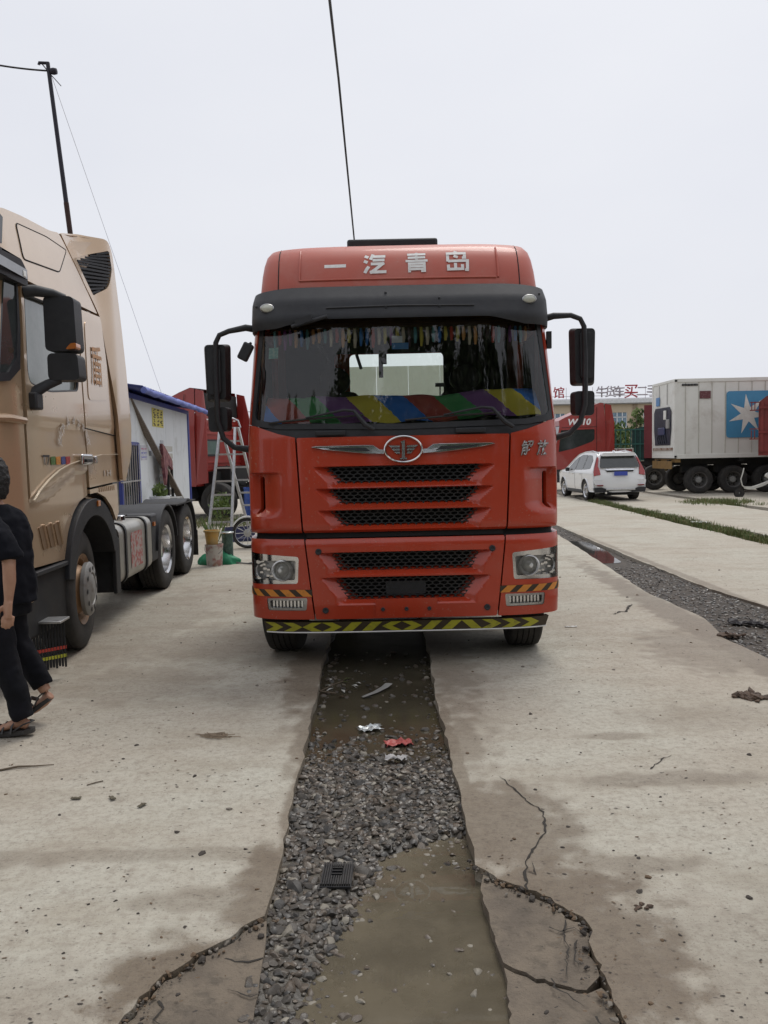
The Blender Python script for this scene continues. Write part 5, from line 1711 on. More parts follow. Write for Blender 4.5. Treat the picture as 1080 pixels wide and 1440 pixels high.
for k in range(7):
    a, b = k * .885 - .05, k * .885 + .825
    z0 = 0
    # panels around the window opening
    if b > w0[0] - .05 and a < w1[0] + .05:
        m = MB()
        m.box(-.06, 0, a, b, 0, .78)
        m.box(-.06, 0, a, b, 2.02, 2.93)
        if a < w0[0]: m.box(-.06, 0, a, max(a, min(b, w0[0])), .78, 2.02)
        if b > w1[0]: m.box(-.06, 0, min(b, max(a, w1[0])), b, .78, 2.02)
        m.build('wall_panel', PREFAB, SH, smooth=0)
    else:
        MB().box(-.06, 0, a, b, 0, 2.93).build('wall_panel', PREFAB, SH, smooth=0, bevel=.006)
MB().box(-4.2, -.07, -.05, 6.1, 0, 2.95).build('wall_core', mat('shed inner wall', (.35, .35, .34), .7), SH, smooth=0)
MB().box(-4.2, -.02, 6.105, 6.14, 0, 2.95).build('end_wall', PREFAB, SH, smooth=0)
m = MB()
m.box(-.08, .03, 6.10, 6.24, 0, 2.95)
m.build('corner_trim', BLUE, SH, bevel=.008)
MB().box(-.01, .03, -.05, 6.1, 2.86, 2.95).build('eave_trim', BLUE, SH, smooth=0)
m = MB()
nw = 132
vs = []
for i in range(nw + 1):
    y = -.3 + 6.9 * i / nw
    h = .035 * (1 if i % 4 in (0, 1) else 0)
    vs += [(.42, y, 2.96 + h), (-2.2, y, 3.35 + h)]
m.add(vs, [(2 * i, 2 * i + 1, 2 * i + 3, 2 * i + 2) for i in range(nw)])
o = m.build('roof', BLUE, SH, smooth=0, fix=False)
md = o.modifiers.new('t', 'SOLIDIFY')
md.thickness = .015
m = MB()
vs = [(-2.2, -.3, 3.35), (-4.7, -.3, 2.96), (-4.7, 6.6, 2.96), (-2.2, 6.6, 3.35)]
m.add(vs, [(0, 1, 2, 3)])
m.build('roof_back', BLUE, SH, smooth=0)
m = MB()
m.tube([(.44, -.3 + 6.9 * i / 23, 2.93 + .010 * math.sin(i * 1.9)) for i in range(24)], [.055 + .007 * math.sin(i * 2.7) for i in range(24)], 10)
m.build('gutter', mat('bright blue fabric-wrapped eave', (.10, .13, .42), .6, col2=(.16, .2, .5), scale=5, bump=.3, bscale=12), SH, smooth=60)
# window with bars
wn_ = empty('window', (0, 0, 0), (0, 0, 0), SH)
MB().box(-.05, -.045, w0[0], w1[0], .78, 2.02).build('pane', DGLASS, wn_, smooth=0)
m = MB()
for a, b, c, d in ((w0[0] - .05, w0[0] + .02, .75, 2.05), (w1[0] - .02, w1[0] + .06, .75, 2.05)):
    m.box(-.03, .03, a, b, c, d)
m.box(-.03, .03, w0[0], w1[0], 2.0, 2.06)
m.box(-.03, .05, w0[0], w1[0], .73, .79)
m.build('window_frame', BLUE, wn_, smooth=0)
nb = 8
for k in range(nb):
    y = w0[0] + .05 + k * (w1[0] - w0[0] - .1) / (nb - 1)
    MB().tube([(.03, y, .76), (.03, y, 2.03)], .009, 6).build('window_bar', ALU, wn_)
MB().box(.02, .05, w0[0] - .1, w1[0], 1.335, 1.36).build('cross_bar', ALU, wn_, smooth=0)
def onpanel(name, x0, y0, x1, y1, mt, parent=None, th=.006, off=.003):
    a, b = onwall(x0, y0), onwall(x1, y1)
    return MB().box(off, off + th, a[0], b[0], b[1], a[1]).build(name, mt, parent, smooth=0)
SIGNY = mat('yellow printed sign', (.68, .58, .08), .5, col2=(.55, .47, .08), scale=20)
sg_ = onpanel('sign', 213, 573, 229.5, 602, SIGNY, SH)
a, b = onwall(213, 573), onwall(229.5, 602)
q = random.Random(4)
for r_ in range(4):
    for c in range(3):
        zc = a[1] - (r_ + .6) * (a[1] - b[1]) / 4.3
        yc = a[0] + (c + .6) * (b[0] - a[0]) / 3.2
        m = MB()
        for _ in range(4):
            u, v, l = q.uniform(-.07, .07), q.uniform(-.05, .05), q.uniform(.04, .08)
            m.box(.0095, .0105, yc + u - l, yc + u + l, zc + v - .012, zc + v + .012)
        m.build('sign_character', mat('dark sign print', (.08, .06, .02), .6), sg_, smooth=0)
po = onpanel('poster', 197, 626, 206.5, 647, mat('white poster', (.6, .6, .66), .6), SH)
a, b = onwall(197, 626), onwall(206.5, 647)
for k, c in enumerate(((.45, .1, .2), (.1, .12, .45), (.12, .14, .5))):
    zz = a[1] - (.12 + .28 * k) * (a[1] - b[1])
    MB().box(.0095, .0105, a[0] + .04, b[0] - .03, zz - .16 * (a[1] - b[1]), zz - .02).build('poster_print', mat('poster ink %d' % k, c, .6, col2=(.55, .55, .62), scale=30, contrast=(.5, .55)), po, smooth=0)
onpanel('notice', 209, 634, 212.5, 641, mat('grey notice', (.25, .27, .3), .6), SH)
onpanel('notice', 225, 619, 229.5, 625, mat('pale notice', (.5, .52, .55), .6), SH)
# plank leaning on the eave
p0 = AT(180, 560, 14.45)
p1 = AT(262, 716, 17.6)
m = MB()
d_ = (p1 - p0).normalized()
m.bar(p0, p1, .04, .13, (1, 0, 0))
tag(m.build('plank', mat('weathered timber', (.20, .165, .135), .85, col2=(.14, .11, .09), scale=7, stretch=(4, 4, .6), bump=.3), smooth=0, bevel=.004), 'long weathered plank leaning against the white shed', 'plank')
# rack of odds and ends at the shed wall
RK = thing('tool_rack', 'cluttered rack with rags and boards against the shed wall by the corner', 'rack')
ya, yb = onwall(231, 650, .25)[0], onwall(249, 650, .25)[0]
RK.location, RK.rotation_euler = SHL, (0, 0, SHR)
RKW = mat('whitewashed slats', (.5, .48, .44), .8, dirt=(.25, .2, .17), dscale=4, damt=.6)
for k in range(11):
    MB().box(.10, .16, ya + .25, yb, .35 + k * .155, .46 + k * .155).build('slat', RKW, RK, smooth=0)
MB().prism([(ya - .05, 2.05), (ya + .15, 2.0), (ya + .85, 1.72), (ya + .9, 1.5), (ya + .45, 1.62), (ya + .2, 1.2), (ya + .1, 1.45)], lambda u, v, d: (d, u, v), .18, .24).build('rag', mat('maroon rag', (.12, .035, .05), .9, col2=(.3, .14, .13), scale=8), RK, smooth=0)
m = MB()
m.bar((.2, ya + .5, 0), (.2, ya + .55, 1.6), .05)
m.bar((.2, ya + 1.0, 0), (.2, ya + .95, 1.5), .05)
m.build('upright', DARK, RK, smooth=0)
MB().box(.12, .5, ya - .1, ya + .5, 0, .95).build('cabinet', mat('grey cabinet', (.3, .3, .29), .7, dirt=(.2, .17, .14), damt=.5), RK, bevel=.01)
# washbasin pedestal with greens on top
a = onwall(224, 686, .3)
PT = thing('potted_plant', 'small leafy plant on a white pedestal beside the shed wall', 'plant')
PT.location, PT.rotation_euler = SHL, (0, 0, SHR)
MB().lathe([(.16, 0), (.10, .1), (.09, .8), (.2, .98), (.2, 1.02), (0, 1.02)], (.3, a[0], 0), 'Z', 20).build('pedestal', PREFAB, PT)
LEAF = [mat('leaf green', (.075, .13, .03), .6, col2=(.05, .09, .022), scale=3), mat('leaf light green', (.14, .20, .05), .6, col2=(.10, .15, .035), scale=3), mat('leaf deep green', (.035, .065, .02), .65, col2=(.05, .08, .025), scale=3)]
def leaves(mb, cen, rad, n, size, seed, squash=1.0, mi=None):
    q_ = random.Random(seed)
    for _ in range(n):
        d = Vector((q_.gauss(0, 1), q_.gauss(0, 1), q_.gauss(0, 1))).normalized() * rad * q_.random() ** .4
        p = Vector(cen) + Vector((d.x, d.y, d.z * squash))
        e = Euler((q_.uniform(0, 6), q_.uniform(0, 6), q_.uniform(0, 6))).to_matrix()
        s_ = size * q_.uniform(.6, 1.3)
        mb.add([p + e @ Vector(v) for v in ((-s_, 0, 0), (0, -s_ * .5, s_ * .15), (s_, 0, 0), (0, s_ * .5, s_ * .15))], [(0, 1, 2, 3)], q_.randrange(3) if mi is None else mi)
m = MB()
leaves(m, (.3, a[0], 1.12), .15, 150, .05, 5, 1.0, 1)
m.build('foliage', LEAF, PT, smooth=0, fix=False)

# ================================================================== red tractors in the background
BRED = mat('background truck red', (.30, .028, .020), .4, col2=(.26, .022, .016), scale=1.2, coat=.3, dirt=(.28, .13, .1), dscale=1.5, damt=.3)
def bg_tractor(name, label, loc, rz, text=None, rear_y=3.0):
    T = thing(name, label, 'truck', loc, rz)
    side = [(.05, .95), (.05, 1.7), (.16, 2.0), (.30, 2.75), (.30, 3.0), (.55, 3.12), (1.0, 3.30), (1.7, 3.60), (2.05, 3.72), (2.2, 3.70), (2.25, 2.9), (2.25, .95)]
    for s in (-1, 1):
        win = rounded([(.26, 1.68), (.9, 1.82), (1.68, 2.10), (1.78, 2.2), (1.78, 2.62), (.36, 2.60)], .05)
        mp = (lambda u, v, s=s: (s * (1.25 - .10 * max(0, v - 2.6)), u if s > 0 else u, v))
        P, H = (side, win) if s < 0 else (list(reversed(side)), list(reversed(win)))
        pm = patch(P, [H], lambda u, v, s=s: (s * (1.25 - .13 * max(0, v - 2.6)), u, v), .12, .0)
        cs = pm.build('cab_side', BRED, T, smooth=30)
        pw = patch(H, [], lambda u, v, s=s: (s * 1.235, u, v), .3, .0)
        pw.build('side_window', DGLASS, cs)
        m = MB()
        m.tube([(s * 1.256, 1.86, 1.0), (s * 1.256, 1.86, 2.7), (s * 1.16, 1.9, 3.55)], .008, 5)
        m.tube([(s * 1.255, .4, 2.70), (s * 1.25, 1.86, 2.72)], .008, 5)
        m.build('panel_joint', SEAM, cs)
        MB().box(*sorted((s * 1.2, s * 1.28)), 1.55, 1.70, 1.5, 1.56).build('door_handle', BLACKP, cs)
        # side extender behind the cab
        MB().prism([(2.25, 1.0), (2.62, 1.05), (2.62, 2.9), (2.5, 3.62), (2.25, 3.68)], lambda u, v, d: (s * (1.25 - d - .10 * max(0, v - 2.6)), u, v), 0, .04).build('side_extender', BRED, T, smooth=0)
        w_ = wheel(T, (s * 1.07, 1.35, .52), .52, .29, .30, s, 'front')
        wheel(T, (s * 1.05, rear_y, .52), .52, .29, .30, s, 'dish')
        wheel(T, (s * 1.05, rear_y + 1.35, .52), .52, .29, .30, s, 'dish')
        m = MB()
        P = [(1.35 + .68 * math.cos(a), .6 + .64 * math.sin(a)) for a in np.linspace(0, math.pi, 16)] + [(1.35 + .58 * math.cos(a), .6 + .54 * math.sin(a)) for a in np.linspace(math.pi, 0, 16)]
        m.prism(P, lambda u, v, d: (s * d, u, v), .8, 1.26)
        m.build('mudguard', BLACKP, T)
        m = MB()
        m.box(*sorted((s * .9, s * 1.22)), .05, .65, .4, .95)
        m.build('step', BLACKP, T, bevel=.03)
    # rear wall with ribs and a small window
    rw_ = patch([(-1.24, .95), (1.24, .95), (1.24, 2.95), (-1.24, 2.95)], [], lambda u, v: (-u, 2.26, v), .4, .0).build('rear_wall', BRED, T, smooth=0)
    for k in range(6):
        z = (1.15, 1.4, 1.62, 2.45, 2.6, 2.75)[k]
        MB().box(-1.2, 1.2, 2.26, 2.285, z - .035, z + .035).build('rear_rib', BRED, rw_, bevel=.008)
    wr = MB().prism(rounded([(-.95, 1.80), (-.05, 1.80), (-.05, 2.28), (-.95, 2.28)], .08), lambda u, v, d: (-u, 2.27 + d, v), 0, .03).build('rear_window_frame', BLACKP, rw_)
    MB().prism(rounded([(-.90, 1.85), (-.10, 1.85), (-.10, 2.23), (-.90, 2.23)], .06), lambda u, v, d: (-u, 2.302 + d, v), 0, .004).build('rear_window', mat('rear glass with pale painted reflection', (.16, .22, .2), .06, spec=.9, rvar=.02), wr)  # pale reflection painted into the glass colour
    m = MB()
    m.prism([(.05, .95), (.05, 1.7), (.16, 2.0), (.16, .95)], lambda u, v, d: (d, u, v), -1.24, 1.24)
    m.build('front_panel', BRED, T)
    m = MB()
    m.add([(-1.22, .17, 2.0), (1.22, .17, 2.0), (1.2, .31, 2.76), (-1.2, .31, 2.76)], [(0, 1, 2, 3)])
    m.build('windscreen', DGLASS, T, smooth=0)
    rt_ = [(.30, 2.78), (.30, 3.0), (.55, 3.13), (1.0, 3.31), (1.7, 3.61), (2.05, 3.73), (2.2, 3.71)]
    m = MB()
    m.grid(lambda u, v: ((v * 2 - 1) * (1.245 - .13 * max(0, rt_[int(round(u * 6))][1] - 2.6)), rt_[int(round(u * 6))][0], rt_[int(round(u * 6))][1]), 6, 8)
    m.build('roof', BRED, T, smooth=50)
    MB().box(-1.1, 1.1, 2.2, 2.24, 2.95, 3.6).build('roof_cavity', DARK, T, smooth=0)
    for k in range(6):
        MB().box(-.9 + k * .3, -.78 + k * .3, 2.285, 2.30, 2.83, 2.87).build('clearance_mark', SIGNWHITE, rw_, smooth=0)
    m = MB()
    for s in (-1, 1):
        m.box(s * .42 - .05, s * .42 + .05, .2, rear_y + 2.0, .6, .92)
    m.box(-.6, .6, 1.2, 2.6, .5, 1.0)
    m.box(-.9, .9, 2.3, 2.6, .75, 1.35)
    m.build('chassis', DARK, T, smooth=0)
    if text:
        text_build('lettering', text, .36, SIGNWHITE, T, lambda tx, ty: (1.262 - .13 * max(0, 2.92 + ty - 2.6), 1.12 + tx * 1.05, 2.92 + ty), .012, .25)
    return T
bg_tractor('red_tractor', 'red tractor cab seen from the side behind the white car, lettered WP10', (7.15, 34.3, 0), R_(-90), 'WP10')
bt = bg_tractor('red_tractor', 'dark red tractor unit seen from behind, between the shed and the ladder', (-6.94, 23.93, 0), R_(-110), None, 2.85)
m = MB()
m.box(-.5, .5, 2.4, 2.9, 1.0, 1.5)
m.tube([(-.3, 2.3, 1.5), (-.2, 2.6, 1.2), (.1, 2.7, 1.5)], .03, 8)
m.build('air_lines', DARK, bt, smooth=0)

# ================================================================== ladder
LD = thing('step_ladder', 'open aluminium step ladder standing left of the red truck', 'ladder')
top_z = 2.42
fl, fr2 = G(290, 757), G(321, 748)
fl, fr2 = Vector((-3.92, 17.3, 0)), Vector((-3.42, 17.4, 0))
tl, tr = AT(313, 603, 17.9), AT(335, 601, 17.9)
tl, tr = Vector((-3.70, 17.95, 2.42)), Vector((-3.36, 17.98, 2.42))
bl, br_ = Vector((-3.35, 18.75, 0)), Vector((-2.92, 18.7, 0))
def lad(a0, b0, a1, b1, n, nm):
    for p0_, p1_ in ((a0, a1), (b0, b1)):
        MB().bar(p0_, p1_, .085, .05, (1, 0, 0)).build('ladder_rail', ALU, LD, smooth=0)
    for k in range(1, n + 1):
        t = k / (n + 1)
        MB().bar(a0.lerp(a1, t), b0.lerp(b1, t), .08, .04).build('rung', ALU, LD, smooth=0)
lad(fl, fr2, tl, tr, 7, 'front')
tl2, tr2 = tl + Vector((.02, .06, .0)), tr + Vector((.06, .06, 0))
lad(bl + Vector((.1, 0, 0)), br_, tl2, tr2, 7, 'rear')
m = MB()
m.tube([tr2 + Vector((-.28, 0, 0)), tr2 + Vector((-.24, 0, .16)), tr2 + Vector((-.12, 0, .22)), tr2 + Vector((0, 0, .16)), tr2 + Vector((.05, 0, 0))], .02, 8)
m.bar(tl, tr2, .08, .03)
m.build('ladder_cap', ALU, LD)

# ================================================================== motorcycle, buckets, sacks
MO = thing('motorcycle', 'parked motorcycle half hidden behind the red truck, front wheel showing', 'motorcycle', (-2.62, 14.9, 0), R_(12))
def mwheel(cx):
    w_ = empty('wheel', (cx, 0, .29), (0, 0, R_(90)), MO)
    MB().lathe([(.235, -.03), (.27, -.045), (.29, -.02), (.29, .02), (.27, .045), (.235, .03)], n=32).build('tyre', RUBBER, w_)
    MB().lathe([(.235, -.03), (.225, -.02), (.225, .02), (.235, .03)], n=32).build('rim', ALU, w_)
    m = MB()
    for k in range(12):
        a = k * math.pi / 6
        m.tube([(.02 * (-1) ** k, .03 * math.cos(a), .03 * math.sin(a)), (0, .228 * math.cos(a), .228 * math.sin(a))], .006, 5)
    m.lathe([(.0, -.05), (.07, -.05), (.07, .05), (0, .05)], n=16)
    m.build('spokes', ALU, w_)
mwheel(0)
mwheel(1.28)
m = MB()
m.tube([(0, .08, .29), (.16, .08, .62), (.27, .07, .88), (.3, .07, 1.0)], .02, 8)
m.tube([(0, -.08, .29), (.16, -.08, .62), (.27, -.07, .88), (.3, -.07, 1.0)], .02, 8)
m.build('fork', ALU, MO)
m = MB()
m.tube([(.29 + .0, -.34, 1.02), (.28, -.1, 1.0), (.28, .1, 1.0), (.29, .34, 1.02)], .014, 8)
m.build('handlebar', BLACKP, MO)
P = [(.31 * math.cos(a), .29 + .33 * math.sin(a)) for a in np.linspace(.5, 2.6, 12)]
m = MB()
m.prism(P + [(x * .94, .29 + (z - .29) * .94) for x, z in reversed(P)], lambda u, v, d: (u, d, v), -.055, .055)
m.build('front_mudguard', WHITEP, MO)
m = MB()
m.prism(rounded([(.3, .62), (.75, .55), (.8, .82), (.42, .9)], .08), lambda u, v, d: (u, d, v), -.11, .11)
m.build('fuel_tank', mat('motorcycle red', (.3, .03, .03), .3, coat=.5), MO, bevel=.03)
m = MB()
m.prism(rounded([(.72, .74), (1.4, .78), (1.45, .86), (.78, .84)], .03), lambda u, v, d: (u, d, v), -.12, .12)
m.build('saddle', RUBBER, MO, bevel=.03)
m = MB()
m.box(.45, .85, -.12, .12, .25, .55)
m.tube([(.6, .14, .3), (1.0, .16, .3), (1.5, .18, .4)], .035, 8)
m.tube([(.3, 0, .85), (.5, 0, .3), (.9, 0, .28), (1.28, 0, .3)], .025, 8)
m.build('engine', STEEL, MO)

bp_ = G(302, 795)
BK = thing('paint_bucket', 'white paint bucket smeared with pink paint beside the gold tractor wheel', 'bucket', (bp_.x, bp_.y, 0))
MB().lathe([(0, .0), (.125, .0), (.14, .32), (.148, .32), (.148, .345), (.135, .345), (.12, .02), (0, .02)], axis='Z', n=28).build('pail', mat('paint-smeared white pail', (.58, .55, .50), .5, col2=(.40, .20, .18), scale=7, contrast=(.45, .62), dirt=(.45, .4, .15), dscale=5, damt=.5), BK)
m = MB()
m.tube([(.15 * math.cos(a), -.10 * abs(math.sin(a)) - .02, .30 - .12 * math.sin(a)) for a in np.linspace(0, math.pi, 14)], .004, 5)
m.build('handle', STEEL, BK)
B2 = thing('yellow_tub', 'yellow plastic tub standing on the paint bucket', 'tub', (bp_.x - .03, bp_.y + .0, .346))
MB().lathe([(0, .0), (.09, .0), (.115, .20), (.13, .20), (.13, .222), (.105, .222), (.08, .015), (0, .015)], axis='Z', n=24).build('tub_body', mat('faded yellow plastic', (.58, .33, .07), .5, col2=(.5, .36, .16), scale=6), B2)
MB().lathe([(.125, .0), (.133, .0), (.133, .02), (.125, .02)], (0, 0, .208), 'Z', 24).build('tub_rim', mat('pale yellow rim', (.6, .46, .2), .5), B2)
TB = thing('blue_tub', 'small dark green tin beside the yellow tub', 'tin', (bp_.x + .10, bp_.y + .16, .346))
TB.location = (bp_.x + .17, bp_.y + .25, 0)
MB().lathe([(0, 0), (.09, 0), (.09, .5), (.1, .5), (.1, .52), (0, .52)], axis='Z', n=20).build('tin_body', mat('dark green tin', (.03, .07, .06), .5, col2=(.1, .16, .13), scale=20), TB)
TB.name = 'paint_tin'
MB().lathe([(.102, .495), (.106, .5), (.106, .515), (.1, .52)], axis='Z', n=20).build('tin_rim', ALU, TB)
GS = thing('green_sack', 'bright green crumpled sack lying behind the paint bucket', 'sack', (bp_.x + .03, bp_.y + .18, 0))
m = MB()
def sack(u, v):
    a = u * 2 * math.pi
    ph = v * math.pi / 2
    r_ = 1 + .22 * mnoise.noise(Vector((math.cos(a) * 2, math.sin(a) * 2, v * 3)))
    return (.34 * math.cos(a) * math.cos(ph) * r_, .16 * math.sin(a) * math.cos(ph) * r_, .20 * math.sin(ph) * r_)
m.grid(sack, 40, 12)
m.build('sack_cloth', mat('green woven sack', (.02, .26, .12), .6, col2=(.015, .18, .09), scale=8, bump=.4, bscale=20), GS, smooth=60)
m = MB()
m.tube([(.30, -.05, .02), (.5, -.15, .015), (.62, -.16, .02)], [.012, .012, .03], 6)
m.build('trowel', STEEL, GS)
ps = G(293, 768)
PB = thing('weed_plant', 'tall green weed growing in front of the ladder', 'plant', (-3.35, 15.4, 0))
m = MB()
q = random.Random(8)
for k in range(26):
    a, l = q.uniform(0, 6.28), q.uniform(.25, .62)
    t_ = q.uniform(.1, .35)
    x, y = math.cos(a), math.sin(a)
    m.add([(x * .02 - y * .012, y * .02 + x * .012, 0), (x * .02 + y * .012, y * .02 - x * .012, 0), (x * t_ * l + y * .01, y * t_ * l - x * .01, l * .7), (x * t_ * l * 1.8, y * t_ * l * 1.8, l)], [(0, 1, 2, 3)], q.randrange(2))
m.build('leaf', LEAF, PB, smooth=0)
PB['kind'] = 'thing'
SHB = thing('shrub', 'light green shrub behind the ladder rungs', 'shrub', (-4.25, 20.4, 0))
m = MB()
leaves(m, (0, 0, .5), .32, 320, .055, 15, 1.1, 1)
m.build('foliage', LEAF, SHB, smooth=0, fix=False)
MB().tube([(0, 0, 0), (.03, 0, .3), (-.05, .03, .6)], [.02, .016, .01], 6).build('stem', mat('brown stem', (.1, .07, .04), .9), SHB)
CR = thing('grey_crate', 'dark blue crate on the ground behind the buckets', 'crate', (-3.05, 16.3, 0), R_(20))
MB().box(-.3, .3, -.2, .2, 0, .06).build('crate_base', mat('dark blue plastic', (.03, .035, .10), .5), CR, smooth=0)
for k, (x0_, x1_, y0_, y1_) in enumerate(((-.3, .3, -.2, -.18), (-.3, .3, .18, .2), (-.3, -.28, -.18, .18), (.28, .3, -.18, .18))):
    for z in (.09, .20):
        MB().box(x0_, x1_, y0_, y1_, z, z + .08).build('crate_slat', MATS['dark blue plastic'], CR, smooth=0)
m = MB()
for x in (-.29, .29):
    for y in (-.19, .19):
        m.box(x - .015, x + .015, y - .015, y + .015, .0, .29)
m.build('crate_corner', MATS['dark blue plastic'], CR, smooth=0)
CR.name = 'plastic_crate'

# ================================================================== pole and wires
PO = thing('utility_pole', 'thin black leaning pole with a bracket behind the gold tractor', 'pole')
pb, pt_ = Vector((-4.35, 13.35, 0)), AT(67, 88, 13.35)
pm_ = AT(98, 322, 13.35)
pb = pm_ + (pm_ - pt_) * (pm_.z / (pt_.z - pm_.z))
BLK = mat('black painted pole', (.015, .013, .025), .6)
RST = mat('rusty pole base', (.05, .025, .02), .8)
MB().tube([pb, pm_ + (pt_ - pm_) * .16], .042, 10).build('pole_base', RST, PO)
MB().tube([pm_ + (pt_ - pm_) * .12, pt_], [.038, .032], 10).build('pole_shaft', BLK, PO)
m = MB()
m.tube([pt_ + Vector((.02, 0, -.01)), pt_ + Vector((-.14, 0, .0)), pt_ + Vector((-.145, 0, -.03))], .025, 8)
m.tube([pt_ + Vector((-.10, 0, -.01)), pt_ + Vector((.0, 0, -.14))], .01, 6)
m.build('bracket', BLK, PO)
m = MB()
m.lathe([(0, -.06), (.045, -.05), (.055, 0), (.045, .05), (0, .06)], pt_ + Vector((.09, 0, -.14)), 'X', 14)
m.build('insulator', BLK, PO)
def wire(name, label, pts, r_, mt, n=24, sag=0.0):
    P = [Vector(p) for p in pts]
    out = []
    for a, b in zip(P[:-1], P[1:]):
        for i in range(n):
            t = i / n
            out.append(a.lerp(b, t) - Vector((0, 0, sag * 4 * t * (1 - t))))
    out.append(P[-1])
    tag(MB().tube(out, r_, 6).build(name, mt), label, 'wire')
WB = mat('black cable', (.012, .012, .014), .6)
wire('overhead_cable', 'black cable dropping from the sky to behind the red truck roof', [AT(459, -40, 8.0), AT(476, 110, 11), AT(499, 346, 17), AT(505, 420, 24)], .016, WB, 14)
wire('overhead_wire', 'black wire from the pole top out of the left edge', [pt_ + Vector((0, 0, -.13)), AT(0, 92, 13.0), AT(-120, 80, 12.6)], .014, WB, 10, .01)
wire('guy_wire', 'hair-thin grey wire slanting from the pole down behind the shed roof', [pt_ + Vector((.05, 0, -.2)), AT(150, 330, 15.5), AT(228, 556, 20.5), AT(240, 600, 23)], .0035, mat('grey wire', (.45, .45, .48), .5), 10)
wire('tie_wire', 'short wire end sticking out below the pole top', [pt_ + Vector((.05, 0, -.2)), AT(86, 121, 13.4)], .007, WB, 4)
# ================================================================== WHITE SUV
SU = thing('white_suv', 'white sport utility car seen from behind with blue number plate', 'car', (7.93, 27.28, 0), R_(3.1))
SW = mat('white car paint', (.78, .79, .80), .25, coat=.7, col2=(.74, .75, .76), scale=1, dirt=(.5, .46, .4), dscale=2, damt=.12)
def su_w(y, z):      # half width of the body
    w_ = .905
    w_ -= .06 * sstep(2.6, 3.6, y) + .10 * sstep(3.2, 3.65, y) + .035 * sstep(-.6, -.95, y)
    if z > .98: w_ -= (z - .98) * .42
    w_ -= .05 * sstep(.5, .25, z)
    return w_
belt = [(-.95, .62), (-.97, .8), (-.93, .98), (-.86, 1.10)]
up = [(-.93, .30), (-.96, .45), (-.97, .60), (-.95, .80), (-.90, 1.00), (-.83, 1.20), (-.72, 1.42), (-.60, 1.585), (-.30, 1.655), (.3, 1.68), (.9, 1.665), (1.35, 1.60), (1.75, 1.42), (2.15, 1.18), (2.4, 1.06), (3.0, .98), (3.45, .86), (3.6, .70), (3.62, .45), (3.55, .28)]
m = MB()
m.grid(lambda u, v: ((v * 2 - 1) * su_w(up[int(round(u * (len(up) - 1)))][0], up[int(round(u * (len(up) - 1)))][1]), up[int(round(u * (len(up) - 1)))][0] - .0 + .10 * (abs(v * 2 - 1) ** 3) * (1 if up[int(round(u * (len(up) - 1)))][0] < -.5 else 0) - .12 * (abs(v * 2 - 1) ** 3) * (1 if up[int(round(u * (len(up) - 1)))][0] > 3.2 else 0), up[int(round(u * (len(up) - 1)))][1] - .03 * (v * 2 - 1) ** 4), len(up) - 1, 18)
m.build('body', SW, SU, smooth=50)
def archcut(P):
    out = []
    for c in (0.0, 2.62):
        pass
    return P
sidep = [(-.90, .32), (-.42, .32)] + [(.0 - .40 * math.cos(a), .34 + .42 * math.sin(a)) for a in np.linspace(0.05, math.pi - .05, 12)] + [(.42, .30), (2.2, .30)] + [(2.62 - .40 * math.cos(a), .34 + .42 * math.sin(a)) for a in np.linspace(0.05, math.pi - .05, 12)] + [(3.05, .30), (3.5, .3), (3.5, .7), (3.35, .86), (3.0, .97), (2.4, 1.05), (2.15, 1.17), (1.75, 1.41), (1.35, 1.59), (.9, 1.655), (.3, 1.668), (-.3, 1.64), (-.58, 1.575), (-.66, 1.40), (-.74, 1.2), (-.82, 1.0), (-.87, .8), (-.88, .6)]
sw1 = rounded([(-.42, 1.10), (.30, 1.06), (.30, 1.56), (-.12, 1.55), (-.40, 1.40)], .05)
sw2 = rounded([(.36, 1.06), (1.15, 1.04), (1.15, 1.52), (.9, 1.57), (.36, 1.57)], .03)
sw3 = rounded([(1.21, 1.04), (1.95, 1.03), (2.0, 1.10), (1.62, 1.36), (1.21, 1.52)], .03)
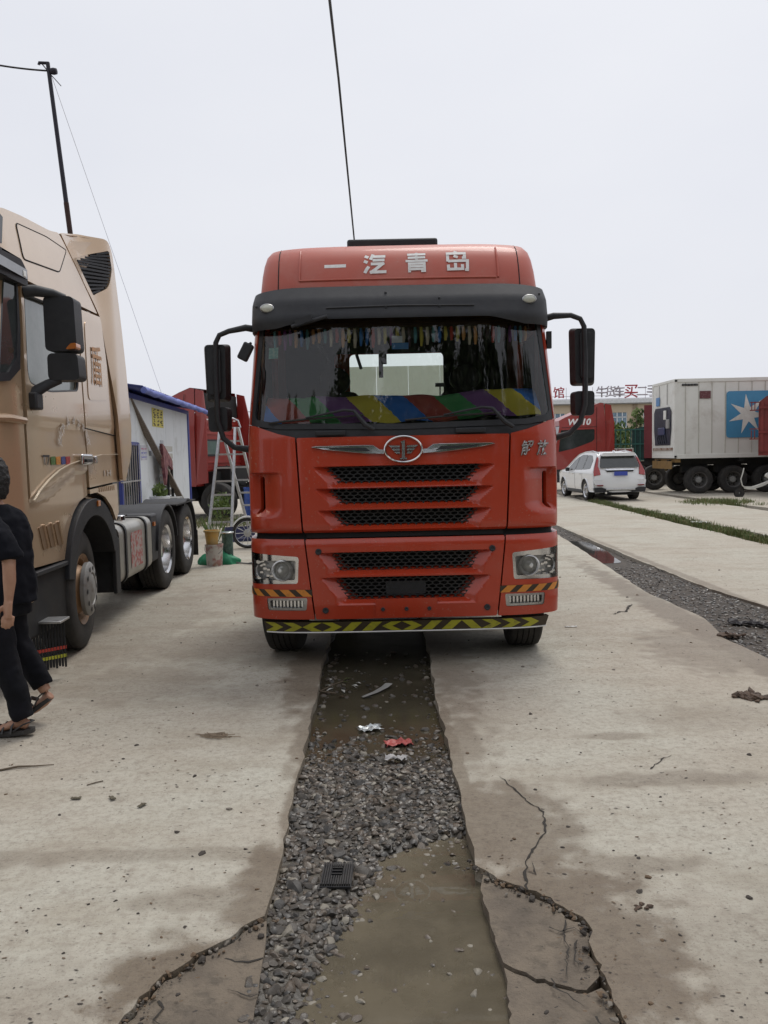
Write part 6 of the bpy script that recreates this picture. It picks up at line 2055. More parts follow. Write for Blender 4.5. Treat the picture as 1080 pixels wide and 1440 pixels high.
for s in (-1, 1):
    fl_ = (lambda P: P) if s > 0 else (lambda P: list(reversed(P)))
    mp = lambda u, v, s=s: (s * (su_w(u, v) + .012), u, v)
    patch(fl_(sidep), [], mp, .08, .03).build('side_panel', SW, SU, smooth=40)
    for w_ in (sw1, sw2, sw3):
        patch(fl_(w_), [], lambda u, v, s=s: (s * (su_w(u, v) + .018), u, v), .1, .004).build('side_window', DGLASS, SU)
    m = MB()
    for y in (.33, 1.18):
        m.tube([(s * (su_w(y, z) + .013), y, z) for z in np.linspace(.36, 1.0, 8)], .005, 5)
    m.build('door_joint', SEAM, SU)
    for y in (.45, 1.32):
        MB().box(*sorted((s * (su_w(y, .92) + .01), s * (su_w(y, .92) + .04))), y, y + .18, .90, .93).build('door_handle', CHROME, SU, bevel=.006)
    MB().box(*sorted((s * .92, s * 1.06)), 1.78, 1.9, .98, 1.12).build('door_mirror', BLACKP, SU, bevel=.03)
    # sill cladding
    MB().box(*sorted((s * .84, s * .90)), .42, 2.2, .24, .36).build('sill', BLACKP, SU, bevel=.02)
    wheel(SU, (s * .79, 0, .34), .34, .22, .225, s, 'dish', CHR2, CHR2, 0, False)
    wheel(SU, (s * .79, 2.62, .34), .34, .22, .225, s, 'dish', CHR2, CHR2, 0, False)
    # tail lamps
    _rz = [b_ for a_, b_ in up[:8]]
    TLR = mat('red tail lamp', (.36, .02, .02), .15, coat=.8, col2=(.3, .02, .02), scale=10)
    m = MB()
    m.prism([(.665, 1.50), (.72, 1.42), (.80, 1.2), (.885, 1.0), (.885, .86), (.66, .90), (.68, 1.04), (.72, 1.2), (.655, 1.45)], lambda u, v, d: (s * u, float(np.interp(v, _rz, [a_ for a_, b_ in up[:8]])) + d - .035 + .16 * u ** 3, v), .0, .10)
    m.build('tail_lamp', TLR, SU, bevel=.012)
    MB().box(*sorted((s * .60, s * .80)), -1.0, -.93, .52, .56).build('reflector', mat('dark red reflector', (.2, .02, .02), .3), SU, bevel=.006)
_rz = [b_ for a_, b_ in up[:8]]
rear = lambda z: float(np.interp(z, _rz, [a_ for a_, b_ in up[:8]])) - .03
m = MB()
m.prism(rounded([(-.68, 1.13), (.68, 1.13), (.58, 1.53), (-.58, 1.53)], .06), lambda u, v, d: (u, rear(v) - .03 + d + .16 * abs(u) ** 3, v), 0, .03)
m.build('rear_window', DGLASS, SU)
m = MB()
m.prism(rounded([(-.58, 1.52), (.58, 1.52), (.55, 1.63), (-.55, 1.63)], .03), lambda u, v, d: (u, -.82 + d + .1 * u * u, v), 0, .25)
m.build('spoiler', SW, SU, bevel=.02)
m = MB()
m.prism(rounded([(-.46, 1.045), (.46, 1.045), (.52, 1.09), (-.52, 1.09)], .015), lambda u, v, d: (u, rear(v) - .015 + d + .16 * abs(u) ** 3, v), 0, .03)
m.build('chrome_strip', CHROME, SU)
m = MB()
m.prism(rounded([(-.44, .99), (.44, .99), (.48, 1.04), (-.48, 1.04)], .02), lambda u, v, d: (u, rear(v) - .008 + d + .16 * abs(u) ** 3, v), 0, .03)
m.build('plate_recess', SEAM, SU)
pl_ = MB().box(-.23, .23, -.985, -.97, .86, 1.0).build('number_plate', mat('blue number plate', (.04, .07, .38), .4, col2=(.06, .09, .42), scale=10), SU, bevel=.006)
pl_.location = (0, -.02, 0)
m = MB()
m.prism(rounded([(-.86, .30), (.86, .30), (.90, .46), (.62, .47), (.5, .42), (-.5, .42), (-.62, .47), (-.90, .46)], .03), lambda u, v, d: (u, -1.0 + d + .1 * u * u, v), 0, .12)
m.build('lower_bumper', BLACKP, SU, bevel=.015)
m = MB()
m.prism(rounded([(-.87, .56), (.87, .56), (.90, .72), (-.90, .72)], .05), lambda u, v, d: (u, -1.02 + d + .12 * u * u, v), 0, .2)
m.build('rear_bumper', SW, SU, bevel=.03)
MB().box(-.5, .5, -.99, -.9, .37, .43).build('bumper_trim', ALU, SU, bevel=.01)
MB().tube([(-.5, -.98, .29), (-.5, -.7, .29)], .035, 12).build('tailpipe', CHROME, SU)
m = MB()
m.box(-.7, .7, -.8, 3.4, .2, .3)
m.build('underbody', DARK, SU, smooth=0)
MB().prism([(-.03, 0), (.03, 0), (.02, .05), (-.02, .045)], lambda u, v, d: (d, -.3 + u * 3, 1.66 + v), -.02, .02).build('antenna', SW, SU)
m = MB()
for s in (-1, 1):
    m.tube([(s * .57, -.45, 1.63), (s * .56, .2, 1.70), (s * .57, 1.1, 1.66)], .018, 6)
m.build('roof_rail', ALU, SU)

# ================================================================== REEFER CONTAINER ON TRAILER
RW = mat('weathered white reefer', (.74, .74, .695), .5, col2=(.70, .695, .645), scale=1.1, dirt=(.36, .31, .25), dscale=.9, dlim=(.48, .75), damt=.45)
RC = thing('refrigerated_container', 'white refrigerated container with a blue square and white star on its side', 'container', (11.0, 29.6, 0))
L_, Dp, zb, zt = 12.2, 2.44, 1.36, 4.33
MB().box(.02, L_, .02, Dp, zb + .02, zt - .02).build('container_box', RW, RC, smooth=0)
m = MB()
m.box(0, .12, 0, .12, zb, zt)
m.box(0, .12, Dp - .12, Dp, zb, zt)
m.box(.12, L_, -.01, .10, zt - .13, zt + .005)
m.box(.12, L_, -.02, .10, zb - .02, zb + .14)
m.box(-.005, .1, .12, Dp - .12, zt - .10, zt)
m.box(-.005, .1, .12, Dp - .12, zb, zb + .14)
m.build('frame', RW, RC, smooth=0, bevel=.01)
q = random.Random(6)
for k in range(24):
    x = .42 + k * .5
    MB().box(x - .012, x + .012, -.002, .03, zb + .16, zt - .14).build('side_rib', mat('grimy rib', (.53, .51, .455), .6, dirt=(.3, .25, .19), damt=.4), RC, smooth=0)
for x in (.05, L_ - .05):
    for z in (zb + .06, zt - .07):
        MB().box(x - .04, x + .04, -.025, .0, z - .035, z + .035).build('corner_casting_hole', SEAM, RC, smooth=0)
LB = mat('sky blue logo panel', (.07, .27, .46), .5, col2=(.06, .24, .42), scale=2)
cx_, cz_ = 2.76 + .05, 2.96
lp = MB().prism(rounded([(cx_ - .86, cz_ - .87), (cx_ + .86, cz_ - .87), (cx_ + .86, cz_ + .87), (cx_ - .86, cz_ + .87)], .14), lambda u, v, d: (u, -.016 - d, v), 0, .006).build('logo_panel', LB, RC)
star = []
for k in range(14):
    a = math.pi / 2 + .12 + k * math.pi / 7
    r_ = .76 if k % 2 == 0 else .27
    star.append((cx_ - .05 + r_ * math.cos(a), cz_ + r_ * math.sin(a)))
MB().prism(star, lambda u, v, d: (u, -.024 - d, v), 0, .004).build('logo_star', RW, lp, smooth=0)
MB().box(.95, 1.36, -.014, -.004, 3.58, 3.86).build('maroon_notice', mat('maroon notice', (.13, .04, .045), .6, col2=(.3, .2, .2), scale=14, contrast=(.55, .7)), RC, smooth=0)
for k in range(11):
    MB().box(.28 + k * .055, .28 + k * .055 + .04, -.012, -.002, 4.06, 4.14).build('serial_mark', SEAM, RC, smooth=0)
PW_ = mat('grey service panel', (.3, .3, .29), .5)
# refrigeration unit in the end wall
UN = mat('dark refrigeration unit', (.018, .02, .035), .6, col2=(.045, .045, .065), scale=5)
rcs = [(.25, .42), (2.2, .42)]
MB().prism(rounded([(.42, 2.0), (.32, 2.45), (.32, 3.15), (.5, 3.32), (2.0, 3.32), (2.15, 3.15), (2.15, 2.45), (2.05, 2.0), (2.05, 1.86), (.42, 1.86)], .03), lambda u, v, d: (-.006 - d, u, v), 0, .012).build('unit_recess', UN, RC)
MB().box(-.09, -.02, .85, 1.55, 2.25, 2.55).build('compressor', mat('blue-black compressor', (.04, .05, .12), .5), RC, bevel=.03)
MB().box(-.06, -.02, .75, 1.0, 2.85, 3.2).build('control_box', RW, RC, bevel=.01)
MB().box(-.07, -.02, .40, .72, 2.5, 2.85).build('service_panel', PW_, RC, bevel=.01)
for k in range(5):
    MB().tube([(-.04, .7 + k * .22, 1.92), (-.07, .75 + k * .22, 2.1), (-.04, .85 + k * .2, 2.25)], .03, 6).build('pipe', UN, RC)
MB().box(-.012, -.004, 1.55, 1.95, 3.42, 3.75).build('blue_label', mat('blue label', (.10, .25, .5), .5), RC, smooth=0)
MB().box(-.012, -.004, .15, 2.3, 1.66, 1.76).build('rust_band', mat('rust band', (.2, .1, .06), .8, col2=(.45, .4, .35), scale=6), RC, smooth=0)
for y in (.75, 1.6):
    MB().box(-.01, .0, y - .008, y + .008, 3.4, 4.2).build('panel_joint', SEAM, RC, smooth=0)

TL = thing('container_trailer', 'dark skeletal semi-trailer carrying the white refrigerated container', 'trailer', (11.0, 29.6, 0))
m = MB()
m.box(.0, 12.0, .55, .75, 1.08, 1.30)
m.box(.0, 12.0, 1.7, 1.9, 1.08, 1.30)
m.build('chassis_rail', DARK, TL, smooth=0)
for x in (.1, 2.5, 5, 8):
    MB().box(x, x + .16, .05, 2.4, 1.20, 1.33).build('bolster', mat('ochre bolster', (.25, .15, .05), .7, dirt=(.1, .08, .06), damt=.5) if x < 1 else DARK, TL, smooth=0)
for xw in (1.0, 2.3, 3.6):
    for (yy, o_) in ((.22, -1), (2.2, 1)):
        w_ = wheel(TL, (xw, yy, .52), .52, .30, .29, 1, 'dish')
        w_.rotation_euler = (0, 0, R_(-90) if o_ < 0 else R_(90))
    MB().tube([(xw, .2, .52), (xw, 2.2, .52)], .07, 10).build('axle', DARK, TL)
    MB().box(xw - .5, xw + .5, .55, .75, .8, 1.1).build('spring', DARK, TL, smooth=0)
m = MB()
for y in (.5, 1.9):
    m.box(4.6, 4.7, y, y + .1, .0, 1.1)
m.build('landing_leg', DARK, TL, smooth=0)
MB().box(-.03, 0, .2, 2.3, .95, 1.25).build('tail_bar', MATS['ochre bolster'], TL, smooth=0)

# red stake-sided trailer cutting in at the right edge
RS = thing('red_stake_trailer', 'red stake-sided trailer end with ladder rungs at the right edge', 'trailer', (13.12, 27.4, 0), R_(-26.5))
DRD = mat('dull dark red steel', (.20, .025, .022), .55, col2=(.15, .02, .018), scale=3, dirt=(.12, .06, .05), damt=.5)
MB().prism(rounded([(.0, 1.55), (.0, 3.28), (.3, 3.52), (4.5, 3.52), (4.5, 1.55)], [.0, .1, .1, .05, .0]), lambda u, v, d: (u, d, v), .05, 2.2).build('side_sheet', DRD, RS)
for k in range(14):
    MB().box(.06 + k * .3, .16 + k * .3, .0, .05, 1.55, 3.3).build('stake', DRD, RS, smooth=0)
for z in (2.2, 3.05):
    MB().box(.0, 4.5, -.035, .0, z, z + .07).build('rail', DRD, RS, smooth=0)
for z in (2.0, 2.35, 3.0, 3.27):
    MB().bar((-.28, .0, z), (.02, .0, z), .035).build('rung', DRD, RS, smooth=0)
for z0 in (2.0, 3.0):
    for x in (-.22, -.12):
        MB().bar((x, .0, z0), (x, .0, z0 + .3), .03).build('rung_stay', DRD, RS, smooth=0)
MB().box(.0, 4.6, .1, 2.1, 1.42, 1.55).build('bed', DRD, RS, smooth=0)
m = MB()
m.box(.6, 4.6, .6, .8, 1.1, 1.42)
m.box(.6, 4.6, 1.4, 1.6, 1.1, 1.42)
m.build('chassis', DARK, RS, smooth=0)
for xw in (2.2, 3.5):
    for yy, rz_ in ((.2, -90), (2.0, 90)):
        w_ = wheel(RS, (xw, yy, .52), .52, .30, .29, 1, 'dish')
        w_.rotation_euler = (0, 0, R_(rz_))
MB().box(2.0, 3.7, .2, 2.0, .45, 1.12).build('suspension', DARK, RS, smooth=0)
# pale drawbar lying under the trailers
DW = thing('white_drawbar', 'pale bent towing bar low on the ground at the right edge', 'towing bar', (12.4, 27.0, 0))
PW = mat('chalky white steel', (.58, .57, .52), .6, dirt=(.3, .26, .2), damt=.5)
m = MB()
m.prism(rounded([(.1, .28), (.35, .26), (.7, .36), (1.0, .50), (1.9, .62), (1.9, .95), (1.2, .92), (.85, .80), (.80, .70), (1.0, .58), (.75, .48), (.4, .36), (.1, .36)], .05), lambda u, v, d: (u, d, v), 0, .12)
m.build('bar', PW, DW, bevel=.015)
for x in (.98, 1.2):
    MB().lathe([(.045, .0), (.0, -.004)], (x, -.004, .76), 'Y', 14).build('bolt_hole', SEAM, DW)
MB().tube([(.16, .05, .30), (.02, .05, .40), (-.03, .06, .62), (.05, .08, .85), (.09, .1, 1.0)], .02, 8).build('hose', PW, DW)
w_ = wheel(DW, (-.02, .2, .14), .14, .1, .07, 1, 'dish')
w_.rotation_euler = (0, 0, R_(-90))
MB().box(1.2, 1.9, .0, .12, .30, .44).build('foot', PW, DW, bevel=.02)
MB().box(1.5, 1.62, .02, .1, .0, .31).build('prop', DARK, DW)

# ================================================================== lorries and boxes behind the car
CT = thing('dark_red_container', 'narrow view of a dark red container left of the white one', 'container', (12.66, 38.0, 0), R_(-19.5))
DRC = mat('dark red corrugated steel', (.16, .022, .028), .6, col2=(.12, .018, .022), scale=2)
m = MB()
n_ = 40
vs = []
for i in range(n_ + 1):
    x = 12.0 * i / n_
    dy = .05 if i % 4 in (0, 1) else 0
    vs += [(x, dy, 1.3), (x, dy, 3.85)]
m.add(vs, [(2 * i, 2 * i + 2, 2 * i + 3, 2 * i + 1) for i in range(n_)])
m.build('corrugated_side', DRC, CT, smooth=0, fix=False)
MB().box(.0, 12, .08, 2.4, 1.3, 3.84).build('container_box', DRC, CT, smooth=0)
MB().box(0, 12, .3, 2.1, 1.0, 1.29).build('trailer_frame', DARK, CT, smooth=0)
for xw in (1.0, 2.35):
    w_ = wheel(CT, (xw, .22, .52), .52, .30, .29, 1, 'dish', mat('ochre rim', (.3, .24, .12), .6))
    w_.rotation_euler = (0, 0, R_(-90))
    w_ = wheel(CT, (xw, 2.1, .52), .52, .30, .29, 1, 'dish')
    w_.rotation_euler = (0, 0, R_(90))
    MB().tube([(xw, .2, .52), (xw, 2.2, .52)], .07, 10).build('axle', DARK, CT)
    MB().box(xw - .3, xw + .3, .5, 1.9, .5, 1.05).build('suspension', DARK, CT, smooth=0)
GC = thing('green_cage_truck', 'dark green stake truck body with barred sides behind the white car', 'truck', (13.15, 44.0, 0), R_(-17))
GRN = mat('dark green sheet', (.012, .055, .05), .6, col2=(.01, .04, .035), scale=3)
GRB = mat('green bars', (.02, .10, .085), .5)
MB().prism([(.8, 1.1), (3.4, 1.1), (3.4, 2.95), (2.6, 2.95), (2.0, 3.1), (1.2, 2.95), (.8, 2.85)], lambda u, v, d: (u, d, v), .1, 2.2).build('cage_sheet', GRN, GC, smooth=0)
for k in range(15):
    x = -.35 + k * .26
    MB().box(x, x + .05, .0, .06, 1.05, 2.85).build('bar', GRB, GC, smooth=0)
for z in (1.1, 2.0, 2.8):
    MB().box(-.4, 3.4, -.03, .0, z, z + .07).build('rail', GRB, GC, smooth=0)
MB().box(-.4, 3.4, .1, 2.2, .85, 1.05).build('bed', DARK, GC, smooth=0)
for xw in (.3, 2.6):
    for yy, rz_ in ((.2, -90), (2.1, 90)):
        w_ = wheel(GC, (xw, yy, .5), .5, .28, .28, 1, 'dish')
        w_.rotation_euler = (0, 0, R_(rz_))
MB().box(.2, 2.8, .3, 2.0, .5, .86).build('axles', DARK, GC, smooth=0)
RT = thing('small_red_lorry', 'tail of a small red lorry between the red cab and the green cage', 'lorry', (10.7, 37.4, 0), R_(0))
MB().box(0, 1.25, .0, .06, 1.0, 1.75).build('tailgate', BRED, RT, smooth=0)
for x in (.0, .42, .84, 1.2):
    MB().box(x, x + .05, -.03, .0, 1.0, 1.8).build('post', PW, RT, smooth=0)
for z in (1.25, 1.75):
    MB().box(0, 1.25, -.034, -.004, z, z + .05).build('rail', PW, RT, smooth=0)
MB().box(0, 1.25, .1, 3.0, .8, 1.0).build('bed', DARK, RT, smooth=0)
for x, o_ in ((.15, -1), (1.1, 1)):
    for y in (.6, 2.4):
        wheel(RT, (x, y, .42), .42, .22, .22, o_, 'dish')
MB().box(.2, 1.05, .4, 2.6, .4, .82).build('axles', DARK, RT, smooth=0)

# ================================================================== far building with rooftop letters
BD = thing('office_building', 'long beige two-storey building with blue windows and rooftop letters', 'building', (0, 90, 0))
BEI = mat('beige render', (.50, .42, .31), .8, col2=(.46, .385, .285), scale=.4)
X0, X1, ZT = 8.0, 60.0, 7.05
wins = []
for k in range(9):
    xc = 24.9 + (k - 2) * 1.95 * 2
    wins.append(xc)
wx = [27.2 - 3.55 * i for i in range(1, 5)] + [27.2 + 3.55 * i for i in range(0, 7)]
holes = []
for xc in wx:
    for z in (1.2, 4.35):
        holes.append([(xc - .85, z), (xc + .85, z), (xc + .85, z + 1.65), (xc - .85, z + 1.65)])
patch([(X0, 0), (X1, 0), (X1, ZT), (X0, ZT)], holes, lambda u, v: (u, 0, v), 3.0, .18).build('wall', BEI, BD, smooth=0)
MB().box(X0, X1, .3, 9, 0, ZT).build('core', mat('dark room', (.04, .045, .05), .8), BD, smooth=0)
WG = mat('blue window glass', (.10, .17, .24), .1, col2=(.16, .25, .32), scale=1.5, contrast=(.45, .55), spec=.8)
for xc in wx:
    for z in (1.2, 4.35):
        w_ = MB().box(xc - .85, xc + .85, .12, .15, z, z + 1.65).build('window', WG, BD, smooth=0)
        for a in (-.85, -.3, .3, .82):
            MB().box(xc + a - .03, xc + a + .06, .06, .11, z, z + 1.65).build('mullion', PREFAB, w_, smooth=0)
        MB().box(xc - .85, xc + .85, .06, .11, z + 1.08, z + 1.16).build('transom', PREFAB, w_, smooth=0)
        MB().box(xc - .95, xc + .95, -.10, .02, z - .1, z).build('sill', PREFAB, w_, smooth=0)
PIL = mat('brown pilaster', (.30, .235, .17), .8)
for i in range(-4, 9):
    xc = 25.4 + 3.55 * 1 * i
    MB().box(xc - .25, xc + .25, -.12, -.002, 0, ZT - .06).build('pilaster', PIL, BD, smooth=0)
MB().box(X0 - .4, X1 + .4, -.6, 9.4, ZT, ZT + .45).build('parapet', mat('white parapet', (.66, .68, .70), .6), BD, smooth=0)
MB().box(X0 - .4, X1 + .4, -.45, -.002, ZT - .12, ZT - .002).build('cornice', mat('grey cornice', (.3, .3, .3), .7), BD, smooth=0)
RSG = tag(empty('rooftop_sign', (0, 90, 0)), 'row of free-standing Chinese letters on the roof of the beige building', 'sign')
GLT = mat('grey letter edge', (.42, .38, .42), .6)
RLT = mat('red letter', (.42, .05, .07), .5)
for ch, px_, sz, mt_ in (('馆', 786, 1.35, RLT), ('牛', 846, 1.35, GLT), ('货', 858.5, 1.35, GLT), ('车', 871, 1.35, GLT), ('买', 887.5, 1.7, RLT), ('二', 903, 1.35, GLT), ('手', 918, 1.5, GLT), ('车', 936, 1.5, GLT)):
    c = AT(px_, 558.5 if sz > 1.6 else 559.5, 89.5)
    text_build('letter', ch, sz, mt_, RSG, lambda tx, ty, c=c: (c.x + tx, -.5, ty + 8.25), .012, 0, .12)
for z in (7.56, 7.9):
    MB().bar((12, -.4, z), (45, -.4, z), .05).build('sign_rail', GLT, RSG, smooth=0)
for x in range(12, 46, 3):
    MB().bar((x, -.38, 7.5), (x, -.38, 8.9), .04).build('sign_post', GLT, RSG, smooth=0)

# trees in front of the building
BARK = mat('bark', (.12, .095, .07), .9, col2=(.08, .06, .045), scale=9, bump=.5, bscale=25)
def tree(name, label, loc, h, rad, seed, size=.16, n=1500, squash=1.0, cat='tree'):
    T = thing(name, label, cat, loc)
    q_ = random.Random(seed)
    m = MB()
    m.tube([(0, 0, -.1), (.05, .03, h * .3), (-.04, .02, h * .55), (.02, 0, h * .85)], [h * .03, h * .024, h * .016, h * .005], 8)
    for k in range(7):
        a = q_.uniform(0, 6.28)
        z = h * q_.uniform(.3, .65)
        m.tube([(0, 0, z), (math.cos(a) * rad * .4, math.sin(a) * rad * .4, z + h * .1), (math.cos(a) * rad * .8, math.sin(a) * rad * .8, z + h * .22)], [h * .012, h * .008, h * .003], 5)
    m.build('trunk', BARK, T)
    m = MB()
    for k in range(26):
        a, rr_, z = q_.uniform(0, 6.28), rad * q_.random() ** .5 * .75, h * q_.uniform(.38, .92)
        leaves(m, (math.cos(a) * rr_, math.sin(a) * rr_, z), rad * q_.uniform(.25, .45), n // 26, size, seed * 50 + k, squash, q_.choice((0, 0, 1, 2)))
    m.build('crown', LEAF, T, smooth=0, fix=False)
    return T
tree('small_tree', 'small green tree in front of the beige building, left of the green cage', (22.0, 75, 0), 4.4, 2.0, 3, .22)
tree('small_tree', 'thin young tree top rising behind the green cage roof', (24.6, 76, 0), 5.9, 1.0, 4, .2, 500)
# pylon and pale trees far off on the left gap
PY = thing('lattice_tower', 'pale lattice tower far away beside the left mirror', 'tower', (-26.5, 150, 0))
PYM = mat('hazy pale steel', (.5, .52, .55), .7)
for sx in (-1, 1):
    for sy in (-1, 1):
        MB().bar((sx * 1.6, sy * 1.6, 0), (sx * .4, sy * .4, 12), .18).build('leg', PYM, PY, smooth=0)
for k in range(6):
    z, w_ = k * 2, 1.6 - k * .2
    m = MB()
    for sx, sy, tx, ty in ((-1, -1, 1, -1), (1, -1, 1, 1), (1, 1, -1, 1), (-1, 1, -1, -1)):
        m.bar((sx * w_, sy * w_, z), (tx * (w_ - .2), ty * (w_ - .2), z + 2), .10)
    m.build('brace', PYM, PY, smooth=0)
for z in (8.5, 10.5):
    MB().bar((-3, 0, z), (3, 0, z), .16).build('cross_arm', PYM, PY, smooth=0)
TLN = MB()
q = random.Random(77)
for k in range(260):
    x = q.uniform(-150, 200)
    leaves(TLN, (x, 190 + q.uniform(-8, 8), q.uniform(1, 4.5)), q.uniform(2, 4), 46, .8, 7000 + k, .8)
tag(TLN.build('treeline', LEAF, smooth=0, fix=False), 'far line of trees on the horizon behind the yard', 'treeline', kind='stuff')
BDR = thing('blue_drum', 'blue drum standing between the ladder and the red truck', 'drum', (-3.55, 21.5, 0))
MB().lathe([(0, 0), (.29, 0), (.29, .3), (.3, .31), (.29, .32), (.29, .6), (.3, .61), (.29, .62), (.29, .9), (0, .9)], axis='Z', n=24).build('drum_body', mat('blue drum paint', (.03, .09, .38), .4), BDR)
MB().lathe([(.29, .88), (.305, .89), (.305, .915), (.28, .915), (.28, .9)], axis='Z', n=24).build('drum_rim', MATS['blue drum paint'], BDR)

# ================================================================== litter
def sheet(name, label, cat, c, w_, d_, mt, seed, h=.02, rz=0.0, nu=14, nv=10, cut=.25):
    q_ = random.Random(seed)
    m = MB()
    R0 = Matrix.Rotation(rz, 3, 'Z')
    def f(u, v):
        a, b = u * 2 - 1, v * 2 - 1
        k = 1 - cut * abs(mnoise.noise(Vector((a * 2 + seed, b * 2, 0))))
        p = R0 @ Vector((a * w_ * k, b * d_ * k, 0))
        return (c[0] + p.x, c[1] + p.y, c[2] + .006 + h * (abs(mnoise.noise(Vector((a * 1.7, b * 1.7, seed * 1.3)))) + .4 * abs(mnoise.noise(Vector((a * 4, b * 4, seed))))))
    m.grid(f, nu, nv)
    o = m.build(name, mt, smooth=25, fix=False)
    md = o.modifiers.new('t', 'SOLIDIFY')
    md.thickness = .0015
    return tag(o, label, cat)
zs = -.055
sheet('plastic_scrap', 'crumpled red plastic scrap in the muddy strip', 'litter', tuple(G(560, 1047, zs)), .085, .05, mat('red plastic film', (.45, .09, .08), .45), 3, .035, .2)
sheet('paper_scrap', 'crumpled white paper on the gravel just below the red scrap', 'litter', tuple(G(557, 1069, zs + .02)), .065, .035, mat('dirty white paper', (.5, .48, .47), .7), 5, .04, -.1)
sheet('foil_wrapper', 'silver wrapper lying in the wet silt above the red scrap', 'litter', tuple(G(520, 1026, zs)), .085, .05, mat('silver foil', (.55, .58, .58), .3, metal=.6), 8, .035, .25, cut=.6)
m = MB()
pts = [G(510, 980, zs + .01), G(528, 973, zs + .012), G(541, 966, zs + .018), G(547, 961, zs + .02)]
m.tube(pts, [(.012, .003), (.022, .003), (.028, .003), (.03, .003)], 8)
tag(m.build('plastic_strip', mat('grey-white plastic strip', (.34, .34, .32), .5)), 'curved pale strip of plastic lying in the water before the truck', 'litter')
TWG = mat('twig brown', (.13, .10, .07), .9)
m = MB()
m.tube([G(425, 969, -.01), G(450, 972, zs + .02), G(472, 975, zs + .01)], .006, 6)
m.tube([G(450, 972, zs + .02), G(470, 962, zs + .03), G(482, 958, zs + .04)], .004, 6)
tag(m.build('twig', TWG), 'thin twig across the left edge of the muddy strip', 'twig')
q = random.Random(31)
TRS_ = thing('trash_heap', 'small tangle of rubbish and leaves in the water left of the pale strip', 'litter', (0, 0, 0))
c0 = G(490, 968, zs)
for k in range(16):
    c = Vector((c0.x + q.gauss(0, .09), c0.y + q.gauss(0, .12), zs + .004))
    m = MB()
    a = q.uniform(0, 6.28)
    l, w_ = q.uniform(.012, .045), q.uniform(.006, .016)
    dx, dy = math.cos(a) * l, math.sin(a) * l
    m.add([(c.x - dx, c.y - dy, c.z), (c.x + dy * w_ / l, c.y - dx * w_ / l, c.z + .008), (c.x + dx, c.y + dy, c.z + .004), (c.x - dy * w_ / l, c.y + dx * w_ / l, c.z + .012)], [(0, 1, 2, 3)])
    m.build('scrap', q.choice((mat('scrap white', (.5, .5, .46), .6), mat('scrap green', (.12, .16, .05), .7), mat('scrap brown', (.12, .08, .05), .8), mat('scrap dark', (.04, .04, .04), .7))), TRS_, smooth=0)
# black ribbed drain grate
gc = G(474, 1231, -.02)
GRT = thing('drain_grate', 'black ribbed plastic grate lying on the gravel at the puddle edge', 'grate', (gc.x, gc.y, -.024), R_(-2))
GBL = mat('black ribbed plastic', (.012, .012, .014), .5, col2=(.03, .028, .026), scale=20)
MB().box(-.064, .064, -.088, .088, -.006, .006).build('grate_base', GBL, GRT, bevel=.003)
for k in range(13):
    x = -.058 + k * .0097
    if 4 <= k <= 8:
        MB().box(x - .0028, x + .0028, -.085, -.02, .006, .016).build('grate_rib', GBL, GRT, smooth=0)
        MB().box(x - .0028, x + .0028, .055, .085, .006, .016).build('grate_rib', GBL, GRT, smooth=0)
    else:
        MB().box(x - .0028, x + .0028, -.085, .085, .006, .016).build('grate_rib', GBL, GRT, smooth=0)
for y in (-.012, .012, .036):
    MB().box(-.022, .022, y - .003, y + .003, .006, .02).build('cross_rib', GBL, GRT, smooth=0)
# straw coil, twigs, clods on the slabs
m = MB()
c = G(302, 1036)
for k in range(34):
    a0 = q.uniform(0, 6.28)
    o1, o2, a1, l_ = q.gauss(0, .055), q.gauss(0, .02), q.gauss(0, .35), q.uniform(.03, .08)
    pts = [(c.x + o1 + l_ * t * math.cos(a1), c.y + o2 + l_ * t * math.sin(a1) + .012 * t * t, .004 + .008 * q.random()) for t in np.linspace(-1, 1, 5)]
    m.tube(pts, .0022, 5)
tag(m.build('straw_bundle', mat('dry straw', (.26, .2, .14), .9)), 'small flattened bundle of dry straw on the left concrete', 'litter')
m = MB()
m.tube([G(-5, 1084, .006), G(25, 1078, .01), G(50, 1077, .008), G(76, 1075, .006)], [.006, .006, .004, .002], 6)
tag(m.build('twig', TWG), 'long dark twig lying at the left edge below the sandals', 'twig')
m = MB()
m.tube([G(122, 1104, .004), G(135, 1100, .006), G(145, 1098, .004)], .003, 5)
tag(m.build('twig', TWG), 'tiny twig on the concrete near the left side', 'twig')
LFM = mat('dead leaf', (.10, .085, .055), .8)
for i, (px_, py_, lb) in enumerate(((107, 1124, 'dark dead leaf on the left concrete nearest the twigs'), (200, 1134, 'small black dead leaf left of the gravel strip'), (158, 1124, 'narrow dead leaf between two darker leaves on the left concrete'))):
    sheet('dead_leaf', lb, 'leaf', tuple(G(px_, py_)), .025, .012, LFM, 20 + i, .012, i * 1.1, 6, 4)
def clod(name, label, px_, py_, s_, n, mt, seed, spread=1.0, zz=0):
    q_ = random.Random(seed)
    m = MB()
    c = G(px_, py_, zz)
    for _ in range(n):
        r_ = s_ * q_.uniform(.25, .6)
        put(m, c.x + q_.gauss(0, s_ * spread), c.y + q_.gauss(0, s_ * spread * .6), zz + r_ * .3, r_, q_.randrange(7), (q_.uniform(-.6, .6), q_.uniform(-.6, .6), q_.uniform(0, 6)), q_.uniform(.7, 1.4), low)
    m.m = [0] * len(m.m)
    tag(m.build(name, mt, smooth=0, fix=False), label, 'dirt')
CL = mat('dark wet dirt clod', (.07, .05, .038), .85, col2=(.12, .08, .055), scale=20)
clod('dirt_clod', 'reddish brown dirt clod on the right concrete at the frame edge', 1060, 981, .06, 40, CL, 1)
clod('dirt_clod', 'small dark dirt clod below the right gravel strip', 1025, 895, .05, 24, CL, 2)
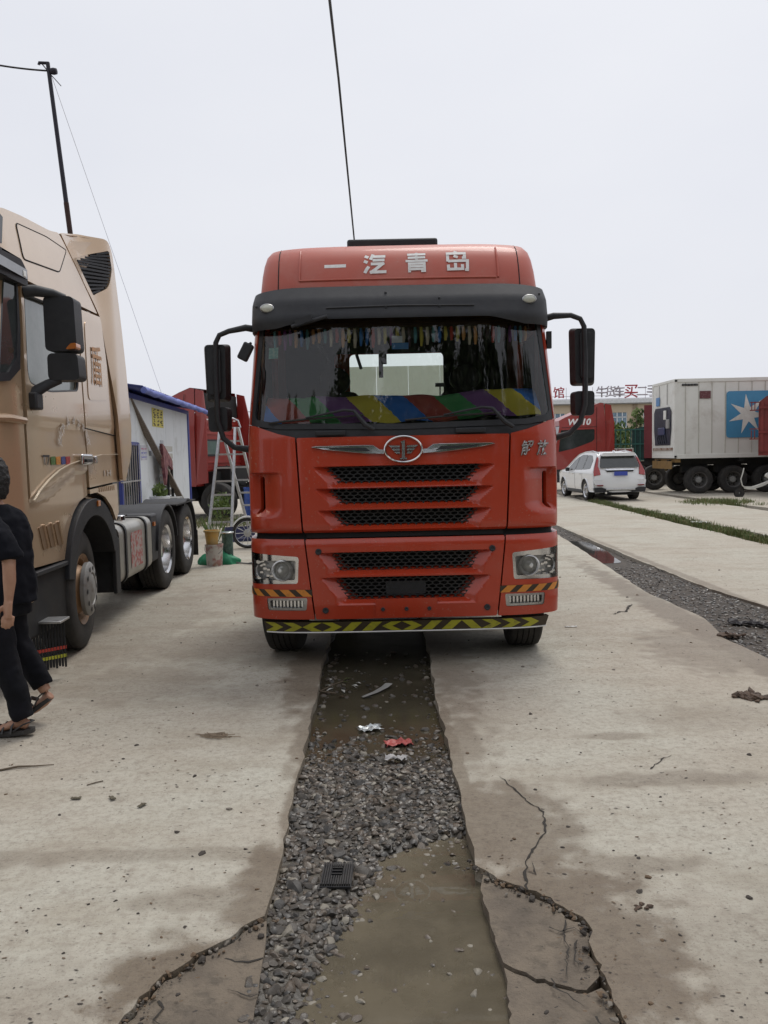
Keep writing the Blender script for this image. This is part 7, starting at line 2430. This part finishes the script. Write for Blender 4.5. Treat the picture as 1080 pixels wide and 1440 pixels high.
clod('dirt_clod', 'tiny dark clod far right on the concrete', 902, 1277, .02, 10, CL, 3)
# dark torn tarp in the right strip
sheet('tarp_scrap', 'torn black tarp half buried in the right gravel strip', 'tarp', tuple(G(1062, 880, -.02)), .26, .07, mat('black tarp', (.02, .017, .02), .55), 41, .07, R_(-30), 20, 10, .4)
sheet('paper_scrap', 'white paper scrap in the grass strip on the right', 'litter', tuple(G(984, 736)), .2, .1, mat('white scrap', (.75, .75, .72), .6), 44, .08)
sheet('paper_scrap', 'thin white scrap on the concrete right of the truck wheel', 'litter', tuple(G(803, 882)), .06, .015, MATS['white scrap'], 46, .01)

# ================================================================== poplars behind the photographer (mirrored in the windscreen)
proto = []
for v in range(3):
    T = thing('poplar_tree', 'tall narrow poplar behind the photographer, mirrored in the windscreen', 'tree', (0, 0, 0), group='poplar row behind the photographer')
    q_ = random.Random(600 + v)
    m = MB()
    m.tube([(0, 0, -.1), (.1, 0, 6), (-.05, .1, 12), (0, 0, 19)], [.28, .2, .13, .03], 8)
    for k in range(24):
        a, z = q_.uniform(0, 6.28), q_.uniform(2, 15)
        m.tube([(0, 0, z), (math.cos(a) * .6, math.sin(a) * .6, z + 1.2), (math.cos(a) * 1.0, math.sin(a) * 1.0, z + 3)], [.07, .045, .015], 5)
    m.build('trunk', BARK, T)
    m = MB()
    for k in range(90):
        z = 1.2 + 18.8 * q_.random()
        rad = 1.35 * math.sin(min(1, (z - 1) / 19) * math.pi) ** .6 + .15
        a = q_.uniform(0, 6.28)
        leaves(m, (math.cos(a) * rad * .6, math.sin(a) * rad * .6, z), q_.uniform(.55, 1.0), 36, .27, 8000 + v * 100 + k, 1.7, q_.choice((0, 2, 2)))
    m.build('crown', LEAF, T, smooth=0, fix=False)
    proto.append(T)
q_ = random.Random(9)
k = 0
for i in range(48):
    x = -41 + i * 1.6 + q_.uniform(-.6, .6)
    T = proto[k % 3] if k < 3 else copy_tree(proto[k % 3])
    s_ = (.72 + .34 * sstep(-16, 8, x)) * q_.uniform(.84, 1.1)
    T.location = (x, -25 + q_.uniform(-1.5, 1.5), 0)
    T.scale = (s_, s_, s_)
    T.rotation_euler = (0, 0, q_.uniform(0, 6.28))
    k += 1
